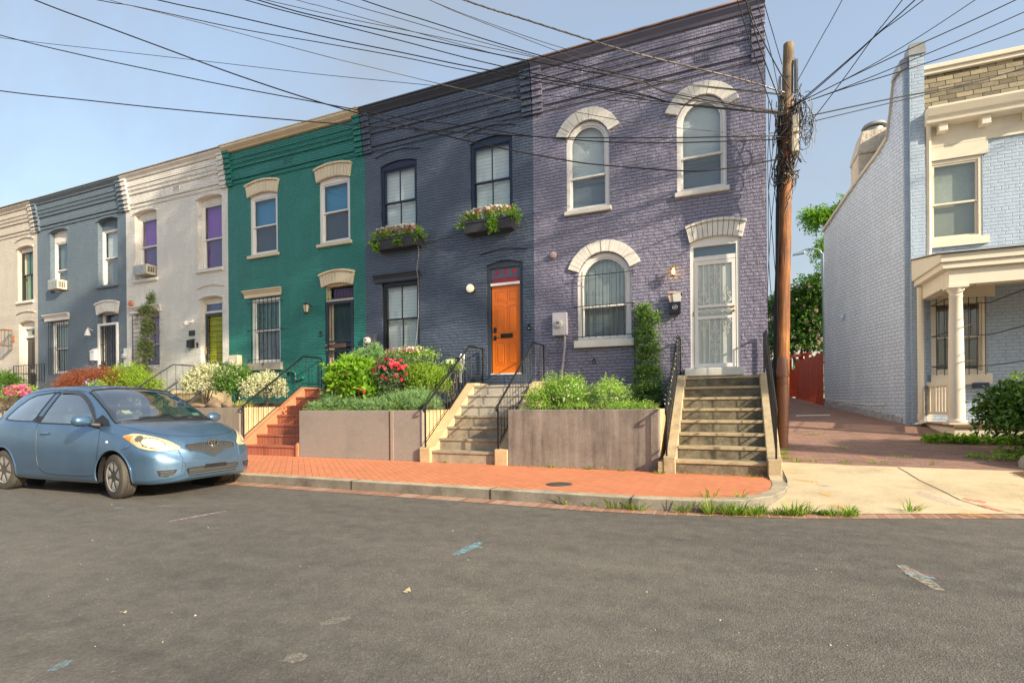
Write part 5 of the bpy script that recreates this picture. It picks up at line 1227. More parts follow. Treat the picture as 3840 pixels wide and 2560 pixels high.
bz('ridge_trim', BW, BH, (3.667, 12, BF+.03, BF+.25, 7.80, 7.88), (3.667, 12, BF-.01, BF+.25, 7.882, 7.97), bevel=.01)
bz('flat_roof', mat('roof_felt', (.1, .1, .1), .9), BH, (3.7, 12, BF+.26, 16.0, 6.2, 7.8))
g = MB(); k = [(.0, 6.42), (.03, 6.42), (.05, 6.50), (.05, 6.66), (.30, 6.67), (.32, 6.76), (.36, 6.78), (.42, 6.90), (.42, 6.94), (.0, 6.96)]; n = len(k)
g.add([(3.64 if p > .2 else 3.667, BF-p, z) for p, z in k]+[(12, BF-p, z) for p, z in k], [(i, (i+1) % n, n+(i+1) % n, n+i) for i in range(n)]+[tuple(range(n)), tuple(range(2*n-1, n-1, -1))]); co = g.build('cornice', BW, BH)
for i in range(12):
    bz('bracket', BW, co, (3.86+.665*i, 4.0+.665*i, BF-.24, BF-.052, 6.50, 6.665), bevel=.006)
bz('frieze', BW, BH, (3.667, 12, BF-.035, BF-.001, 6.28, 6.42))
wn = window(BH, 3.755, 4.61, 4.41, 6.0, 'flat', rec=.03, y=BF, cas=.06, meet=5.13, fm=BW, blind=mat('pale_room', (.30, .33, .28), .8, var=.3, vscale=2), blind2=mat('pale_room2', (.22, .24, .20), .8))
bz('lintel', BW, wn, (3.668, 4.69, BF-.035, BF-.002, 6.01, 6.275)); bz('sill', BW, wn, (3.668, 4.69, BF-.06, BF-.002, 4.255, 4.405))
wn = window(BH, 3.77, 4.66, 1.72, 3.20, 'flat', rec=.03, y=BF, cas=.07, meet=2.45, fm=BW, blind=stripem('brown_curtain', (.16, .12, .09), .12, .02, vert=True, dark=.6, duty=.4), blind2=mat('dim_room', (.09, .09, .075), .8))
bz('lintel', BW, wn, (3.73, 4.78, BF-.03, BF-.002, 3.21, 3.44)); bz('sill', BW, wn, (3.75, 4.72, BF-.06, BF-.002, 1.50, 1.715))
wbars(BH, 3.83, 4.60, 1.74, 3.16, 7, (1.86, 2.46, 3.08), y=BF-.1, tab=.08)
bz('second_window_box', mat('blue_box', (.02, .035, .08), .4), BH, (4.40, 4.62, BF-.2, BF-.07, 1.42, 1.53))
# downspout
DS = MB(); DS.tube([(3.72, BF-.30, 6.85), (3.725, BF-.10, 6.6), (3.73, BF-.07, 4.2), (3.68, BF-.12, 3.80)], .048, 8); DS.tube([(3.545, BF-.19, 3.46), (3.545, BF-.19, .82), (3.56, BF-.26, .72)], .055, 8); DS.lathe([(.065, .80), (.065, .92)], (3.545, BF-.19, 0), 'z', 12); DS.build('downspout', BW, BH, smooth=True)
# chimney
g = MB(); CHX, CHY = 3.35, 15.35
g.hexa([(2.93, 15.0, 5.6), (3.75, 15.0, 5.6), (3.75, 15.8, 5.6), (2.93, 15.8, 5.6)], [(2.93, 15.0, 7.2), (3.75, 15.0, 7.2), (3.75, 15.8, 7.2), (2.93, 15.8, 7.2)])
g.hexa([(2.90, 14.97, 7.20), (3.78, 14.97, 7.20), (3.78, 15.83, 7.20), (2.90, 15.83, 7.20)], [(3.03, 15.06, 7.78), (3.68, 15.06, 7.78), (3.68, 15.7, 7.78), (3.03, 15.7, 7.78)])
ch = g.build('chimney', mat('peeling_render', (.50, .46, .40), .85, var=.3, vscale=2.5, bump=.03, bscale=12, grime=.35, col2=(.56, .50, .42)), BH, bevel=.03)
g = MB(); g.lathe([(.20, 7.78), (.19, 7.90), (.17, 7.90)], (CHX, CHY, 0), 'z', 16); g.lathe([(.27, 7.93), (.24, 8.0), (.02, 8.08)], (CHX, CHY, 0), 'z', 18); g.build('chimney_cap', MET, ch, smooth=True)
# porch
PF = 11.4; porch = thing('porch', (5, PF, .5), 'white wooden porch with a round column on the front of the pale blue house', 'porch')
g = MB(); g.hexa([(3.42, BF-.13, 3.60), (12, BF-.13, 3.60), (12, PF-.10, 3.60), (3.42, PF-.10, 3.60)], [(3.42, BF-.13, 4.02), (12, BF-.13, 4.02), (12, PF-.10, 3.74), (3.42, PF-.10, 3.74)])
g.box(3.46, 12, PF-.06, BF-.13, 3.49, 3.598); rf = g.build('roof', BW, porch, bevel=.006)
g = MB(); g.hexa([(3.38, BF-.13, 4.03), (12, BF-.13, 4.03), (12, PF-.16, 3.745), (3.38, PF-.16, 3.745)], [(3.38, BF-.13, 4.05), (12, BF-.13, 4.05), (12, PF-.16, 3.765), (3.38, PF-.16, 3.765)]); g.build('roof_sheet', MET, rf)
bz('beam', BW, porch, (3.57, 12, PF+.02, PF+.24, 3.21, 3.488), (3.57, 3.76, PF+.242, BF-.01, 3.21, 3.488), bevel=.005)
bz('ceiling', mat('porch_ceiling', (.62, .52, .38), .6), porch, (3.765, 12, PF+.245, BF-.01, 3.42, 3.45))
DKM = mat('porch_deck_wood', (.20, .12, .075), .7, var=.3)
bz('deck', DKM, porch, (3.60, 12, PF-.06, BF-.005, .72, .765)); bz('skirt', BW, porch, (3.62, 12, PF-.02, PF+.01, .555, .718), (3.62, 3.66, PF+.012, BF-.01, .60, .718), bevel=.004)
g = MB()
for i in range(90):
    x = 4.1+.06*i; g.hexa([(x, PF+.02, .36), (x+.015, PF+.02, .36), (x+.015, PF+.03, .36), (x, PF+.03, .36)], [(x+.17, PF+.02, .553), (x+.185, PF+.02, .553), (x+.185, PF+.03, .553), (x+.17, PF+.03, .553)])
    g.hexa([(x+.17, PF+.031, .36), (x+.185, PF+.031, .36), (x+.185, PF+.04, .36), (x+.17, PF+.04, .36)], [(x, PF+.031, .553), (x+.015, PF+.031, .553), (x+.015, PF+.04, .553), (x, PF+.04, .553)])
g.build('lattice', mat('lattice_cream', (.60, .50, .30), .7), porch, weld=False); bz('deck_shade', mat('dark_void', (.02, .02, .018), .9), porch, (3.68, 12, PF+.10, PF+.12, .25, .60))  # dark sheet standing in for the shade under the porch deck
for cx in (3.70, 6.6, 9.5):
    g = MB(); g.box(cx-.15, cx+.15, PF-.03, PF+.27, .766, .80); g.box(cx-.145, cx+.145, PF-.02, PF+.26, 3.16, 3.208)
    g.lathe([(.14, .80), (.145, .83), (.12, .86), (.118, .88), (.116, 1.4), (.105, 2.4), (.092, 3.0), (.105, 3.02), (.09, 3.04), (.095, 3.08), (.125, 3.13), (.13, 3.16)], (cx, PF+.12, 0), 'z', 28); g.build('column', BW, porch, smooth=True)
g = MB(); g.box(3.66, 3.74, BF-.10, BF-.02, .77, 1.56); g.box(3.66, 3.74, PF+.28, BF-.11, 1.46, 1.50); g.box(3.68, 3.72, PF+.28, BF-.11, .92, .98)
for i in range(8): g.box(3.685, 3.715, PF+.30+i*.155, PF+.405+i*.155, .981, 1.459)
g.build('side_railing', BW, porch)
g = MB(); q = [SP(y, z, .012) for y, z in ((13.65, 1.24), (13.65, 1.11), (14.2, 1.10), (14.8, 1.14), (15.2, 1.18), (16.1, 1.26))]; g.tube(q, .011, 5); g.build('pipe_run', BW, BH)
g = MB(); a = SP(15.23, 3.23, .03); g.tube([(a[0], a[1], a[2]+.15), (a[0]-.02, a[1], a[2]+.05), (a[0]-.06, a[1], a[2])], .045, 6); g.build('wall_vent', bsd, BH)
# crumbled render at the foot of the side wall
g = MB(); rr = random.Random(4)
for i in range(34):
    y = BF+.08+3.1*i/34; z = ZL(y); h = .10+.05*rr.random(); a, b = SP(y, 0, .03+.02*rr.random()), SP(y+.12, 0, .03)
    g.hexa([(a[0], a[1], z-.1), (b[0], b[1], z-.1), (b[0]+.1, b[1], z-.1), (a[0]+.1, a[1], z-.1)], [(a[0]+.01, a[1], z+h), (b[0]+.01, b[1], z+h+.01), (b[0]+.1, b[1], z+h+.02), (a[0]+.1, a[1], z+h+.02)])
g.build('wall_footing', mat('crumbling_footing', (.36, .37, .42), .9, var=.3, vscale=9, bump=.02, bscale=30), BH)
# red fence, gate
REDW = mat('red_stained_wood', (.40, .045, .016), .6, var=.3, vscale=5, bump=.003, bscale=50)
fn = thing('board_fence', (2.15, 17.3, 1.25), 'dark red board fence running back from the pale blue side wall', 'fence'); rr = random.Random(3)
n = 21
for i in range(n):
    t = i/(n-1); x, y = 2.33-.42*t, 16.25+2.05*t; h = 2.53-.10*t+rr.uniform(-.03, .03); d = (.42/2.09, -2.05/2.09)
    a = (x, y); b = (x+.085*-.2, y+.085*.98)
    g = MB(); g.hexa([(a[0], a[1], 1.0), (b[0], b[1], 1.0), (b[0]+.02, b[1], 1.0), (a[0]+.02, a[1], 1.0)], [(a[0], a[1], h), (b[0], b[1], h), (b[0]+.02, b[1], h), (a[0]+.02, a[1], h)]); g.build('board', REDW, fn)
for z in (1.45, 2.25):
    g = MB(); g.tube([(2.38, 16.25, z), (1.96, 18.3, z)], .03, 4); g.build('rail', REDW, fn)
gt = thing('garden_gate', (1.85, 18.6, 1.3), 'dark red gate posts and crossbeam at the far end of the alley', 'gate')
for x, y, h in ((1.70, 18.5, 2.55), (2.06, 19.0, 2.66), (2.20, 18.7, 2.72)): bz('post', REDW, gt, (x, x+.11, y, y+.11, .9, h))
g = MB(); g.hexa([(1.66, 18.48, 2.55), (2.42, 18.9, 2.68), (2.42, 19.0, 2.68), (1.66, 18.6, 2.55)], [(1.66, 18.48, 2.64), (2.42, 18.9, 2.77), (2.42, 19.0, 2.77), (1.66, 18.6, 2.64)]); g.build('crossbeam', REDW, gt)
bz('gate_leaf', REDW, gt, (1.60, 1.70, 18.6, 18.65, 1.3, 2.2)); bz('gate_leaf', REDW, gt, (1.80, 2.0, 19.3, 19.34, 1.35, 2.25))
# ------------------------------------------------------------------ utility pole and its cables
def polewood():
    m, ns, ln, p = newmat('pole_wood'); pos = N(ns, 'NewGeometry').outputs['Position']
    mp = N(ns, 'Mapping'); mp.inputs['Scale'].default_value = (26, 26, 1.6); ln.new(pos, mp.inputs[0])
    f = noise(ns, ln, mp.outputs[0], 1.0, 7, .65); big = noise(ns, ln, pos, 1.8, 5, .6)
    s = N(ns, 'SeparateXYZ'); ln.new(pos, s.inputs[0])
    t = mth(ns, ln, 'ADD', mth(ns, ln, 'MULTIPLY', f, .6), mth(ns, ln, 'MULTIPLY', big, .4))
    lo = ramp(ns, ln, t, [(.32, (.07, .022, .008)), (.5, (.27, .10, .028)), (.68, (.55, .26, .07))])
    hi = ramp(ns, ln, t, [(.3, (.09, .06, .035)), (.5, (.27, .19, .11)), (.7, (.44, .33, .20))])
    k = ramp(ns, ln, mth(ns, ln, 'DIVIDE', s.outputs[2], 8.), [(.66, 0.), (.88, 1.)])
    ln.new(mixc(ns, ln, k, lo, hi), p.inputs['Base Color']); p.inputs['Roughness'].default_value = .65
    b = N(ns, 'Bump'); b.inputs['Distance'].default_value = .02; ln.new(f, b.inputs['Height']); ln.new(b.outputs[0], p.inputs['Normal']); return m
POLE = thing('utility_pole', (.84, 10.4, .33), 'leaning brown wooden utility pole wrapped in tangled cables, at the mouth of the alley', 'pole')
def pc(z): t = (z-.3)/7.2; return Vector((.83+.18*t, 10.4, z))
rr = random.Random(9); g = MB(); zs = [.2+.18*i for i in range(41)]
g.tube([tuple(pc(z)+Vector((rr.uniform(-.004, .004), rr.uniform(-.004, .004), 0))) for z in zs]+[(1.01, 10.4, 7.50)], [.125-.0055*z+rr.uniform(-.002, .002) for z in zs]+[.083], 20); g.build('shaft', polewood(), POLE, smooth=True)
GRDM = mat('brown_cable_guard', (.24, .105, .06), .45, var=.15, bump=.002)
g = MB(); c = pc(1.2)
g.tube([(.865, 10.24, .18), (.865, 10.24, 1.62), (.86, 10.25, 1.66)], [.075, .075, .075], 16); g.tube([(.865, 10.25, 1.62), (.862, 10.26, 1.72), (.858, 10.27, 1.96)], [.10, .10, .08], 16)
for z in (1.50, .75, .66): g.tube([(.865, 10.24, z), (.865, 10.24, z+.05)], .084, 16)
g.build('cable_guard', GRDM, POLE, smooth=True, bevel=.004)
IVP = mat('ivory_plastic', (.62, .56, .42), .4, var=.05)
bz('junction_box', IVP, POLE, (1.035, 1.135, 10.14, 10.27, 5.82, 6.11), bevel=.012); bz('junction_box', IVP, POLE, (1.025, 1.125, 10.14, 10.27, 5.49, 5.78), bevel=.012)
SP1 = mat('steel_weathered', (.25, .26, .25), .5, metal=.4, var=.3)
bz('side_plate', SP1, POLE, (1.115, 1.145, 10.30, 10.42, 6.62, 7.15), (1.09, 1.114, 10.32, 10.40, 6.60, 7.18)); bz('side_plate', SP1, POLE, (.85, .885, 10.36, 10.5, 6.68, 6.95), (.84, .875, 10.33, 10.48, 6.22, 6.5))
g = MB(); g.cyl((.955, 10.295, 5.34), (.955, 10.275, 5.56), .022, 10); g.build('red_insulator', mat('red_plastic', (.70, .06, .03), .4), POLE, smooth=True)
g = MB(); g.lathe([(0, -.02), (.03, -.015), (.03, .0)], (1.0, 10.30, 6.9), 'y', 10); g.build('bolt_plate', SP1, POLE)
CB = mat('black_cable', (.016, .016, .017), .45, var=.3); CBG = mat('grey_cable', (.16, .15, .14), .5, var=.3); CBW = mat('steel_strand', (.32, .29, .25), .4, metal=.5, var=.3)
# tangle
g = MB(); gg = MB(); rr = random.Random(21)
for i in range(46):
    c0 = pc(5.5); z = rr.uniform(4.9, 6.4); a0 = rr.uniform(0, 2*pi); k = rr.randint(5, 9); pts = []
    R = rr.uniform(.12, .24); hh = rr.uniform(.1, .45)
    for j in range(k):
        a = a0+j*rr.uniform(.5, 1.0); zz = z+hh*sin(j*1.3+a0)+rr.uniform(-.05, .05); r = R*rr.uniform(.75, 1.25)
        c = pc(zz); pts.append((c.x+r*cos(a), c.y-.02+r*sin(a)*.8, zz))
    (g if rr.random() < .6 else gg).tube(catmull(pts, 5), rr.choice((.005, .007, .009)), 5)
for i in range(26):   # loops hanging to the right
    z = rr.uniform(5.45, 6.3); x = 1.15+rr.uniform(-.05, .15); r = rr.uniform(.06, .20); y = 10.2+rr.uniform(-.08, .08); a0 = rr.uniform(0, 6)
    pts = [(x+r*.6*cos(a0+j*.9)+rr.uniform(-.03, .03), y+.05*sin(j), z+r*1.4*sin(a0+j*.9)) for j in range(7)]
    (g if rr.random() < .6 else gg).tube(catmull(pts, 5), .005, 5)
for i in range(60):   # splices and clamps
    z = rr.uniform(5.0, 5.5) if i < 40 else rr.uniform(5.9, 6.3); c = pc(z); a = rr.uniform(0, 2*pi); p = Vector((c.x+.16*cos(a), c.y+.14*sin(a)-.03, z)); d = Vector((rr.uniform(-1, 1), rr.uniform(-.4, .4), rr.uniform(-1.4, 1))).normalized()*rr.uniform(.05, .14)
    (g if rr.random() < .7 else gg).cyl(p, p+d, rr.uniform(.008, .018), 6)
g.build('cable_tangle', CB, POLE, smooth=True, weld=False); gg.build('grey_cable_tangle', CBG, POLE, smooth=True, weld=False)
g = MB()
for i in range(9):    # risers down the pole
    x0 = -.10-.010*i; pts = []
    for j in range(14):
        z = 6.6-.5*j; c = pc(max(z, .4)); pts.append((c.x+x0*(1 if i < 5 else 1.0+.7*sin(j*.45+i))+.006*sin(j*1.7+i), c.y-.09+.018*i, max(z, .3)))
    g.tube(catmull(pts, 4), .009 if i < 5 else .006, 5)
g.build('riser_cables', CB, POLE, smooth=True, weld=False)
WIRES = {
 'A': [(-13.32, 5.67, 8.6), (-11.7, 6.18, 8.1), (-10.12, 6.68, 7.66), (-8.59, 7.17, 7.25), (-6.95, 7.69, 6.84), (-5.56, 8.14, 6.5), (-4.35, 8.52, 6.27), (-3.26, 8.87, 6.03), (-2.65, 9.06, 5.97), (-0.83, 9.64, 5.87), (0.93, 10.25, 5.83)],
 'B': [(-11.6, 5.42, 8.6), (-10.54, 5.83, 8.15), (-9.45, 6.24, 7.69), (-8.09, 6.76, 7.12), (-6.62, 7.32, 6.57), (-5.11, 7.9, 6.1), (-3.87, 8.37, 5.75), (-2.64, 8.84, 5.47), (-2.04, 9.07, 5.37), (-0.82, 9.53, 5.24), (-0.17, 9.78, 5.24), (0.93, 10.25, 5.44)],
 'C': [(-13.55, 5.76, 7.6), (-11.88, 6.27, 7.31), (-9.94, 6.86, 6.98), (-7.47, 7.62, 6.6), (-5.6, 8.19, 6.34), (-4.13, 8.65, 6.15), (-3.09, 8.97, 6.03), (-2.08, 9.27, 5.88), (-0.83, 9.66, 5.79), (0.93, 10.25, 5.77)],
 'D': [(-13.77, 5.86, 8.8), (-11.37, 6.57, 8.33), (-9.09, 7.24, 7.89), (-7.18, 7.81, 7.52), (-4.89, 8.48, 7.11), (-3.43, 8.91, 6.86), (-1.44, 9.5, 6.56), (-2.08, 9.31, 6.65), (-0.72, 9.71, 6.45), (0.93, 10.25, 6.21)],
 'E': [(-10.28, 5.71, 8.4), (-9.65, 5.96, 8.27), (-7.95, 6.65, 7.85), (-6.6, 7.18, 7.57), (-5.26, 7.72, 7.29), (-3.94, 8.25, 6.98), (-1.4, 9.27, 6.52), (-1.58, 9.19, 6.5), (0.78, 10.14, 6.2), (0.93, 10.25, 6.2)],
 'F': [(-9.95, 5.71, 8.3), (-9.53, 5.89, 8.18), (-8.37, 6.36, 7.85), (-6.54, 7.12, 7.3), (-5.45, 7.57, 7.0), (-4.35, 8.02, 6.7), (-3.04, 8.56, 6.39), (-1.4, 9.24, 6.04), (-0.81, 9.48, 5.96), (0.93, 10.25, 5.8)],
 'G': [(-9.18, 6.04, 8.3), (-8.13, 6.48, 8.05), (-6.55, 7.13, 7.64), (-5.23, 7.67, 7.33), (-3.91, 8.21, 7.02), (-2.16, 8.93, 6.69), (-1.4, 9.24, 6.54), (-0.7, 9.53, 6.37), (0.93, 10.25, 6.22)],
 'H': [(-7.67, 6.55, 8.2), (-6.48, 7.06, 7.85), (-5.18, 7.61, 7.48), (-3.89, 8.16, 7.11), (-2.37, 8.8, 6.74), (-1.4, 9.21, 6.55), (-0.7, 9.51, 6.35), (0.78, 10.14, 6.19), (0.93, 10.25, 6.19)],
 'I': [(-7.47, 6.64, 8.2), (-6.48, 7.06, 7.9), (-4.97, 7.7, 7.55), (-3.67, 8.25, 7.24), (-2.59, 8.71, 7.01), (-1.39, 9.21, 6.76), (-0.92, 9.42, 6.56), (0.78, 10.14, 6.22), (0.93, 10.25, 6.22)],
 'J': [(-6.69, 7.29, 8.2), (-5.1, 7.9, 7.8), (-3.74, 8.42, 7.45), (-2.74, 8.8, 7.19), (-1.41, 9.31, 6.83), (-0.92, 9.49, 6.76), (0.93, 10.25, 6.53)],
 'K': [(-6.85, 6.91, 8.2), (-6.48, 7.06, 8.09), (-4.97, 7.7, 7.63), (-3.67, 8.25, 7.24), (-2.7, 8.66, 6.98), (-1.4, 9.22, 6.63), (-0.92, 9.42, 6.49), (0.78, 10.14, 6.22), (0.93, 10.25, 6.22)],
 'Lw': [(-6.14, 7.07, 8.1), (-5.12, 7.52, 7.78), (-4.06, 7.99, 7.45), (-2.78, 8.56, 7.09), (-1.39, 9.17, 6.71), (-0.7, 9.48, 6.45), (0.93, 10.25, 6.24)],
 'M': [(-5.73, 7.25, 8.1), (-4.7, 7.7, 7.74), (-3.64, 8.17, 7.38), (-2.74, 8.57, 7.11), (-1.39, 9.17, 6.79), (-0.7, 9.48, 6.7), (0.93, 10.25, 6.55)],
 'Nn': [(-4.62, 7.58, 8.0), (-4.0, 7.87, 7.72), (-2.96, 8.36, 7.3), (-2.12, 8.76, 6.98), (-1.38, 9.11, 6.7), (-0.91, 9.33, 6.54), (0.93, 10.25, 6.24)],
 'O': [(-4.62, 7.58, 8.0), (-3.79, 7.97, 7.66), (-2.75, 8.46, 7.29), (-1.38, 9.11, 6.89), (-0.91, 9.33, 6.7), (0.93, 10.25, 6.53)],
 'Q': [(-4.26, 8.16, 8.3), (-3.28, 8.55, 7.94), (-2.17, 8.98, 7.53), (-1.4, 9.28, 7.27), (-0.11, 9.79, 6.9), (0.51, 10.04, 6.71), (0.93, 10.25, 6.58)],
 'a': [(1.0, 10.2, 6.28), (1.17, 10.13, 6.33), (1.83, 9.88, 6.71), (2.2, 9.74, 6.94), (2.62, 9.57, 7.2)],
 'b': [(1.0, 10.2, 6.27), (1.19, 10.14, 6.32), (1.85, 9.92, 6.72), (2.23, 9.79, 6.97), (2.74, 9.62, 7.2)],
 'c': [(1.12, 10.2, 6.7), (1.45, 9.74, 7.13), (1.66, 9.44, 7.4)],
 'd': [(1.31, 10.2, 5.95), (1.71, 9.82, 6.34), (2.11, 9.42, 6.77), (2.36, 9.18, 7.0)],
 'e': [(1.16, 10.2, 6.34), (1.87, 10.12, 6.54), (2.56, 10.04, 6.79), (3.46, 9.93, 7.2)],
 'f': [(1.12, 10.2, 6.32), (1.88, 10.19, 6.57), (2.76, 10.19, 6.84), (4.02, 10.18, 7.2)],
 'g': [(1.28, 10.2, 6.33), (1.88, 10.2, 6.44), (2.94, 10.2, 6.69), (4.12, 10.2, 7.0)],
 'h': [(1.28, 10.2, 6.33), (1.89, 10.26, 6.45), (2.98, 10.36, 6.63), (4.23, 10.48, 6.9)],
 'i': [(1.35, 10.2, 6.07), (2.5, 10.53, 6.25), (3.64, 10.86, 6.41), (4.48, 11.1, 6.6)],
 'j': [(1.29, 10.2, 5.96), (2.5, 10.53, 6.18), (3.64, 10.85, 6.39), (4.48, 11.08, 6.6)],
 'u1': [(0.88, 10.2, 5.93), (0.72, 9.88, 6.1), (0.38, 9.23, 6.87), (0.16, 8.8, 7.4)],
 'u2': [(0.9, 10.2, 6.26), (0.59, 9.66, 6.85), (0.43, 9.37, 7.2), (0.29, 9.13, 7.6)],
 'u3': [(1.0, 10.2, 6.6), (0.79, 9.96, 6.89), (0.5, 9.63, 7.35), (0.31, 9.42, 7.8)],
 'u4': [(0.89, 10.2, 7.05), (0.72, 9.99, 7.57), (0.58, 9.82, 8.0)],
 'u5': [(0.83, 10.2, 6.62), (0.71, 9.98, 7.12), (0.56, 9.68, 7.51), (0.47, 9.49, 7.8)],
}
WL = {'A': ('second lowest long black cable crossing the sky from the left edge to the pole', .009, 0), 'B': ('heavy black cable descending from the top left and dipping lowest before the lavender house', .011, 0),
 'C': ('lowest long cable on the left, reaching the pole just above the ivory boxes', .010, 0), 'D': ('thin faint cable crossing high above the white and green houses', .005, 0), 'E': ('slim cable from the top left corner over the navy cornice', .007, 0),
 'F': ('slim cable sagging across the left arched window hood', .006, 1), 'G': ('black cable from the top edge passing over the corner of the navy roof', .009, 0), 'H': ('black cable skimming the navy coping', .008, 0), 'I': ('dark cable crossing the lavender gutter', .009, 0),
 'J': ('thin cable over the middle of the sky ending high on the pole', .006, 1), 'K': ('thin grey cable of the bundle above the navy roof', .005, 1), 'Lw': ('cable of the bundle that drops onto the right arched hood', .006, 1), 'M': ('cable running just below the thick twisted cable', .008, 0),
 'Nn': ('fine grey cable crossing the lavender roof vents', .005, 1), 'O': ('fine grey cable nearest the thick twisted cable', .005, 1), 'Q': ('thick twisted silver and black cable crossing the lavender cornice', .014, 2),
 'a': ('upper of two parallel cables rising right from the pole', .009, 0), 'b': ('lower of two parallel cables rising right from the pole', .007, 0), 'c': ('steep single cable rising from the plate beside the pole top', .006, 0), 'd': ('steep cable rising right across the others from the hanging loops', .007, 0),
 'e': ('thin cable rising right above the blue house cap', .006, 0), 'f': ('cable rising right across the metal parapet cap', .008, 0), 'g': ('cable rising right over the top of the mansard', .007, 0), 'h': ('cable rising right just above the mansard trim', .008, 0),
 'i': ('upper low cable crossing the slate roof', .010, 0), 'j': ('lower cable crossing the slate roof', .007, 0), 'u1': ('leftmost cable rising steeply past the lavender corner', .007, 0), 'u2': ('second steep cable rising past the lavender corner', .009, 0), 'u3': ('third steep cable rising past the lavender corner', .009, 0),
 'u4': ('rightmost steep cable rising beside the lavender corner', .007, 0), 'u5': ('slack steep cable rising beside the lavender corner', .006, 0)}
for k, pts in WIRES.items():
    lab, r, st = WL[k]; P_ = [Vector(p) for p in pts]; left = P_[0].x < P_[-1].x and k not in 'abcdefghij' and not k.startswith('u')
    if not left: P_ = P_[::-1]
    far, nxt = P_[0], P_[1]; d = (far-nxt).normalized(); ext = [far+d*L_+Vector((0, 0, .012*L_*L_)) for L_ in (9, 6, 3)]
    q = catmull([tuple(p) for p in ext+P_], 5); g = MB(); g.tube(q, r, 6 if st < 2 else 7)
    mt_ = (CB, CBG, CBW)[st]
    o = g.build('overhead_cable', mt_, smooth=True, weld=False, loc=tuple(P_[-1])); tag(o, lab, 'cable', 'overhead cables meeting at the utility pole')
    if st == 2:
        g = MB(); w2 = []
        fine = catmull([tuple(p) for p in ext+P_], 40)
        for i, p in enumerate(fine): w2.append((p.x, p.y+.016*cos(i*.9), p.z+.016*sin(i*.9)))
        g.tube(w2, .004, 4); g.build('lashing_wire', CB, o, weld=False)
# ------------------------------------------------------------------ foliage
def leafmat(name, stops, rough=.45, trans=.35, spec=.45):
    m, ns, ln, p = newmat(name)
    a = N(ns, 'Attribute'); a.attribute_name = 'rnd'
    c = ramp(ns, ln, a.outputs['Fac'], stops); ln.new(c, p.inputs['Base Color']); p.inputs['Roughness'].default_value = rough; p.inputs['Specular IOR Level'].default_value = spec
    t = N(ns, 'BsdfTranslucent'); ln.new(mixc(ns, ln, 1., c, (1.15, 1.2, .55), 'MULTIPLY'), t.inputs[0])
    mx = N(ns, 'MixShader'); mx.inputs[0].default_value = trans; ln.new(p.outputs[0], mx.inputs[1]); ln.new(t.outputs[0], mx.inputs[2])
    out = [n for n in ns if n.type == 'OUTPUT_MATERIAL'][0]; ln.new(mx.outputs[0], out.inputs[0]); return m
def rv(R): 
    while True:
        v = Vector((R.uniform(-1, 1), R.uniform(-1, 1), R.uniform(-1, 1)))
        if .01 < v.length < 1: return v.normalized()
def foliage(name, m, parent, blobs, n, size, L=.12, k=6, asp=.42, up=.45, spread=.9, shell=.6, seed=1, droop=0, bend=.18, tone=0., clump=.0, zmin=None, **kw):
    """sprigs of single leaves spread through ellipsoids; blobs: (centre, radii, weight)"""
    R = random.Random(seed); V = []; F = []; A_ = []; tot = sum(b[2] for b in blobs)
    for c, r, wgt in blobs:
        c = Vector(c)
        lob = [(rv(R), R.uniform(.35, .75)) for _ in range(9)]
        for s in range(int(n*wgt/tot)):
            d = rv(R)
            if d.z < -.5: d.z *= -.6
            rad = (shell+(1-shell)*R.random()**.6)
            mod = 1.0
            for lv, la in lob:
                t = d.dot(lv)
                if t > .6: mod += (t-.6)*la*.8
                elif t < -.7: mod -= (-.7-t)*la*.6
            p = c+Vector((d.x*r[0], d.y*r[1], d.z*r[2]))*rad*mod*R.uniform(.72, 1.0)
            if zmin and p.z < zmin: p.z = zmin+R.random()*.04
            sd = (d*.8+Vector((0, 0, up-droop))+rv(R)*.5).normalized(); tn = min(1, max(0, .35+.3*R.random()+(rad-.75)*.5+tone))
            ln_ = L*R.uniform(.5, 1.3)
            for i in range(k):
                t = i/k; q = p+sd*ln_*t+Vector((0, 0, -droop*ln_*t*t))
                ld = (sd*(.35)+rv(R)*spread); ld = ld.normalized(); nn = rv(R); nn = (nn-ld*nn.dot(ld)); nn = (nn+Vector((0, 0, .6))-ld*(ld.z*.6)); 
                if nn.length < .05: continue
                nn.normalize(); w_ = ld.cross(nn); sz = size*R.uniform(.6, 1.25); b0 = len(V)
                V += [q, q+ld*sz*.5+w_*sz*asp*.5-nn*sz*bend*.2, q+ld*sz-nn*sz*bend, q+ld*sz*.5-w_*sz*asp*.5-nn*sz*bend*.2]; F.append((b0, b0+1, b0+2, b0+3)); A_.append(min(1, max(0, tn+R.uniform(-.25, .25))))
    return leafmesh(name, m, parent, V, F, A_)
def leafmesh(name, m, parent, V, F, A_, loc=None):
    o0 = wloc(parent) if parent is not None else Vector(loc)
    me = bpy.data.meshes.new(name); me.from_pydata([tuple(v-o0) for v in V], [], F); me.materials.append(m)
    at = me.attributes.new('rnd', 'FLOAT', 'FACE'); at.data.foreach_set('value', A_)
    o = bpy.data.objects.new(name, me); COL.objects.link(o)
    if parent is not None: o.parent = parent
    else: o.location = o0
    return o
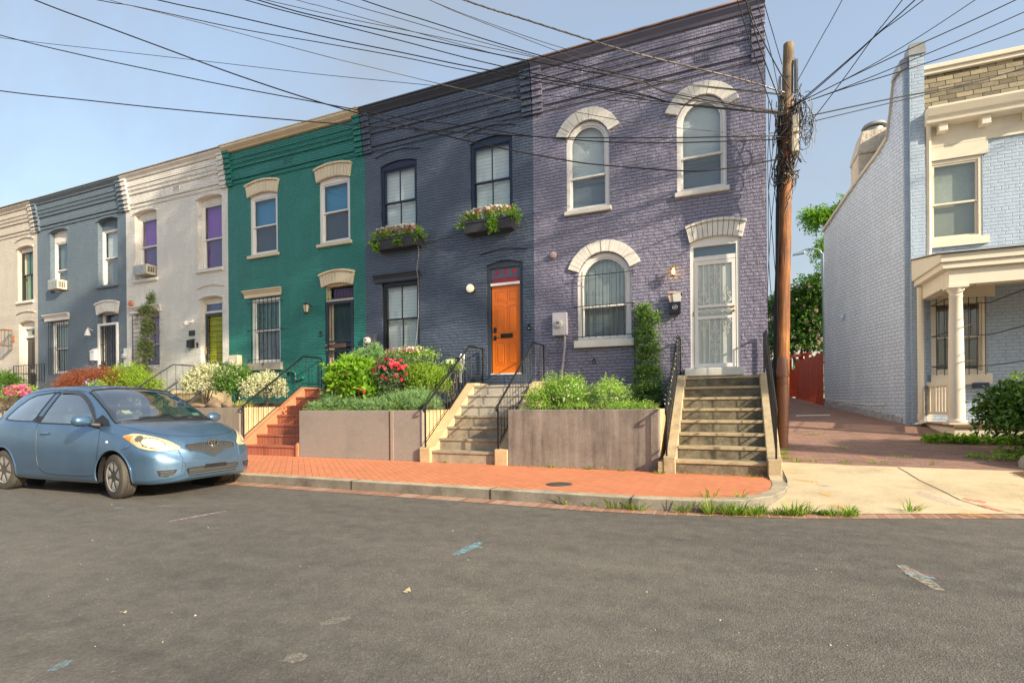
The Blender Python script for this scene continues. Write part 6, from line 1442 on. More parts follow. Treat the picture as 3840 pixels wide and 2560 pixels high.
def flowers(name, m, parent, blobs, n, size, seed=2, petals=6, face=(0, -.8, .5), shell=.95):
    R = random.Random(seed); V = []; F = []; A_ = []; tot = sum(b[2] for b in blobs)
    for c, r, wgt in blobs:
        for s in range(max(1, int(n*wgt/tot))):
            d = rv(R); d.y = -abs(d.y); d.z = d.z if d.z > -.4 else -d.z
            p = Vector(c)+Vector((d.x*r[0], d.y*r[1], d.z*r[2]))*shell*R.uniform(.9, 1.08); nn = (Vector(face)+d*.6+rv(R)*.3).normalized()
            a = nn.orthogonal().normalized(); b = nn.cross(a); tn = R.random(); sz = size*R.uniform(.7, 1.2)
            for i in range(petals):
                for ring, rk in ((0, 1.0), (1, .6)):
                    an = 2*pi*(i+ring*.5)/petals; e1 = a*cos(an)+b*sin(an); e2 = a*-sin(an)+b*cos(an); b0 = len(V); lift = nn*(sz*.15+ring*sz*.22)
                    V += [p+lift*.3, p+e1*sz*.3*rk+e2*sz*.22*rk+lift, p+e1*sz*.55*rk+lift*.8, p+e1*sz*.3*rk-e2*sz*.22*rk+lift]; F.append((b0, b0+1, b0+2, b0+3)); A_.append(min(1, max(0, tn+R.uniform(-.2, .2))))
    return leafmesh(name, m, parent, V, F, A_)
def grass(name, m, parent, spots, n, h, seed=3, wd=.006, loc=None, lean=.5):
    """blades: spots = (x, y, z, radius, weight)"""
    R = random.Random(seed); V = []; F = []; A_ = []; tot = sum(s[4] for s in spots)
    for sp_ in spots:
        x, y, z, r, wgt = sp_[:5]; hs = sp_[5] if len(sp_) > 5 else 1.
        for i in range(int(n*wgt/tot)):
            a = R.uniform(0, 2*pi); q = r*sqrt(R.random()); p = Vector((x+q*cos(a), y+q*sin(a)*.6, z)); d = Vector((cos(a)*R.random()*lean, sin(a)*R.random()*lean, 1)).normalized(); hh = h*hs*R.uniform(.35, 1.15)
            s = Vector((-sin(a+R.random()), cos(a), 0)).normalized()*wd*R.uniform(.6, 1.3); out_ = Vector((d.x, d.y, 0))*hh*.9; b0 = len(V); tn = R.random()
            m1 = p+d*hh*.55; t1 = p+d*hh*.9+out_*.6
            V += [p-s, p+s, m1+s*.8, m1-s*.8, t1]; F += [(b0, b0+1, b0+2, b0+3), (b0+3, b0+2, b0+4)]; A_ += [tn, tn]
    return leafmesh(name, m, parent, V, F, A_, loc=loc)
def stems(parent, base, tops, r, m, name='stems'):
    g = MB(); b = Vector(base); R = random.Random(int(abs(base[0])*97))
    for t in tops:
        t = Vector(t); mid = b.lerp(t, .5)+Vector((R.uniform(-.06, .06), R.uniform(-.06, .06), .04)); g.tube(catmull([tuple(b), tuple(mid), tuple(t)], 4), [r*(1-.6*i/8) for i in range(9)], 6)
    return g.build(name, m, parent, smooth=True, weld=False)
BARK = mat('bark', (.13, .095, .065), .9, var=.4, vscale=12, bump=.01, bscale=40)
LG = leafmat('leaf_green', [(0, (0.018, 0.053, 0.009)), (.5, (0.068, 0.173, 0.027)), (1, (0.195, 0.360, 0.053))])
LLIME = leafmat('leaf_lime', [(0, (0.058, 0.160, 0.012)), (.5, (0.189, 0.392, 0.026)), (1, (0.392, 0.609, 0.072))], trans=.45)
LYEL = leafmat('leaf_yellow_green', [(0, (0.052, 0.121, 0.010)), (.5, (0.207, 0.362, 0.034)), (1, (0.517, 0.655, 0.086))], trans=.4)
LJUN = leafmat('juniper', [(0, (0.056, 0.133, 0.066)), (.5, (0.166, 0.332, 0.133)), (1, (0.376, 0.552, 0.177))], rough=.7, trans=.15)
LVAR = leafmat('variegated', [(0, (0.057, 0.103, 0.034)), (.42, (0.149, 0.241, 0.081)), (.50, (0.483, 0.517, 0.322)), (1, (0.759, 0.759, 0.552))], trans=.25)
LWEED = leafmat('weed_green', [(0, (0.091, 0.182, 0.027)), (.5, (0.237, 0.419, 0.073)), (1, (0.491, 0.673, 0.146))], trans=.4)
LIVY = leafmat('ivy', [(0, (0.026, 0.063, 0.017)), (.6, (0.105, 0.231, 0.053)), (1, (0.294, 0.462, 0.105))])
LRED = leafmat('maple_red', [(0, (0.078, 0.019, 0.010)), (.5, (0.260, 0.065, 0.033)), (.8, (0.351, 0.130, 0.052)), (1, (0.260, 0.195, 0.052))], rough=.6, trans=.3)
LROSE = leafmat('rose_leaf', [(0, (0.035, 0.070, 0.035)), (.5, (0.105, 0.175, 0.079)), (1, (0.245, 0.333, 0.140))])
LDK = leafmat('shrub_dark', [(0, (0.011, 0.034, 0.005)), (.5, (0.041, 0.115, 0.014)), (1, (0.135, 0.270, 0.034))], rough=.3, trans=.3, spec=.6)
LGR = leafmat('grass_blade', [(0, (0.084, 0.182, 0.017)), (.6, (0.210, 0.364, 0.042)), (1, (0.504, 0.504, 0.140))], trans=.4)
LDRY = leafmat('dry_grass', [(0, (.30, .19, .07)), (1, (.52, .36, .15))], trans=.3)
LSP = leafmat('striped_grass', [(0, (0.240, 0.336, 0.072)), (1, (0.660, 0.600, 0.264))], trans=.3)
FRED = leafmat('rose_red', [(0, (.50, .01, .03)), (.6, (.72, .04, .08)), (1, (.80, .18, .22))], trans=.2)
FPNK = leafmat('petal_pink', [(0, (.55, .03, .20)), (.6, (.75, .22, .32)), (.85, (.75, .30, .22)), (1, (.30, .05, .40))], trans=.25)
FWHT = leafmat('petal_white', [(0, (.75, .72, .55)), (1, (.82, .82, .78))], trans=.2)
FCRM = leafmat('myrtle_pink', [(0, (.42, .24, .28)), (.5, (.50, .33, .33)), (1, (.48, .38, .29))], trans=.3)
def bush(name, label, cat, base, blobs, m, n, size, stemtops=None, group=None, **kw):
    t = thing(name, base, label, cat, group); foliage('leaves', m, t, blobs, n, size, **kw)
    if stemtops is None:
        stemtops = [tuple(Vector(c)+Vector((r[0]*a*.6, r[1]*b*.4, r[2]*.35))) for c, r, _ in blobs[:2] for a, b in ((-1, 0), (1, .5), (0, -1), (.3, 1))]
    stems(t, base, stemtops, .012, BARK); return t
# lavender planter
t = bush('weed_bush', 'tall light green weeds at the left of the lavender house planter', 'weeds', (-2.75, 9.2, 1.05), [((-2.8, 9.15, 1.32), (.46, .45, .33), 3), ((-3.15, 8.85, 1.2), (.25, .3, .2), 1), ((-2.55, 8.9, 1.22), (.3, .3, .24), 1)], LWEED, 1500, .052, L=.16, asp=.34, up=.6, seed=5, zmin=1.08)
flowers('blossoms', FWHT, t, [((-2.6, 8.95, 1.3), (.42, .42, .25), 1)], 26, .03, 5)
t = bush('weed_bush', 'smaller whitish weeds in the middle of the lavender house planter', 'weeds', (-1.95, 9.2, 1.05), [((-1.95, 9.1, 1.28), (.29, .36, .30), 2)], LWEED, 560, .042, L=.15, asp=.36, seed=6, tone=.12, zmin=1.08)
flowers('blossoms', FWHT, t, [((-1.95, 9.05, 1.28), (.28, .34, .26), 1)], 22, .025, 6)
o = foliage('ground_cover', LWEED, thing('planter_weeds', (-1.6, 8.9, 1.06), 'low yellow-green weeds at the right end of the lavender house planter', 'weeds'), [((-1.45, 8.85, 1.10), (.42, .40, .09), 2), ((-2.3, 8.6, 1.08), (1.1, .16, .08), 2)], 520, .035, L=.10, seed=7, tone=.05, zmin=1.06)
# climbing plant on a trellis
t = thing('climbing_vine', (-1.45, 10.4, 1.05), 'green climbing vine on a black trellis between the arched window and the storm door', 'vine')
bl = [((-1.50, 10.55, 1.35), (.33, .22, .30), 2.2), ((-1.50, 10.62, 1.75), (.27, .17, .28), 2), ((-1.50, 10.66, 2.15), (.24, .14, .26), 1.7), ((-1.53, 10.68, 2.5), (.20, .12, .24), 1.4), ((-1.50, 10.70, 2.83), (.22, .11, .20), 1.2), ((-1.60, 10.74, 3.06), (.13, .08, .10), .5)]
foliage('leaves', LIVY, t, bl, 950, .055, L=.13, asp=.5, seed=8, shell=.4, tone=.15); foliage('young_shoots', LWEED, t, bl, 380, .035, L=.14, asp=.35, seed=9, shell=.9)
flowers('blossoms', FWHT, t, [((-1.45, 10.6, 1.9), (.28, .16, .9), 1)], 30, .022, 7)
g = MB()
for x in (-1.78, -1.3): g.tube([(x, 10.80, 1.1), (x, 10.80, 2.9)], .008, 5)
g.tube([(-1.78, 10.80, 2.9), (-1.74, 10.80, 3.08), (-1.62, 10.80, 3.16), (-1.46, 10.80, 3.16), (-1.34, 10.80, 3.08), (-1.30, 10.80, 2.9)], .008, 5)
for z in (1.5, 2.0, 2.5, 2.9): g.tube([(-1.78, 10.80, z), (-1.3, 10.80, z)], .006, 5)
g.build('trellis', BLK, t)
# navy planter
t = bush('leafy_bush', 'big lime-green broadleaf bush spilling over the brick steps', 'bush', (-7.6, 9.2, 1.1), [((-7.55, 9.15, 1.75), (.52, .46, .42), 3), ((-7.2, 9.0, 1.55), (.38, .40, .32), 2), ((-7.85, 9.2, 1.8), (.30, .3, .25), 1)], LLIME, 780, .15, L=.18, k=5, asp=.62, up=.3, bend=.35, seed=10, shell=.55)
flowers('red_bloom', FRED, t, [((-6.95, 8.7, 1.5), (.06, .05, .07), 1), ((-7.35, 8.72, 1.83), (.05, .04, .04), .7)], 6, .10, 8)
t = bush('conifer_shrub', 'feathery grey-green conifer behind the lime-green bush', 'shrub', (-7.75, 9.9, 1.1), [((-7.85, 9.85, 2.15), (.38, .32, .28), 2), ((-7.5, 9.85, 2.3), (.10, .1, .24), .5)], LJUN, 1300, .075, L=.16, k=7, asp=.16, up=.6, spread=.45, seed=11)
t = bush('rose_bush', 'rose bush covered in coral red roses', 'rose bush', (-6.5, 9.3, 1.1), [((-6.50, 9.2, 1.85), (.48, .38, .42), 3), ((-6.45, 9.05, 1.5), (.32, .3, .3), 1)], LROSE, 1000, .055, L=.14, asp=.5, seed=12, shell=.5)
flowers('roses', FRED, t, [((-6.50, 9.1, 1.82), (.46, .38, .36), 2.4), ((-6.35, 9.0, 1.95), (.20, .3, .10), 1)], 58, .085, 9)
t = bush('flower_clump', 'pink and white blooms at the top of the roses below the navy window', 'flowers', (-6.5, 9.9, 1.1), [((-6.75, 9.8, 2.25), (.50, .25, .16), 2), ((-6.3, 9.8, 2.25), (.4, .25, .14), 2)], LWEED, 420, .05, L=.16, seed=13)
flowers('blooms', FPNK, t, [((-6.7, 9.75, 2.34), (.48, .2, .12), 2)], 22, .07, 10); flowers('white_blooms', FWHT, t, [((-6.45, 9.75, 2.36), (.42, .2, .10), 2)], 20, .06, 11)
t = bush('boxwood_bush', 'dense yellow-green shrub right of the roses', 'bush', (-5.75, 9.4, 1.1), [((-5.78, 9.35, 1.62), (.50, .42, .44), 3), ((-6.05, 9.3, 1.7), (.25, .3, .30), 1)], LYEL, 1900, .042, L=.15, k=7, asp=.42, up=.8, spread=.6, seed=14, shell=.5)
t = bush('flower_clump', 'small white blooms beside the railing of the orange-door steps', 'flowers', (-5.55, 9.95, 1.1), [((-5.55, 9.9, 1.95), (.22, .2, .16), 2)], LWEED, 160, .045, L=.16, seed=15)
flowers('white_blooms', FWHT, t, [((-5.52, 9.85, 2.08), (.20, .15, .08), 2)], 20, .045, 12)
t = thing('creeping_juniper', (-6.9, 8.75, 1.08), 'blue-green creeping juniper spread along the navy planter wall', 'juniper')
bl = [((-8.05+.42*i, 8.78+.05*(i % 2), 1.13+.02*((i*7) % 4)), (.34, .30, .14+.03*(i % 3)), 1) for i in range(7)]
foliage('leaves', LJUN, t, bl, 3300, .050, L=.13, k=8, asp=.15, up=.35, spread=.55, seed=16, shell=.5, zmin=1.07)
foliage('yellowed_tips', LYEL, t, [((-7.0, 8.55, 1.08), (1.2, .10, .05), 1), ((-5.95, 8.6, 1.12), (.3, .15, .08), .5)], 260, .035, L=.08, k=6, asp=.2, up=.2, seed=17, zmin=1.07)
bush('juniper_ball', 'rounded juniper ball beside the brick steps', 'juniper', (-7.95, 8.95, 1.1), [((-7.93, 8.9, 1.32), (.20, .20, .20), 1)], LJUN, 700, .042, L=.09, k=7, asp=.15, up=.2, spread=.5, seed=18, shell=.6)
bush('juniper_mound', 'juniper mound below the boxwood beside the orange-door steps', 'juniper', (-5.6, 8.9, 1.1), [((-5.75, 8.9, 1.27), (.40, .30, .20), 1), ((-6.3, 9.0, 1.26), (.3, .3, .18), .7)], LJUN, 1250, .048, L=.13, k=8, asp=.15, up=.4, spread=.5, seed=19)
# green house planter
t = bush('variegated_bush', 'white-leaved variegated bush in front of the lime door railing', 'bush', (-12.4, 9.3, 1.15), [((-12.35, 9.2, 1.75), (.52, .42, .40), 3), ((-12.1, 9.2, 2.05), (.25, .3, .2), .7)], LVAR, 1500, .048, L=.14, asp=.5, seed=20, tone=.12)
t = bush('leafy_bush', 'loose mid-green bush between the two white-leaved bushes', 'bush', (-11.5, 9.5, 1.15), [((-11.5, 9.45, 1.80), (.48, .42, .42), 3), ((-11.2, 9.4, 1.6), (.3, .3, .3), 1)], LG, 1500, .052, L=.16, asp=.5, seed=21, tone=.1)
foliage('pale_leaves', LVAR, t, [((-11.5, 9.4, 1.85), (.46, .4, .4), 1)], 260, .045, L=.12, seed=22, tone=.1)
t = bush('variegated_bush', 'rounded white-leaved bush beside the brick steps railing', 'bush', (-10.5, 9.5, 1.15), [((-10.5, 9.45, 1.62), (.50, .42, .40), 3)], LVAR, 1400, .045, L=.12, asp=.5, seed=23, tone=.15)
grass('striped_leaves', LSP, thing('spider_grass', (-10.6, 8.8, 1.12), 'tuft of straw-striped grass at the corner of the grey planter', 'ornamental grass'), [(-10.75, 8.85, 1.14, .22, 1), (-10.35, 8.8, 1.12, .2, 1)], 260, .26, seed=24, wd=.011, lean=1.1)
def rock(label, c, r, m, seed=1, name='garden_rock'):
    R = random.Random(seed); bm = bmesh.new(); bmesh.ops.create_icosphere(bm, subdivisions=3, radius=1)
    ks = [(rv(R), R.uniform(.70, .95)) for _ in range(9)]
    for v in bm.verts:
        for kv, kd in ks:
            d = v.co.dot(kv)
            if d > kd: v.co -= kv*(d-kd)*.85
        v.co = Vector((v.co.x*r[0], v.co.y*r[1], v.co.z*r[2]))+rv(R)*.006
    me = bpy.data.meshes.new(name); bm.to_mesh(me); bm.free(); me.materials.append(m); me.polygons.foreach_set('use_smooth', [True]*len(me.polygons))
    o = bpy.data.objects.new(name, me); COL.objects.link(o); o.location = c; return tag(o, label, 'rock')
RK = mat('brown_rock', (.21, .15, .10), .85, var=.35, vscale=4, bump=.02, bscale=14)
for i, (x, y, r, lab) in enumerate(((-11.75, 8.62, (.26, .14, .08), 'long flat brown rock on the grey planter edge, leftmost'), (-11.20, 8.64, (.20, .15, .17), 'tallest rounded brown rock on the grey planter edge'), (-10.98, 8.50, (.20, .10, .10), 'small brown rock in front of the tallest one on the planter edge'), (-10.72, 8.60, (.16, .12, .11), 'squared brown rock on the planter edge beside the striped grass'))):
    rock(lab, (x, y, 1.21), r, RK, 30+i)
# planters behind the car
t = bush('spruce_bush', 'bright yellow-green dwarf evergreen behind the car roof', 'bush', (-15.7, 9.5, 1.15), [((-15.75, 9.5, 1.80), (.85, .50, .50), 3), ((-15.1, 9.6, 1.7), (.35, .4, .4), .8)], LYEL, 2600, .060, L=.16, k=8, asp=.2, up=.2, spread=.5, seed=31, tone=.05)
t = bush('japanese_maple', 'low weeping Japanese maple with rust red leaves behind the car', 'tree', (-17.0, 9.2, 1.12), [((-17.1, 9.2, 1.95), (1.15, .55, .40), 3), ((-16.2, 9.25, 2.0), (.6, .5, .38), 2), ((-17.9, 9.2, 1.75), (.5, .45, .30), 1)], LRED, 3800, .060, L=.20, k=7, asp=.16, up=-.1, droop=.5, spread=.5, seed=32)
t = bush('petunia_clump', 'purple and white petunias between the maple and the car roof', 'flowers', (-15.9, 8.7, 1.15), [((-15.8, 8.7, 1.75), (.35, .15, .14), 1)], LWEED, 200, .045, seed=33)
flowers('blooms', leafmat('petal_violet', [(0, (.15, .08, .5)), (.5, (.35, .25, .6)), (1, (.7, .68, .6))]), t, [((-15.9, 8.65, 1.85), (.30, .12, .12), 1)], 24, .06, 13)
t = bush('petunia_clump', 'large clump of pink petunias beside the rear of the car', 'flowers', (-20.0, 9.0, 1.15), [((-20.0, 8.95, 1.65), (.60, .30, .22), 1)], LWEED, 380, .05, seed=34)
flowers('blooms', FPNK, t, [((-19.95, 8.9, 1.68), (.62, .3, .24), 1)], 150, .085, 14)
bush('leafy_bush', 'green shrub at the left edge behind the iron fence', 'bush', (-22.2, 9.5, 1.15), [((-22.2, 9.5, 1.9), (.65, .4, .6), 1)], LG, 900, .06, seed=35, tone=.1)
t = thing('climbing_ivy', (-17.1, 10.6, 1.2), 'pale ivy climbing over the barred window of the off-white house', 'vine')
bl = [((-17.0, 10.55, 2.2), (.45, .22, .50), 2), ((-16.85, 10.62, 2.9), (.28, .14, .5), 1.6), ((-16.75, 10.68, 3.6), (.24, .12, .5), 1.3), ((-16.95, 10.72, 4.15), (.38, .08, .18), .9), ((-16.8, 10.78, 4.5), (.12, .05, .35), .3)]
foliage('leaves', leafmat('ivy_pale', [(0, (0.065, 0.117, 0.039)), (.5, (0.208, 0.286, 0.117)), (1, (0.520, 0.520, 0.286))]), t, bl, 1700, .055, L=.12, asp=.55, seed=36, shell=.4)
# window boxes
BOXM = mat('window_box_grey', (.055, .06, .075), .5)
def wbox(label, x0, x1, z0, seed):
    t = thing('window_box', ((x0+x1)/2, 10.7, z0), label, 'flower box', 'flower boxes under the navy upper windows')
    g = MB(); g.hexa([(x0+.04, 10.62, z0), (x1-.04, 10.62, z0), (x1-.04, 10.842, z0), (x0+.04, 10.842, z0)], [(x0, 10.57, z0+.20), (x1, 10.57, z0+.20), (x1, 10.842, z0+.20), (x0, 10.842, z0+.20)]); g.build('trough', BOXM, t, bevel=.006)
    bz('brim', BOXM, t, (x0-.02, x1+.02, 10.55, 10.842, z0+.201, z0+.232), bevel=.004)
    xm = (x0+x1)/2; hw = (x1-x0)/2
    foliage('plants', LYEL, t, [((xm+hw*a, 10.66, z0+.32), (hw*.34, .13, .13), 1) for a in (-.7, -.25, .25, .7)], 420, .045, L=.12, asp=.45, seed=seed, tone=.1)
    foliage('trailing_leaves', LLIME, t, [((x0+.12 if seed % 2 else xm+.2, 10.54, z0+.02), (.08, .05, .20), 1), ((x1+.05, 10.6, z0+.20), (.12, .08, .14), .7), ((x0-.05, 10.6, z0+.18), (.1, .08, .1), .4), ((xm+.1, 10.55, z0+.12), (.1, .05, .1), .5)], 110, .05, L=.09, up=-.5, seed=seed+1, asp=.6)
    flowers('pink_blooms', FPNK, t, [((xm, 10.62, z0+.40), (hw*.95, .12, .10), 1)], 40, .075, seed+2); flowers('white_blooms', FWHT, t, [((xm, 10.60, z0+.42), (hw*.9, .12, .10), 1)], 46, .075, seed+3)
wbox('grey flower box with pink and white blooms under the left navy upper window', -8.13, -6.80, 5.02, 41)
wbox('grey flower box with pink and white blooms under the upper window above the orange door', -5.62, -4.37, 5.10, 44)
# right-hand shrub
t = thing('weeping_shrub', (4.45, 9.95, .40), 'dark green shrub with large drooping leaves in front of the white porch', 'shrub')
bl = [((3.75, 9.75, 1.0), (.32, .3, .26), 1.2), ((4.3, 9.7, .70), (.4, .35, .2), .9), ((4.55, 9.9, 1.30), (.75, .50, .28), 3), ((3.95, 9.85, 1.18), (.48, .40, .24), 2.2), ((4.0, 9.75, .92), (.42, .34, .24), 1.6), ((5.3, 9.9, 1.25), (.6, .5, .35), 2), ((4.5, 9.8, .85), (.5, .4, .28), 1.6), ((5.1, 9.8, .8), (.5, .4, .3), 1.2)]
foliage('leaves', LDK, t, bl, 2100, .098, L=.20, k=6, asp=.42, up=.1, droop=.6, bend=.35, seed=50, shell=.55, tone=.05)
foliage('sunlit_tips', LYEL, t, [((4.5, 9.85, 1.48), (.8, .45, .12), 1)], 150, .075, L=.15, k=5, up=.4, bend=.3, seed=51, tone=.1)
g = MB()
for tp in ((3.8, 9.8, 1.1), (4.2, 9.8, 1.3), (4.6, 9.9, 1.4), (5.1, 9.9, 1.3), (5.4, 9.8, 1.0)): g.tube(catmull([(4.45, 9.95, .25), (4.5, 9.93, .6), (tp[0]*.5+2.2, tp[1], tp[2]-.05), tp], 4), [.055-.0035*i for i in range(13)], 7)
g.build('branches', BARK, t, smooth=True, weld=False)
rock('large pale boulder at the right edge beside the concrete apron', (4.0, 9.12, .34), (.40, .30, .30), mat('pale_boulder', (.42, .37, .30), .8, var=.2, vscale=5, bump=.015, bscale=20), 52, name='boulder')
o = foliage('ground_cover', LLIME, None, [], 0, 0) if False else None
t = thing('ground_ivy', (3.9, 10.7, .45), 'strip of bright green ground plants along the foot of the porch', 'ground plants')
foliage('leaves', LLIME, t, [((3.25+.3*i, 10.95-.02*i, .50), (.24, .14, .07), 1) for i in range(7)], 620, .055, L=.08, asp=.5, up=.5, seed=53, zmin=.45)
t = thing('ground_ivy', (3.75, 9.6, .33), 'few small green weeds in the mulch beside the boulder', 'ground plants')
foliage('leaves', LWEED, t, [((3.55, 9.55, .36), (.15, .1, .04), 1), ((3.8, 9.9, .40), (.2, .12, .05), 1), ((3.35, 9.75, .35), (.1, .08, .03), .6)], 90, .05, L=.07, seed=54, zmin=.33)
# grass tufts and weeds: nobody could count these
def stuff(o, lab, cat): o['kind'] = 'stuff'; return tag(o, lab, cat)
kr = random.Random(5); kclumps = [(x_, 5.84+max(0, x_+.3)*.30+kr.uniform(-.05, .10), .012, kr.uniform(.03, .10), kr.uniform(.3, 1.3), kr.choice((.4, .6, .8, 1.1, 1.3))) for x_ in [kr.uniform(-.6, 1.25) if kr.random() < .3 else kr.uniform(-.05, 1.0) for _ in range(30)]]
stuff(grass('kerb_grass', LGR, None, kclumps+[(1.75, 6.65, .03, .09, .6), (-.95, 5.85, .01, .10, 1.2), (-1.18, 5.86, .01, .12, 1.3), (-1.45, 5.86, .01, .05, .2), (-1.78, 5.86, .01, .05, .3), (2.9, 7.1, .05, .05, .15), (-.2, 6.2, .13, .12, .5), (.1, 6.35, .13, .06, .3)], 1150, .15, seed=60, wd=.006, loc=(0, 6, 0), lean=1.3), 'grass and weeds growing along the kerb corner and gutter', 'grass')
stuff(grass('dry_weeds', LDRY, None, [(-3.4+.17*i, 8.24, .13, .08, 1) for i in range(14)]+[(-.6+.2*i, 8.14, .13, .07, 1) for i in range(6)], 520, .055, seed=61, wd=.003, loc=(-2, 8.2, .13), lean=1.6), 'dry straw weeds at the foot of the planter and steps', 'weeds')
stuff(grass('wall_weeds', LGR, None, [(-1.55, 8.2, .13, .06, 1), (-2.1, 8.22, .13, .05, 1), (-.98, 8.08, .13, .08, 1.2), (-2.75, 8.22, .13, .05, .6), (.3, 8.12, .13, .05, .5), (-4.8, 8.3, .13, .06, .8), (.78, 9.6, .33, .12, 2.5), (.86, 9.9, .36, .08, 1), (.80, 9.25, .29, .12, 2), (.95, 9.05, .27, .08, 1), (1.6, 9.1, .27, .10, .8), (2.0, 9.12, .27, .12, .8), (2.6, 9.15, .27, .1, .6), (1.8, 10.2, .4, .2, .8), (1.5, 11.5, .55, .2, .8), (2.4, 9.6, .33, .12, .6), (1.2, 9.12, .27, .1, .6)], 620, .075, seed=62, wd=.004, loc=(0, 9, .2), lean=1.2), 'scattered green weeds in the joints of pavement and alley', 'weeds')
# ------------------------------------------------------------------ trees beyond the alley
def tree(name, label, base, trunk_r, limbs, blobs, m, n, size, **kw):
    t = thing(name, base, label, 'tree'); g = MB(); b = Vector(base)
    for L_ in limbs:
        q = catmull([tuple(b)]+[tuple(p) for p in L_], 4); g.tube(q, [trunk_r*(1-.8*i/(len(q)-1)) for i in range(len(q))], 8)
    g.build('trunk', BARK, t, smooth=True, weld=False); foliage('crown', m, t, blobs, n, size, **kw); return t
mb = [((2.75, 25.3, 4.6), (1.3, 1.2, 1.0), 2), ((3.3, 25.2, 5.5), (1.0, 1.0, .8), 1.5), ((2.3, 25.2, 5.2), (.8, .9, .7), 1.2), ((2.6, 25.2, 3.6), (1.3, 1.2, .8), 2), ((3.6, 25.4, 4.4), (1.0, 1, 1.1), 1.5), ((3.7, 25.4, 6.1), (.6, .7, .5), .7)]
t = tree('crape_myrtle', 'crape myrtle tree with pink blossom, seen down the alley behind the red fence', (2.9, 25.4, 1.2), .11, [[(2.8, 25.4, 2.4), (2.4, 25.3, 3.6), (2.3, 25.2, 4.6)], [(3.0, 25.4, 2.6), (3.2, 25.3, 4.0), (3.4, 25.2, 5.4)], [(2.9, 25.4, 2.6), (2.8, 25.4, 4.6)]], mb, LG, 4200, .13, L=.35, k=7, asp=.5, seed=70, shell=.35, tone=-.12)
flowers('blossom', FCRM, t, [(c, (r[0]*.95, r[1]*.95, r[2]*.9), w_) for c, r, w_ in mb], 110, .15, 15, petals=7)
ab = [((4.2, 28, 9.75), (.62, .6, .26), 1.1), ((3.75, 28, 9.95), (.42, .4, .22), .6), ((5.3, 28, 10.2), (.8, .8, .4), .8), ((4.3, 28, 8.3), (.45, .5, .42), .8), ((4.5, 28, 7.6), (.40, .5, .4), .6), ((5.6, 28, 8.9), (1.0, 1, .9), .8)]
tree('ailanthus_tree', 'bright green feathery-leaved tree showing above the roof edge of the pale blue house', (5.6, 28.3, 1.3), .16, [[(5.5, 28.3, 5), (4.9, 28.1, 8.6), (4.2, 28, 9.8)], [(5.5, 28.3, 5), (5.4, 28.1, 9), (5.2, 28, 10.6)], [(5.3, 28.3, 5.2), (4.4, 28, 7.6), (4.1, 28, 8.2)]], ab, LLIME, 950, .16, L=.5, k=10, asp=.36, up=.0, droop=.4, spread=.8, seed=71, shell=.4)
tb = [((-3.5+3*i, 34+(i % 2)*2, 3.2+.5*(i % 3)), (2.2, 1.8, 1.9+.4*(i % 2)), 1) for i in range(5)]
# street lamp
t = thing('street_lamp', (3.6, 25.0, 1.2), 'grey street lamp with a cobra head, rising behind the red fence', 'street lamp')
GM = mat('galvanised_steel', (.30, .38, .42), .45, metal=.4, var=.1)
g = MB(); g.tube([(3.6, 24.0, 1.0), (3.48, 24.0, 7.1)], [.10, .065], 12); g.build('column', GM, t, smooth=True)
g = MB(); g.tube(catmull([(3.48, 24.0, 7.0), (3.35, 24.0, 7.25), (3.0, 24.0, 7.35), (2.75, 24.0, 7.28)], 5), .035, 8); g.build('arm', GM, t, smooth=True)
g = MB(); g.hexa([(2.40, 23.93, 7.13), (2.85, 23.9, 7.17), (2.85, 24.1, 7.17), (2.40, 24.07, 7.13)], [(2.45, 23.96, 7.22), (2.85, 23.94, 7.30), (2.85, 24.06, 7.30), (2.45, 24.04, 7.22)]); g.build('lamp_head', GM, t, bevel=.03)
# far houses behind the alley
FW = mat('far_white_siding', (.60, .60, .58), .7, var=.08)
def far_house(label, x0, x1, y, h, m, roofc, wins):
    t = thing('far_house', ((x0+x1)/2, y, .8), label, 'house'); bz('wall', m, t, (x0, x1, y, y+7, .5, h))
    g = MB(); rm = mat('roof_'+roofc[0], roofc[1], .8, var=.2); g.hexa([(x0-.3, y-.3, h), (x1+.3, y-.3, h), (x1+.3, y+7.3, h), (x0-.3, y+7.3, h)], [(x0-.1, y+2.5, h+1.4), (x1+.1, y+2.5, h+1.4), (x1+.1, y+4.5, h+1.4), (x0-.1, y+4.5, h+1.4)]); g.build('roof', rm, t)
    for (a, b, c, d) in wins:
        f = bz('window', WHT2, t, (a-.06, b+.06, y-.05, y-.001, c-.06, d+.06)); bz('pane', mat('far_pane', (.05, .09, .12), .1, spec=.9), f, (a, b, y-.06, y-.051, c, d))
    return t
far_house('white sided house far down the alley, left of the pole', -1.5, 5.6, 33, 6.3, FW, ('blue', (.06, .10, .14)), [(.7+1.3*i, 1.3+1.3*i, z, z+1.2) for i in range(3) for z in (4.6, 2.4)])
far_house('small grey sided house far down the alley, half hidden by the crape myrtle', 6.2, 12, 36, 7.0, mat('far_grey_siding', (.42, .43, .42), .7), ('grey', (.12, .12, .12)), [(7.+1.6*i, 7.7+1.6*i, z, z+1.2) for i in range(3) for z in (4.8, 2.4)])
t = bush('leafy_bush', 'dark green bushes between the pole and the far white house', 'bush', (1.9, 27, 1.2), [((1.6, 27, 2.3), (1.0, .8, 1.2), 1), ((2.8, 26.6, 1.9), (1.2, .8, .8), 1)], LG, 1100, .12, L=.3, seed=72)
t = thing('apartment_block', (-62, 27, 0), 'tan brick building with a dark vent showing above the cream roof at the left edge', 'building')
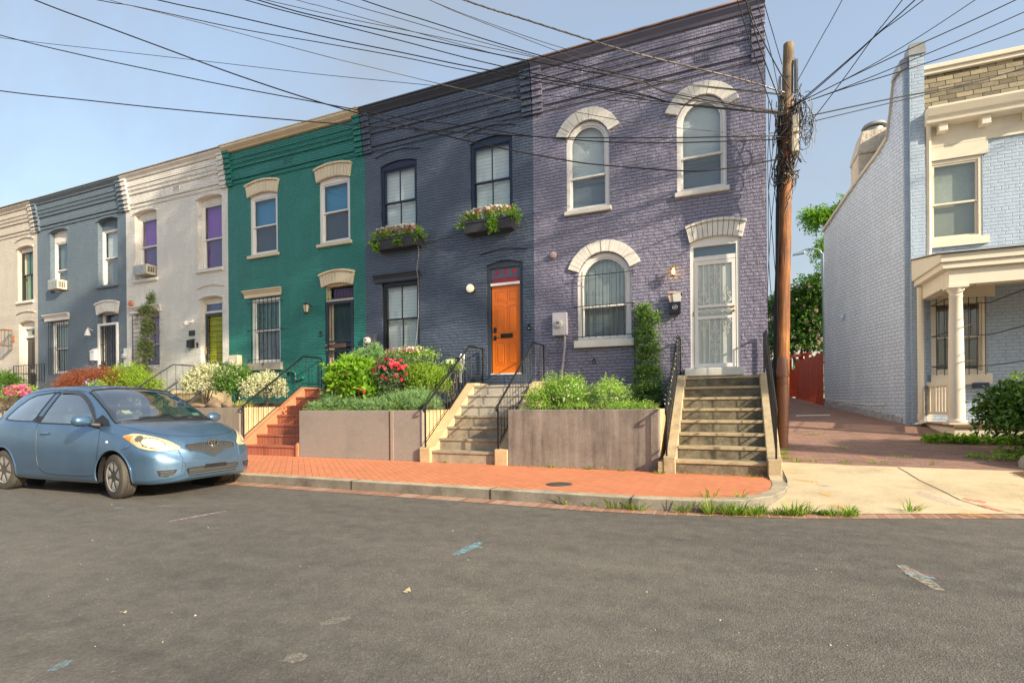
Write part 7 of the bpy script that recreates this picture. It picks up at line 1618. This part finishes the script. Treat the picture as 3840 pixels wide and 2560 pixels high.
bz('wall', brick('tan_brick', (.42, .26, .13), .004), t, (-78, -43.5, 20, 34, -.3, 14.9)); bz('roof_edge', mat('tan_coping', (.5, .36, .2), .7), t, (-78.2, -43.3, 19.8, 34.2, 14.9, 15.2)); bz('vent_louvre', DARK, t, (-46.6, -44.4, 19.94, 19.99, 13.2, 14.1))
# tall street tree out of view to the right of the camera: it throws the soft shade over the upper walls of the row
tcb = [((9, 3.5, 15.5), (3.6, 3.2, 2.6), 3), ((4.5, 4.5, 14.6), (3.2, 2.4, 1.9), 2.4), ((12.5, 3.5, 14.0), (3.4, 3, 2.6), 2), ((8, 0.8, 17.0), (3.6, 3, 2.2), 2), ((2.0, 5.2, 15.2), (2.6, 1.8, 1.4), 1.3), ((13.5, 1.5, 17), (3.0, 3, 2.4), 1.3)]
tree('street_tree', 'tall leafy street tree standing at the corner to the right of the view', (14, 6.0, .2), .30, [[(13.8, 5.8, 5), (12, 4.6, 11), (9, 3.5, 15)], [(13.8, 5.8, 5), (13, 5, 10), (12.8, 3.8, 14)], [(13.6, 5.6, 6), (9.5, 4.8, 12), (4.6, 4.6, 14.4)], [(13.8, 5.8, 5), (13.4, 3.2, 12), (13.4, 1.8, 16.5)]], tcb, LG, 1250, .30, L=.9, k=7, asp=.6, seed=90, shell=.3)
# ------------------------------------------------------------------ small things
def lantern_body(t, x, y, z0, z1, r, m, glass, bulb=None):
    g = MB(); h = z1-z0; g.lathe([(.0, z1), (.012, z1-.01), (.01, z1-.05*1), (r*.35, z1-.30*h), (r*1.25, z1-.36*h), (r*1.2, z1-.40*h), (0, z1-.40*h)], (x, y, 0), 'z', 6); g.lathe([(0, z0), (r*.7, z0+.02), (r*.75, z0+.05), (0, z0+.05)], (x, y, 0), 'z', 6)
    for k in range(6): a = k*pi/3; g.cyl((x+r*.72*cos(a), y+r*.72*sin(a), z0+.04), (x+r*1.1*cos(a), y+r*1.1*sin(a), z1-.40*h), .005, 4)
    g.tube([(x, D, z0+.6*h), (x, y+r, z0+.62*h), (x, y+r*.9, z1-.34*h)], .012, 6); g.build('lantern_frame', m, t)
    g = MB(); g.lathe([(r*.66, z0+.055), (r*1.04, z1-.41*h)], (x, y, 0), 'z', 6); g.build('lantern_glass', glass, t)
    if bulb: g = MB(); g.lathe([(0, z0+.06), (.02, z0+.08), (.026, z0+.12), (.012, z0+.16), (0, z0+.165)], (x, y, 0), 'z', 12); g.build('bulb', bulb, t, smooth=True)
BRS2 = mat('antique_brass', (.42, .28, .10), .35, metal=.8)
t = thing('wall_lantern', (-1.0, D, 3.65), 'lit brass lantern on the lavender wall beside the storm door', 'lamp')
lantern_body(t, -1.0, D-.13, 3.66, 3.95, .055, BRS2, glassm('lantern_clear', (.95, .9, .75), .6), emis('warm_bulb', (1, .62, .22), 14))
t = thing('globe_lamp', (-5.5, D, 3.87), 'round white globe lamp on the navy wall beside the orange door', 'lamp')
g = MB(); g.lathe([(.03, -.10), (.095, -.03), (.105, 0)], (-5.5, D, 3.87), 'y', 20); g.build('base', NVW, t, smooth=True)
g = MB(); g.lathe([(.0, -.20), (.04, -.194), (.072, -.175), (.092, -.14), (.095, -.11), (.08, -.07), (.05, -.05)], (-5.5, D, 3.87), 'y', 24); m_ = emis('opal_globe', (1, .86, .62), .22); g.build('globe', m_, t, smooth=True)
t = thing('wall_lantern', (-10.32, D, 3.62), 'black six-sided lantern with cream glass on the green wall', 'lamp')
lantern_body(t, -10.32, D-.20, 3.62, 4.02, .085, BLK, mat('cream_glass', (.62, .58, .42), .3))
t = thing('wall_lamp', (-15.1, D, 3.7), 'white bullet floodlight beside the lime door', 'lamp'); g = MB(); g.lathe([(.0, -.02), (.06, 0), (.075, .10), (.05, .12)], (-15.12, D-.16, 3.70), 'x', 14); g.cyl((-15.06, D-.16, 3.74), (-15.0, D, 3.76), .02, 6); g.lathe([(.06, -.03), (.07, 0)], (-15.0, D, 3.78), 'y', 12); g.build('lamp_body', WHT2, t, smooth=True)
t = thing('wall_lamp', (-19.9, D, 3.65), 'white bell-shaped lamp beside the black gate', 'lamp'); g = MB(); g.lathe([(.03, 3.84), (.05, 3.78), (.095, 3.62), (.085, 3.61)], (-19.9, D-.16, 0), 'z', 14); g.tube([(-19.9, D, 3.80), (-19.9, D-.16, 3.88), (-19.9, D-.16, 3.83)], .015, 6); g.build('shade', WHT2, t, smooth=True)
COP = mat('copper_frame', (.30, .13, .07), .45, metal=.5)
t = thing('wall_lantern', (-24.7, D, 3.5), 'square copper lantern beside the door numbered 435', 'lamp'); g = MB(); x, y = -24.72, D-.22
for dx in (-.11, .11):
    for dy in (-.11, .11): g.cyl((x+dx, y+dy, 3.52), (x+dx, y+dy, 4.10), .011, 4)
g.box(x-.13, x+.13, y-.13, y+.13, 4.08, 4.12); g.box(x-.13, x+.13, y-.13, y+.13, 3.50, 3.53); g.box(x-.04, x+.04, y+.13, D, 3.7, 3.9); g.build('frame', COP, t); bz('lantern_glass', GL, t, (x-.1, x+.1, y-.1, y+.1, 3.535, 4.07))
# meters
def meter(label, x0, x1, z0, z1, lx, lz, m, pipe=None, d=.12, lr=.085):
    t = thing('electric_meter', ((x0+x1)/2, D, z0), label, 'meter'); bz('box', m, t, (x0, x1, D-d, D-.001, z0, z1), bevel=.008)
    g = MB(); g.lathe([(lr*1.1, -d-.001), (lr*1.1, -d-.02), (lr*.9, -d-.025), (lr*.85, -d-.09), (lr*.6, -d-.10), (0, -d-.10)], (lx, D, lz), 'y', 24); g.build('meter_dial', mat('meter_glass_white', (.60, .60, .55), .15, spec=.9, coat=1), t, smooth=True)
    bz('dial_window', mat('meter_dark', (.06, .07, .07), .3), t, (lx-.035, lx+.035, D-d-.105, D-d-.1005, lz+.0, lz+.03))
    if pipe: g = MB(); g.tube(pipe, .025, 8); g.build('conduit', mat('grey_conduit', (.36, .33, .38), .5), t, smooth=True)
    return t
meter('white electric meter box on the lavender wall with a conduit running down', -3.52, -3.20, 2.66, 3.15, -3.37, 2.90, mat('meter_white', (.60, .58, .62), .4), [(-3.26, D-.06, 2.66), (-3.26, D-.06, 2.45), (-3.30, D-.06, 2.1), (-3.36, D-.06, 1.6), (-3.36, D-.06, 1.2)])
meter('dark grey meter box at the left end of the navy wall', -8.50, -8.20, 2.40, 2.98, -8.40, 2.82, mat('meter_grey', (.075, .08, .10), .5))
meter('cream meter box on the green wall beside the barred window', -13.28, -12.92, 2.1, 2.66, -13.17, 2.43, CREAMP, d=.16)
meter('white meter box at the right end of the blue-grey wall', -18.05, -17.80+.0, 2.55, 3.1, -18.0, 2.83, WHT2, d=.14) if False else meter('white meter box at the left end of the off-white wall', -18.05, -17.78, 2.5, 3.1, -17.95, 2.84, WHT2, d=.14)
# mailboxes
t = thing('mailbox', (-.98, D, 2.92), 'black wall mailbox with an open lid stuffed with letters', 'mailbox')
g = MB(); g.box(-1.09, -.87, D-.13, D-.001, 2.95, 3.18); g.build('box', mat('mailbox_black', (.012, .016, .03), .3), t, bevel=.008); g = MB(); g.hexa([(-1.10, D-.01, 3.19), (-.86, D-.01, 3.19), (-.86, D-.001, 3.19), (-1.10, D-.001, 3.19)], [(-1.12, D-.12, 3.34), (-.84, D-.12, 3.34), (-.84, D-.11, 3.35), (-1.12, D-.11, 3.35)]); g.build('lid', BLK, t)
g = MB(); g.tube([(-.98+.045*cos(a*pi/8), D-.134, 3.07+.045*sin(a*pi/8)) for a in range(16)], .006, 5, closed=True); g.lathe([(.0, -.138), (.028, -.134), (.028, -.13)], (-.98, D, 3.07), 'y', 12)
for x in (-1.04, -.92): g.tube([(x, D-.03, 2.95), (x, D-.03, 2.88), (x, D-.07, 2.85), (x, D-.09, 2.88)], .006, 5)
g.build('ornament', SP1, t)
for i, (dx, r_, c_) in enumerate(((-.04, .12, (.62, .40, .32)), (.03, -.2, (.66, .58, .40)), (-.01, .3, (.64, .50, .46)), (.05, .1, (.62, .62, .60)))):
    g = MB(); a = Vector((-.98+dx, D-.05-.018*i, 3.17)); u = Vector((cos(r_), 0, sin(r_)))*.075; v = Vector((-sin(r_), -.1, cos(r_)))*(.23-.02*i); q = Vector((0, -.004, 0))
    g.hexa([a-u, a+u, a+u+q, a-u+q], [a-u+v, a+u+v, a+u+v+q, a-u+v+q]); tag(g.build('letter', mat('paper_%d' % i, c_, .8, var=.03), None), ('pinkish folded flyer at the back of the open mailbox', 'yellowish envelope in the open mailbox', 'pale pink leaflet in the open mailbox', 'white envelope at the front of the open mailbox')[i], 'letter')
def mbox(label, x, z, w_, h, m):
    t = thing('mailbox', (x, D, z), label, 'mailbox'); g = MB(); g.prism([(0, z), (-.12, z), (-.12, z+h*.75), (-.02, z+h), (0, z+h)], x-w_/2, x+w_/2, lambda u, v, d: (d, D+u, v)); g.build('box', m, t, bevel=.004)
    g = MB(); g.hexa([(x-w_/2-.01, D-.135, z+h*.73), (x+w_/2+.01, D-.135, z+h*.73), (x+w_/2+.01, D, z+h*1.0), (x-w_/2-.01, D, z+h*1.0)], [(x-w_/2-.01, D-.135, z+h*.78), (x+w_/2+.01, D-.135, z+h*.78), (x+w_/2+.01, D, z+h*1.05), (x-w_/2-.01, D, z+h*1.05)]); g.build('lid', m, t)
    g = MB(); g.tube([(x-.05, D-.05, z), (x-.05, D-.05, z-.06), (x-.03, D-.09, z-.08), (x, D-.09, z-.06)], .005, 5); g.build('hook', m, t); return t
mbox('black mailbox with a hook beneath, beside the lime door', -15.0, 2.98, .20, .26, BLK); mbox('white mailbox beside the black gate', -19.75, 2.78, .24, .40, WHT2)
o = tag(bz('wall_plaque', mat('plaque_black', (.02, .018, .018), .4), None, (-15.13, -14.87, D-.025, D-.002, 3.34, 3.50), bevel=.02), 'black oval-cornered plaque above the mailbox on the off-white wall', 'plaque')
def bell(name, label, x, z, r, m, cat='bell'):
    g = MB(); g.lathe([(r, 0), (r, -.03), (r*.8, -.06), (r*.3, -.075), (0, -.076)], (x, D, z), 'y', 22); return tag(g.build(name, m, None, smooth=True), label, cat)
bell('alarm_bell', 'round pinkish alarm bell high at the left of the lavender wall', -3.52, 4.42, .075, mat('bell_pink', (.52, .40, .40), .4)); bell('alarm_bell', 'round orange-red alarm bell at the corner of the off-white wall', -17.84, 4.55, .10, mat('bell_red', (.55, .17, .08), .4))
def doorbell(label, x, z, c): t = thing('doorbell', (x, D, z), label, 'doorbell'); bz('plate', BLK, t, (x-.028, x+.028, D-.03, D-.001, z-.075, z+.075), bevel=.006); g = MB(); g.lathe([(.015, -.03), (.014, -.036), (0, -.037)], (x, D, z-.03), 'y', 12); g.build('button', c, t); return t
doorbell('black video doorbell between the orange door and the lavender wall', -4.09, 2.90, WHT2); doorbell('black video doorbell left of the green house gate', -10.02, 3.10, SP1); doorbell('small black doorbell beside the lime door', -14.76, 3.05, SP1)
tag(bz('outlet_cover', WHT2, None, (-.965, -.895, D-.04, D-.001, 2.24, 2.35), bevel=.008), 'small white outlet cover left of the storm door step', 'outlet')
g = MB(); g.tube(catmull([(-6.85, D-.25, 5.05), (-6.93, D-.03, 4.9), (-6.92, D-.14, 4.45), (-6.96, D-.03, 4.2), (-6.97, D-.02, 3.3), (-7.08, D-.03, 2.4), (-7.06, D-.05, 2.1)], 5), .005, 5); tag(g.build('hanging_cable', mat('white_cable', (.55, .52, .48), .5), None, smooth=True), 'white cable hanging from the left flower box down past the navy window', 'cable')
g = MB(); g.tube(catmull([(-6.75, D-.1, 5.16), (-6.4, D-.02, 5.13), (-5.9, D-.02, 5.22), (-5.6, D-.1, 5.33)], 6), .006, 5); tag(g.build('hanging_cable', CBG, None), 'thin grey cable slung between the two flower boxes', 'cable')
g = MB(); g.tube([(-5.72, D-.10, 2.28), (-5.72, D-.13, 2.33), (-5.70, D-.06, 2.36), (-5.72, D-.1, 2.0)], .02, 7); g.tube([(-5.78, D-.10, 1.7), (-5.78, D-.10, 2.30), (-5.78, D-.05, 2.36)], .028, 8); tag(g.build('vent_pipe', WHT2, None, smooth=True), 'pair of white bent pipes on the navy wall behind the railing', 'pipe')
g = MB(); g.tube(catmull([(-3.37, D-.03, 2.64), (-3.36, D-.05, 2.55), (-3.42, D-.03, 2.35), (-3.55, D-.03, 2.3), (-3.66, D-.02, 2.36)], 5), .009, 6); tag(g.build('hanging_cable', CBG, None), 'curled grey cable below the lavender meter box', 'cable')
g = MB(); g.tube([(-2.63+.035*cos(a*pi/6), D-.03, 2.07+.045*sin(a*pi/6)) for a in range(12)], .008, 5, closed=True); g.lathe([(.02, 0), (.02, -.03)], (-2.63, D, 2.12), 'y', 8); tag(g.build('wall_hook', BLK, None), 'small rusty ring hook low on the lavender wall', 'hook')
g = MB(); g.tube(catmull([(-12.9, D-.04, 2.2), (-11.4, D-.04, 1.95), (-11.2, D-.05, 2.12), (-10.9, D-.05, 2.1), (-10.85, D-.05, 1.9), (-10.6, D-.05, 1.95)], 5), .028, 8); tag(g.build('gas_pipe', mat('green_pipe', (.02, .19, .14), .5), None, smooth=True), 'green painted gas pipes low on the green wall', 'pipe')
# air conditioners
def aircon(label, x0, x1, z0, z1, m):
    t = thing('air_conditioner', ((x0+x1)/2, D, z0), label, 'air conditioner'); y0 = D-.24; bz('case', m, t, (x0, x1, y0, D+.14, z0, z1), bevel=.008)
    bz('coil', mat('coil_foil', (.40, .40, .38), .4, metal=.5, var=.4, vscale=14), t, (x0+.03, x1-.03, y0-.006, y0-.001, z0+.03, z1-.03)); g = MB()
    for i in range(4): g.box(x1+.001, x1+.006, y0+.04+.05*i, y0+.065+.05*i, z0+.06, z1-.06)
    g.build('vent_slots', DARK, t); return t
aircon('beige air conditioner in the left purple window of the off-white house', -17.40, -16.72, 5.36, 5.66, mat('aircon_beige', (.50, .47, .38), .5)); aircon('cream air conditioner in the upper window of the blue-grey house', -22.02, -21.45, 5.34, 5.66, mat('aircon_cream', (.55, .52, .42), .5))
# manholes
def manhole(label, x, y, z, r, c, cat='manhole cover', nrm=None):
    t = thing('manhole_cover', (x, y, z), label, cat); g = MB(); g.lathe([(r, -.01), (r, .004), (r*.92, .006), (r*.9, .003), (0, .003)], (0, 0, 0), 'z', 32); g2 = MB()
    for i in range(-5, 6):
        for j in range(-5, 6):
            if i*i+j*j < 27: g2.box(i*r/6.6-.3*r/6.6, i*r/6.6+.3*r/6.6, j*r/6.6-.3*r/6.6, j*r/6.6+.3*r/6.6, .0035, .007)
    a = g.build('cover', c, t, local=True, smooth=True); b = g2.build('studs', c, a, local=True); return t
manhole('small round iron cover in the brick pavement', -2.07, 6.56, ZS, .17, mat('cover_grey', (.10, .10, .09), .6, metal=.3, var=.3))
t = manhole('round rusty manhole cover in the concrete apron at the right edge', 3.56, 8.62, ZP(3.56, 8.62)+.004, .28, mat('cover_rust', (.17, .10, .06), .7, metal=.2, var=.3)); t.rotation_euler = (math.atan(.155), -.055, 0)
# spray paint marks and joints on the ground
def dab(name, c, pts, z, soft=.5, sc=22):
    m, ns, ln, p = newmat(name+'_paint'); pos = N(ns, 'NewGeometry').outputs['Position']; p.inputs['Base Color'].default_value = c4(c); p.inputs['Roughness'].default_value = .8
    a = ramp(ns, ln, noise(ns, ln, pos, sc, 6, .8), [(.38, 0.), (.62, soft)]); tr = N(ns, 'BsdfTransparent'); mx = N(ns, 'MixShader'); ln.new(a, mx.inputs[0]); ln.new(tr.outputs[0], mx.inputs[1]); ln.new(p.outputs[0], mx.inputs[2])
    ln.new(mx.outputs[0], [n for n in ns if n.type == 'OUTPUT_MATERIAL'][0].inputs[0])
    return sheet(name, [(q[0], q[1], z(q[0], q[1]) if callable(z) else z) for q in pts], m)
def strip(x0, y0, x1, y1, w_):
    dx, dy = x1-x0, y1-y0; L_ = sqrt(dx*dx+dy*dy); nx, ny = -dy/L_*w_, dx/L_*w_
    return [(x0-dx*.04, y0), (x0+nx*.6, y0+ny*.6), ((x0+x1)/2+nx, (y0+y1)/2+ny), (x1+nx*.5, y1+ny*.5), (x1, y1), (x1-nx*.5, y1-ny*.5), ((x0+x1)/2-nx, (y0+y1)/2-ny), (x0-nx*.6, y0-ny*.6)]

dab('paint_mark', (.62, .47, .44), strip(-5.36, 3.61, -5.27, 4.20, .035), .004, .75); dab('paint_mark', (.25, .50, .60), strip(-2.0, 3.60, -1.98, 4.03, .05), .004, .75)
dab('paint_mark', (.25, .50, .60), strip(-2.03, 3.85, -1.88, 3.86, .035), .008, .6); dab('paint_mark', (.25, .50, .60), strip(-2.82, 1.36, -2.86, 1.45, .03), .004, .6)
dab('paint_mark', (.45, .42, .35), strip(-1.93, 1.84, -1.84, 1.88, .05), .004, .6, 60); dab('paint_mark', (.45, .42, .35), strip(-2.05, 2.2, -1.96, 2.33, .04), .004, .5, 60)
dab('paint_mark', (.55, .52, .42), strip(1.13, 4.54, 1.20, 4.02, .055), .004, .7); dab('paint_mark', (.30, .50, .65), strip(1.10, 4.31, 1.25, 4.27, .035), .008, .8); dab('paint_mark', (.55, .12, .12), strip(1.07, 4.34, 1.30, 4.30, .015), .012, .5)
dab('paint_mark', (.25, .50, .60), strip(-6.7, 3.86, -6.6, 3.9, .03), .004, .7); dab('paint_mark', (.50, .40, .32), strip(-6.35, 4.1, -6.1, 4.16, .02), .004, .6)
for q in ((.78, 7.83, 1.06, 7.73, .07), (1.0, 7.2, 1.1, 7.05, .06), (1.05, 6.7, 1.15, 6.55, .06), (2.2, 6.8, 2.4, 6.65, .09), (1.9, 9.6, 2.0, 9.4, .06)):
    dab('paint_mark', (.75, .42, .08), strip(*q), lambda x, y: (ZP(x, y)+.008 if y < 9 else ZL(y)+.008), .6)
dab('paint_mark', (.30, .42, .60), strip(1.02, 7.62, 1.16, 7.55, .035), lambda x, y: ZP(x, y)+.008, .7); dab('paint_mark', (.55, .45, .52), strip(2.05, 7.6, 2.28, 7.05, .09), lambda x, y: ZP(x, y)+.008, .45)
dab('paint_mark', (.70, .14, .12), strip(2.44, 7.42, 2.60, 7.30, .06), lambda x, y: ZP(x, y)+.008, .85); dab('paint_mark', (.70, .14, .12), strip(2.5, 7.2, 2.62, 7.0, .05), lambda x, y: ZP(x, y)+.008, .85)
dab('paint_mark', (.72, .52, .10), strip(-3.1, 8.12, -2.5, 8.16, .05), ZS+.004, .7); dab('paint_mark', (.28, .50, .62), strip(-2.2, 6.0, -1.9, 5.98, .05), ZS+.004, .7)
crk = [(2.19, 8.9), (2.22, 8.6), (2.24, 8.2), (2.33, 7.7), (2.38, 7.35), (2.52, 7.1), (2.72, 6.92)]
g = MB(); pl = [(x, y, ZP(x, y)+.004) for x, y in crk]; n = len(pl); g.add([(x-.006, y, z) for x, y, z in pl]+[(x+.006, y, z) for x, y, z in pl], [(i, i+1, n+i+1, n+i) for i in range(n-1)]); o = g.build('apron_crack', mat('dark_joint', (.04, .035, .03), .9), loc=(2.3, 8, .1)); o['kind'] = 'structure'
g = MB(); g.tube([(1.47, 14.17, ZL(14.17)+.01), (2.19, 14.27, ZL(14.27)+.01)], .014, 6); tag(g.build('loose_pipe', WHT, None), 'thin white pipe lying across the shaded alley bricks', 'pipe')
# small stones and scraps on the road
def pebbles():
    R = random.Random(77); V = []; F = []
    for i in range(330):
        y = 1.2+4.4*R.random()**1.1; x = R.uniform(-7.5, 4.5); s = R.uniform(.0012, .0042)*(2.0 if R.random() < .05 else 1)
        b = len(V); a0 = R.random()*6
        for k in range(5): V.append(Vector((x+s*cos(a0+k*1.257), y+s*sin(a0+k*1.257), .001)))
        V.append(Vector((x, y, .002+s*.7))); F += [(b+k, b+(k+1) % 5, b+5) for k in range(5)]
    return leafmesh('road_grit', mat('grit', (.50, .45, .34), .8, var=.3, vscale=20), None, V, F, [.5]*len(F), loc=(0, 3, 0))
stuff(pebbles(), 'pale grit and pebbles scattered over the asphalt', 'grit')
for (x, y, s, lab) in ((-1.90, 2.77, .03, 'pale crumpled leaves on the asphalt in the lower middle'), (-3.2, 1.92, .022, 'single dry leaf on the asphalt at the lower left')):
    g = MB(); rr = random.Random(int(x*-10))
    for k in range(3 if s > .025 else 1):
        cx, cy = x+rr.uniform(-s, s), y+rr.uniform(-s, s)*1.4; g.add([(cx-s*.6, cy, .004), (cx, cy-s*.7, .012), (cx+s*.7, cy, .005), (cx, cy+s*.7, .014)], [(0, 1, 2), (0, 2, 3)])
    tag(g.build('fallen_leaf', mat('pale_leaf', (.55, .48, .30), .8), None), lab, 'leaf')
# ------------------------------------------------------------------ houses across the street, seen only in window and paint reflections
def across(label, x0, x1, h, m, wm):
    t = thing('facing_house', ((x0+x1)/2, -11.5, 0), label, 'house', 'houses across the street'); bz('wall', m, t, (x0, x1, -18, -11.5, -.3, h)); bz('cornice', WHT, t, (x0, x1, -11.49, -11.2, h-.5, h))
    for i in range(2):
        for z in (1.8, 4.8):
            a = x0+.9+i*2.3; f = bz('window', WHT, t, (a-.08, a+1.0, -11.49, -11.44, z-.08, z+1.7)); bz('pane', wm, f, (a, a+.92, -11.435, -11.42, z, z+1.62))
    return t
cols = [(.30, .12, .09), (.50, .46, .38), (.22, .24, .26), (.42, .17, .11), (.55, .53, .50), (.30, .30, .22), (.20, .10, .08)]
cn = ['dark red', 'cream', 'slate grey', 'brick red', 'off-white', 'olive', 'brown']
for i, (c, nm) in enumerate(zip(cols, cn)):
    across('%s house across the street behind the viewer' % nm, -24+4.9*i, -24+4.9*i+4.88, 7.6+.3*(i % 2), mat('facing_wall_'+nm.replace(' ', '_').replace('-', '_'), c, .8, var=.1), mat('far_pane', (.05, .09, .12), .1, spec=.9))
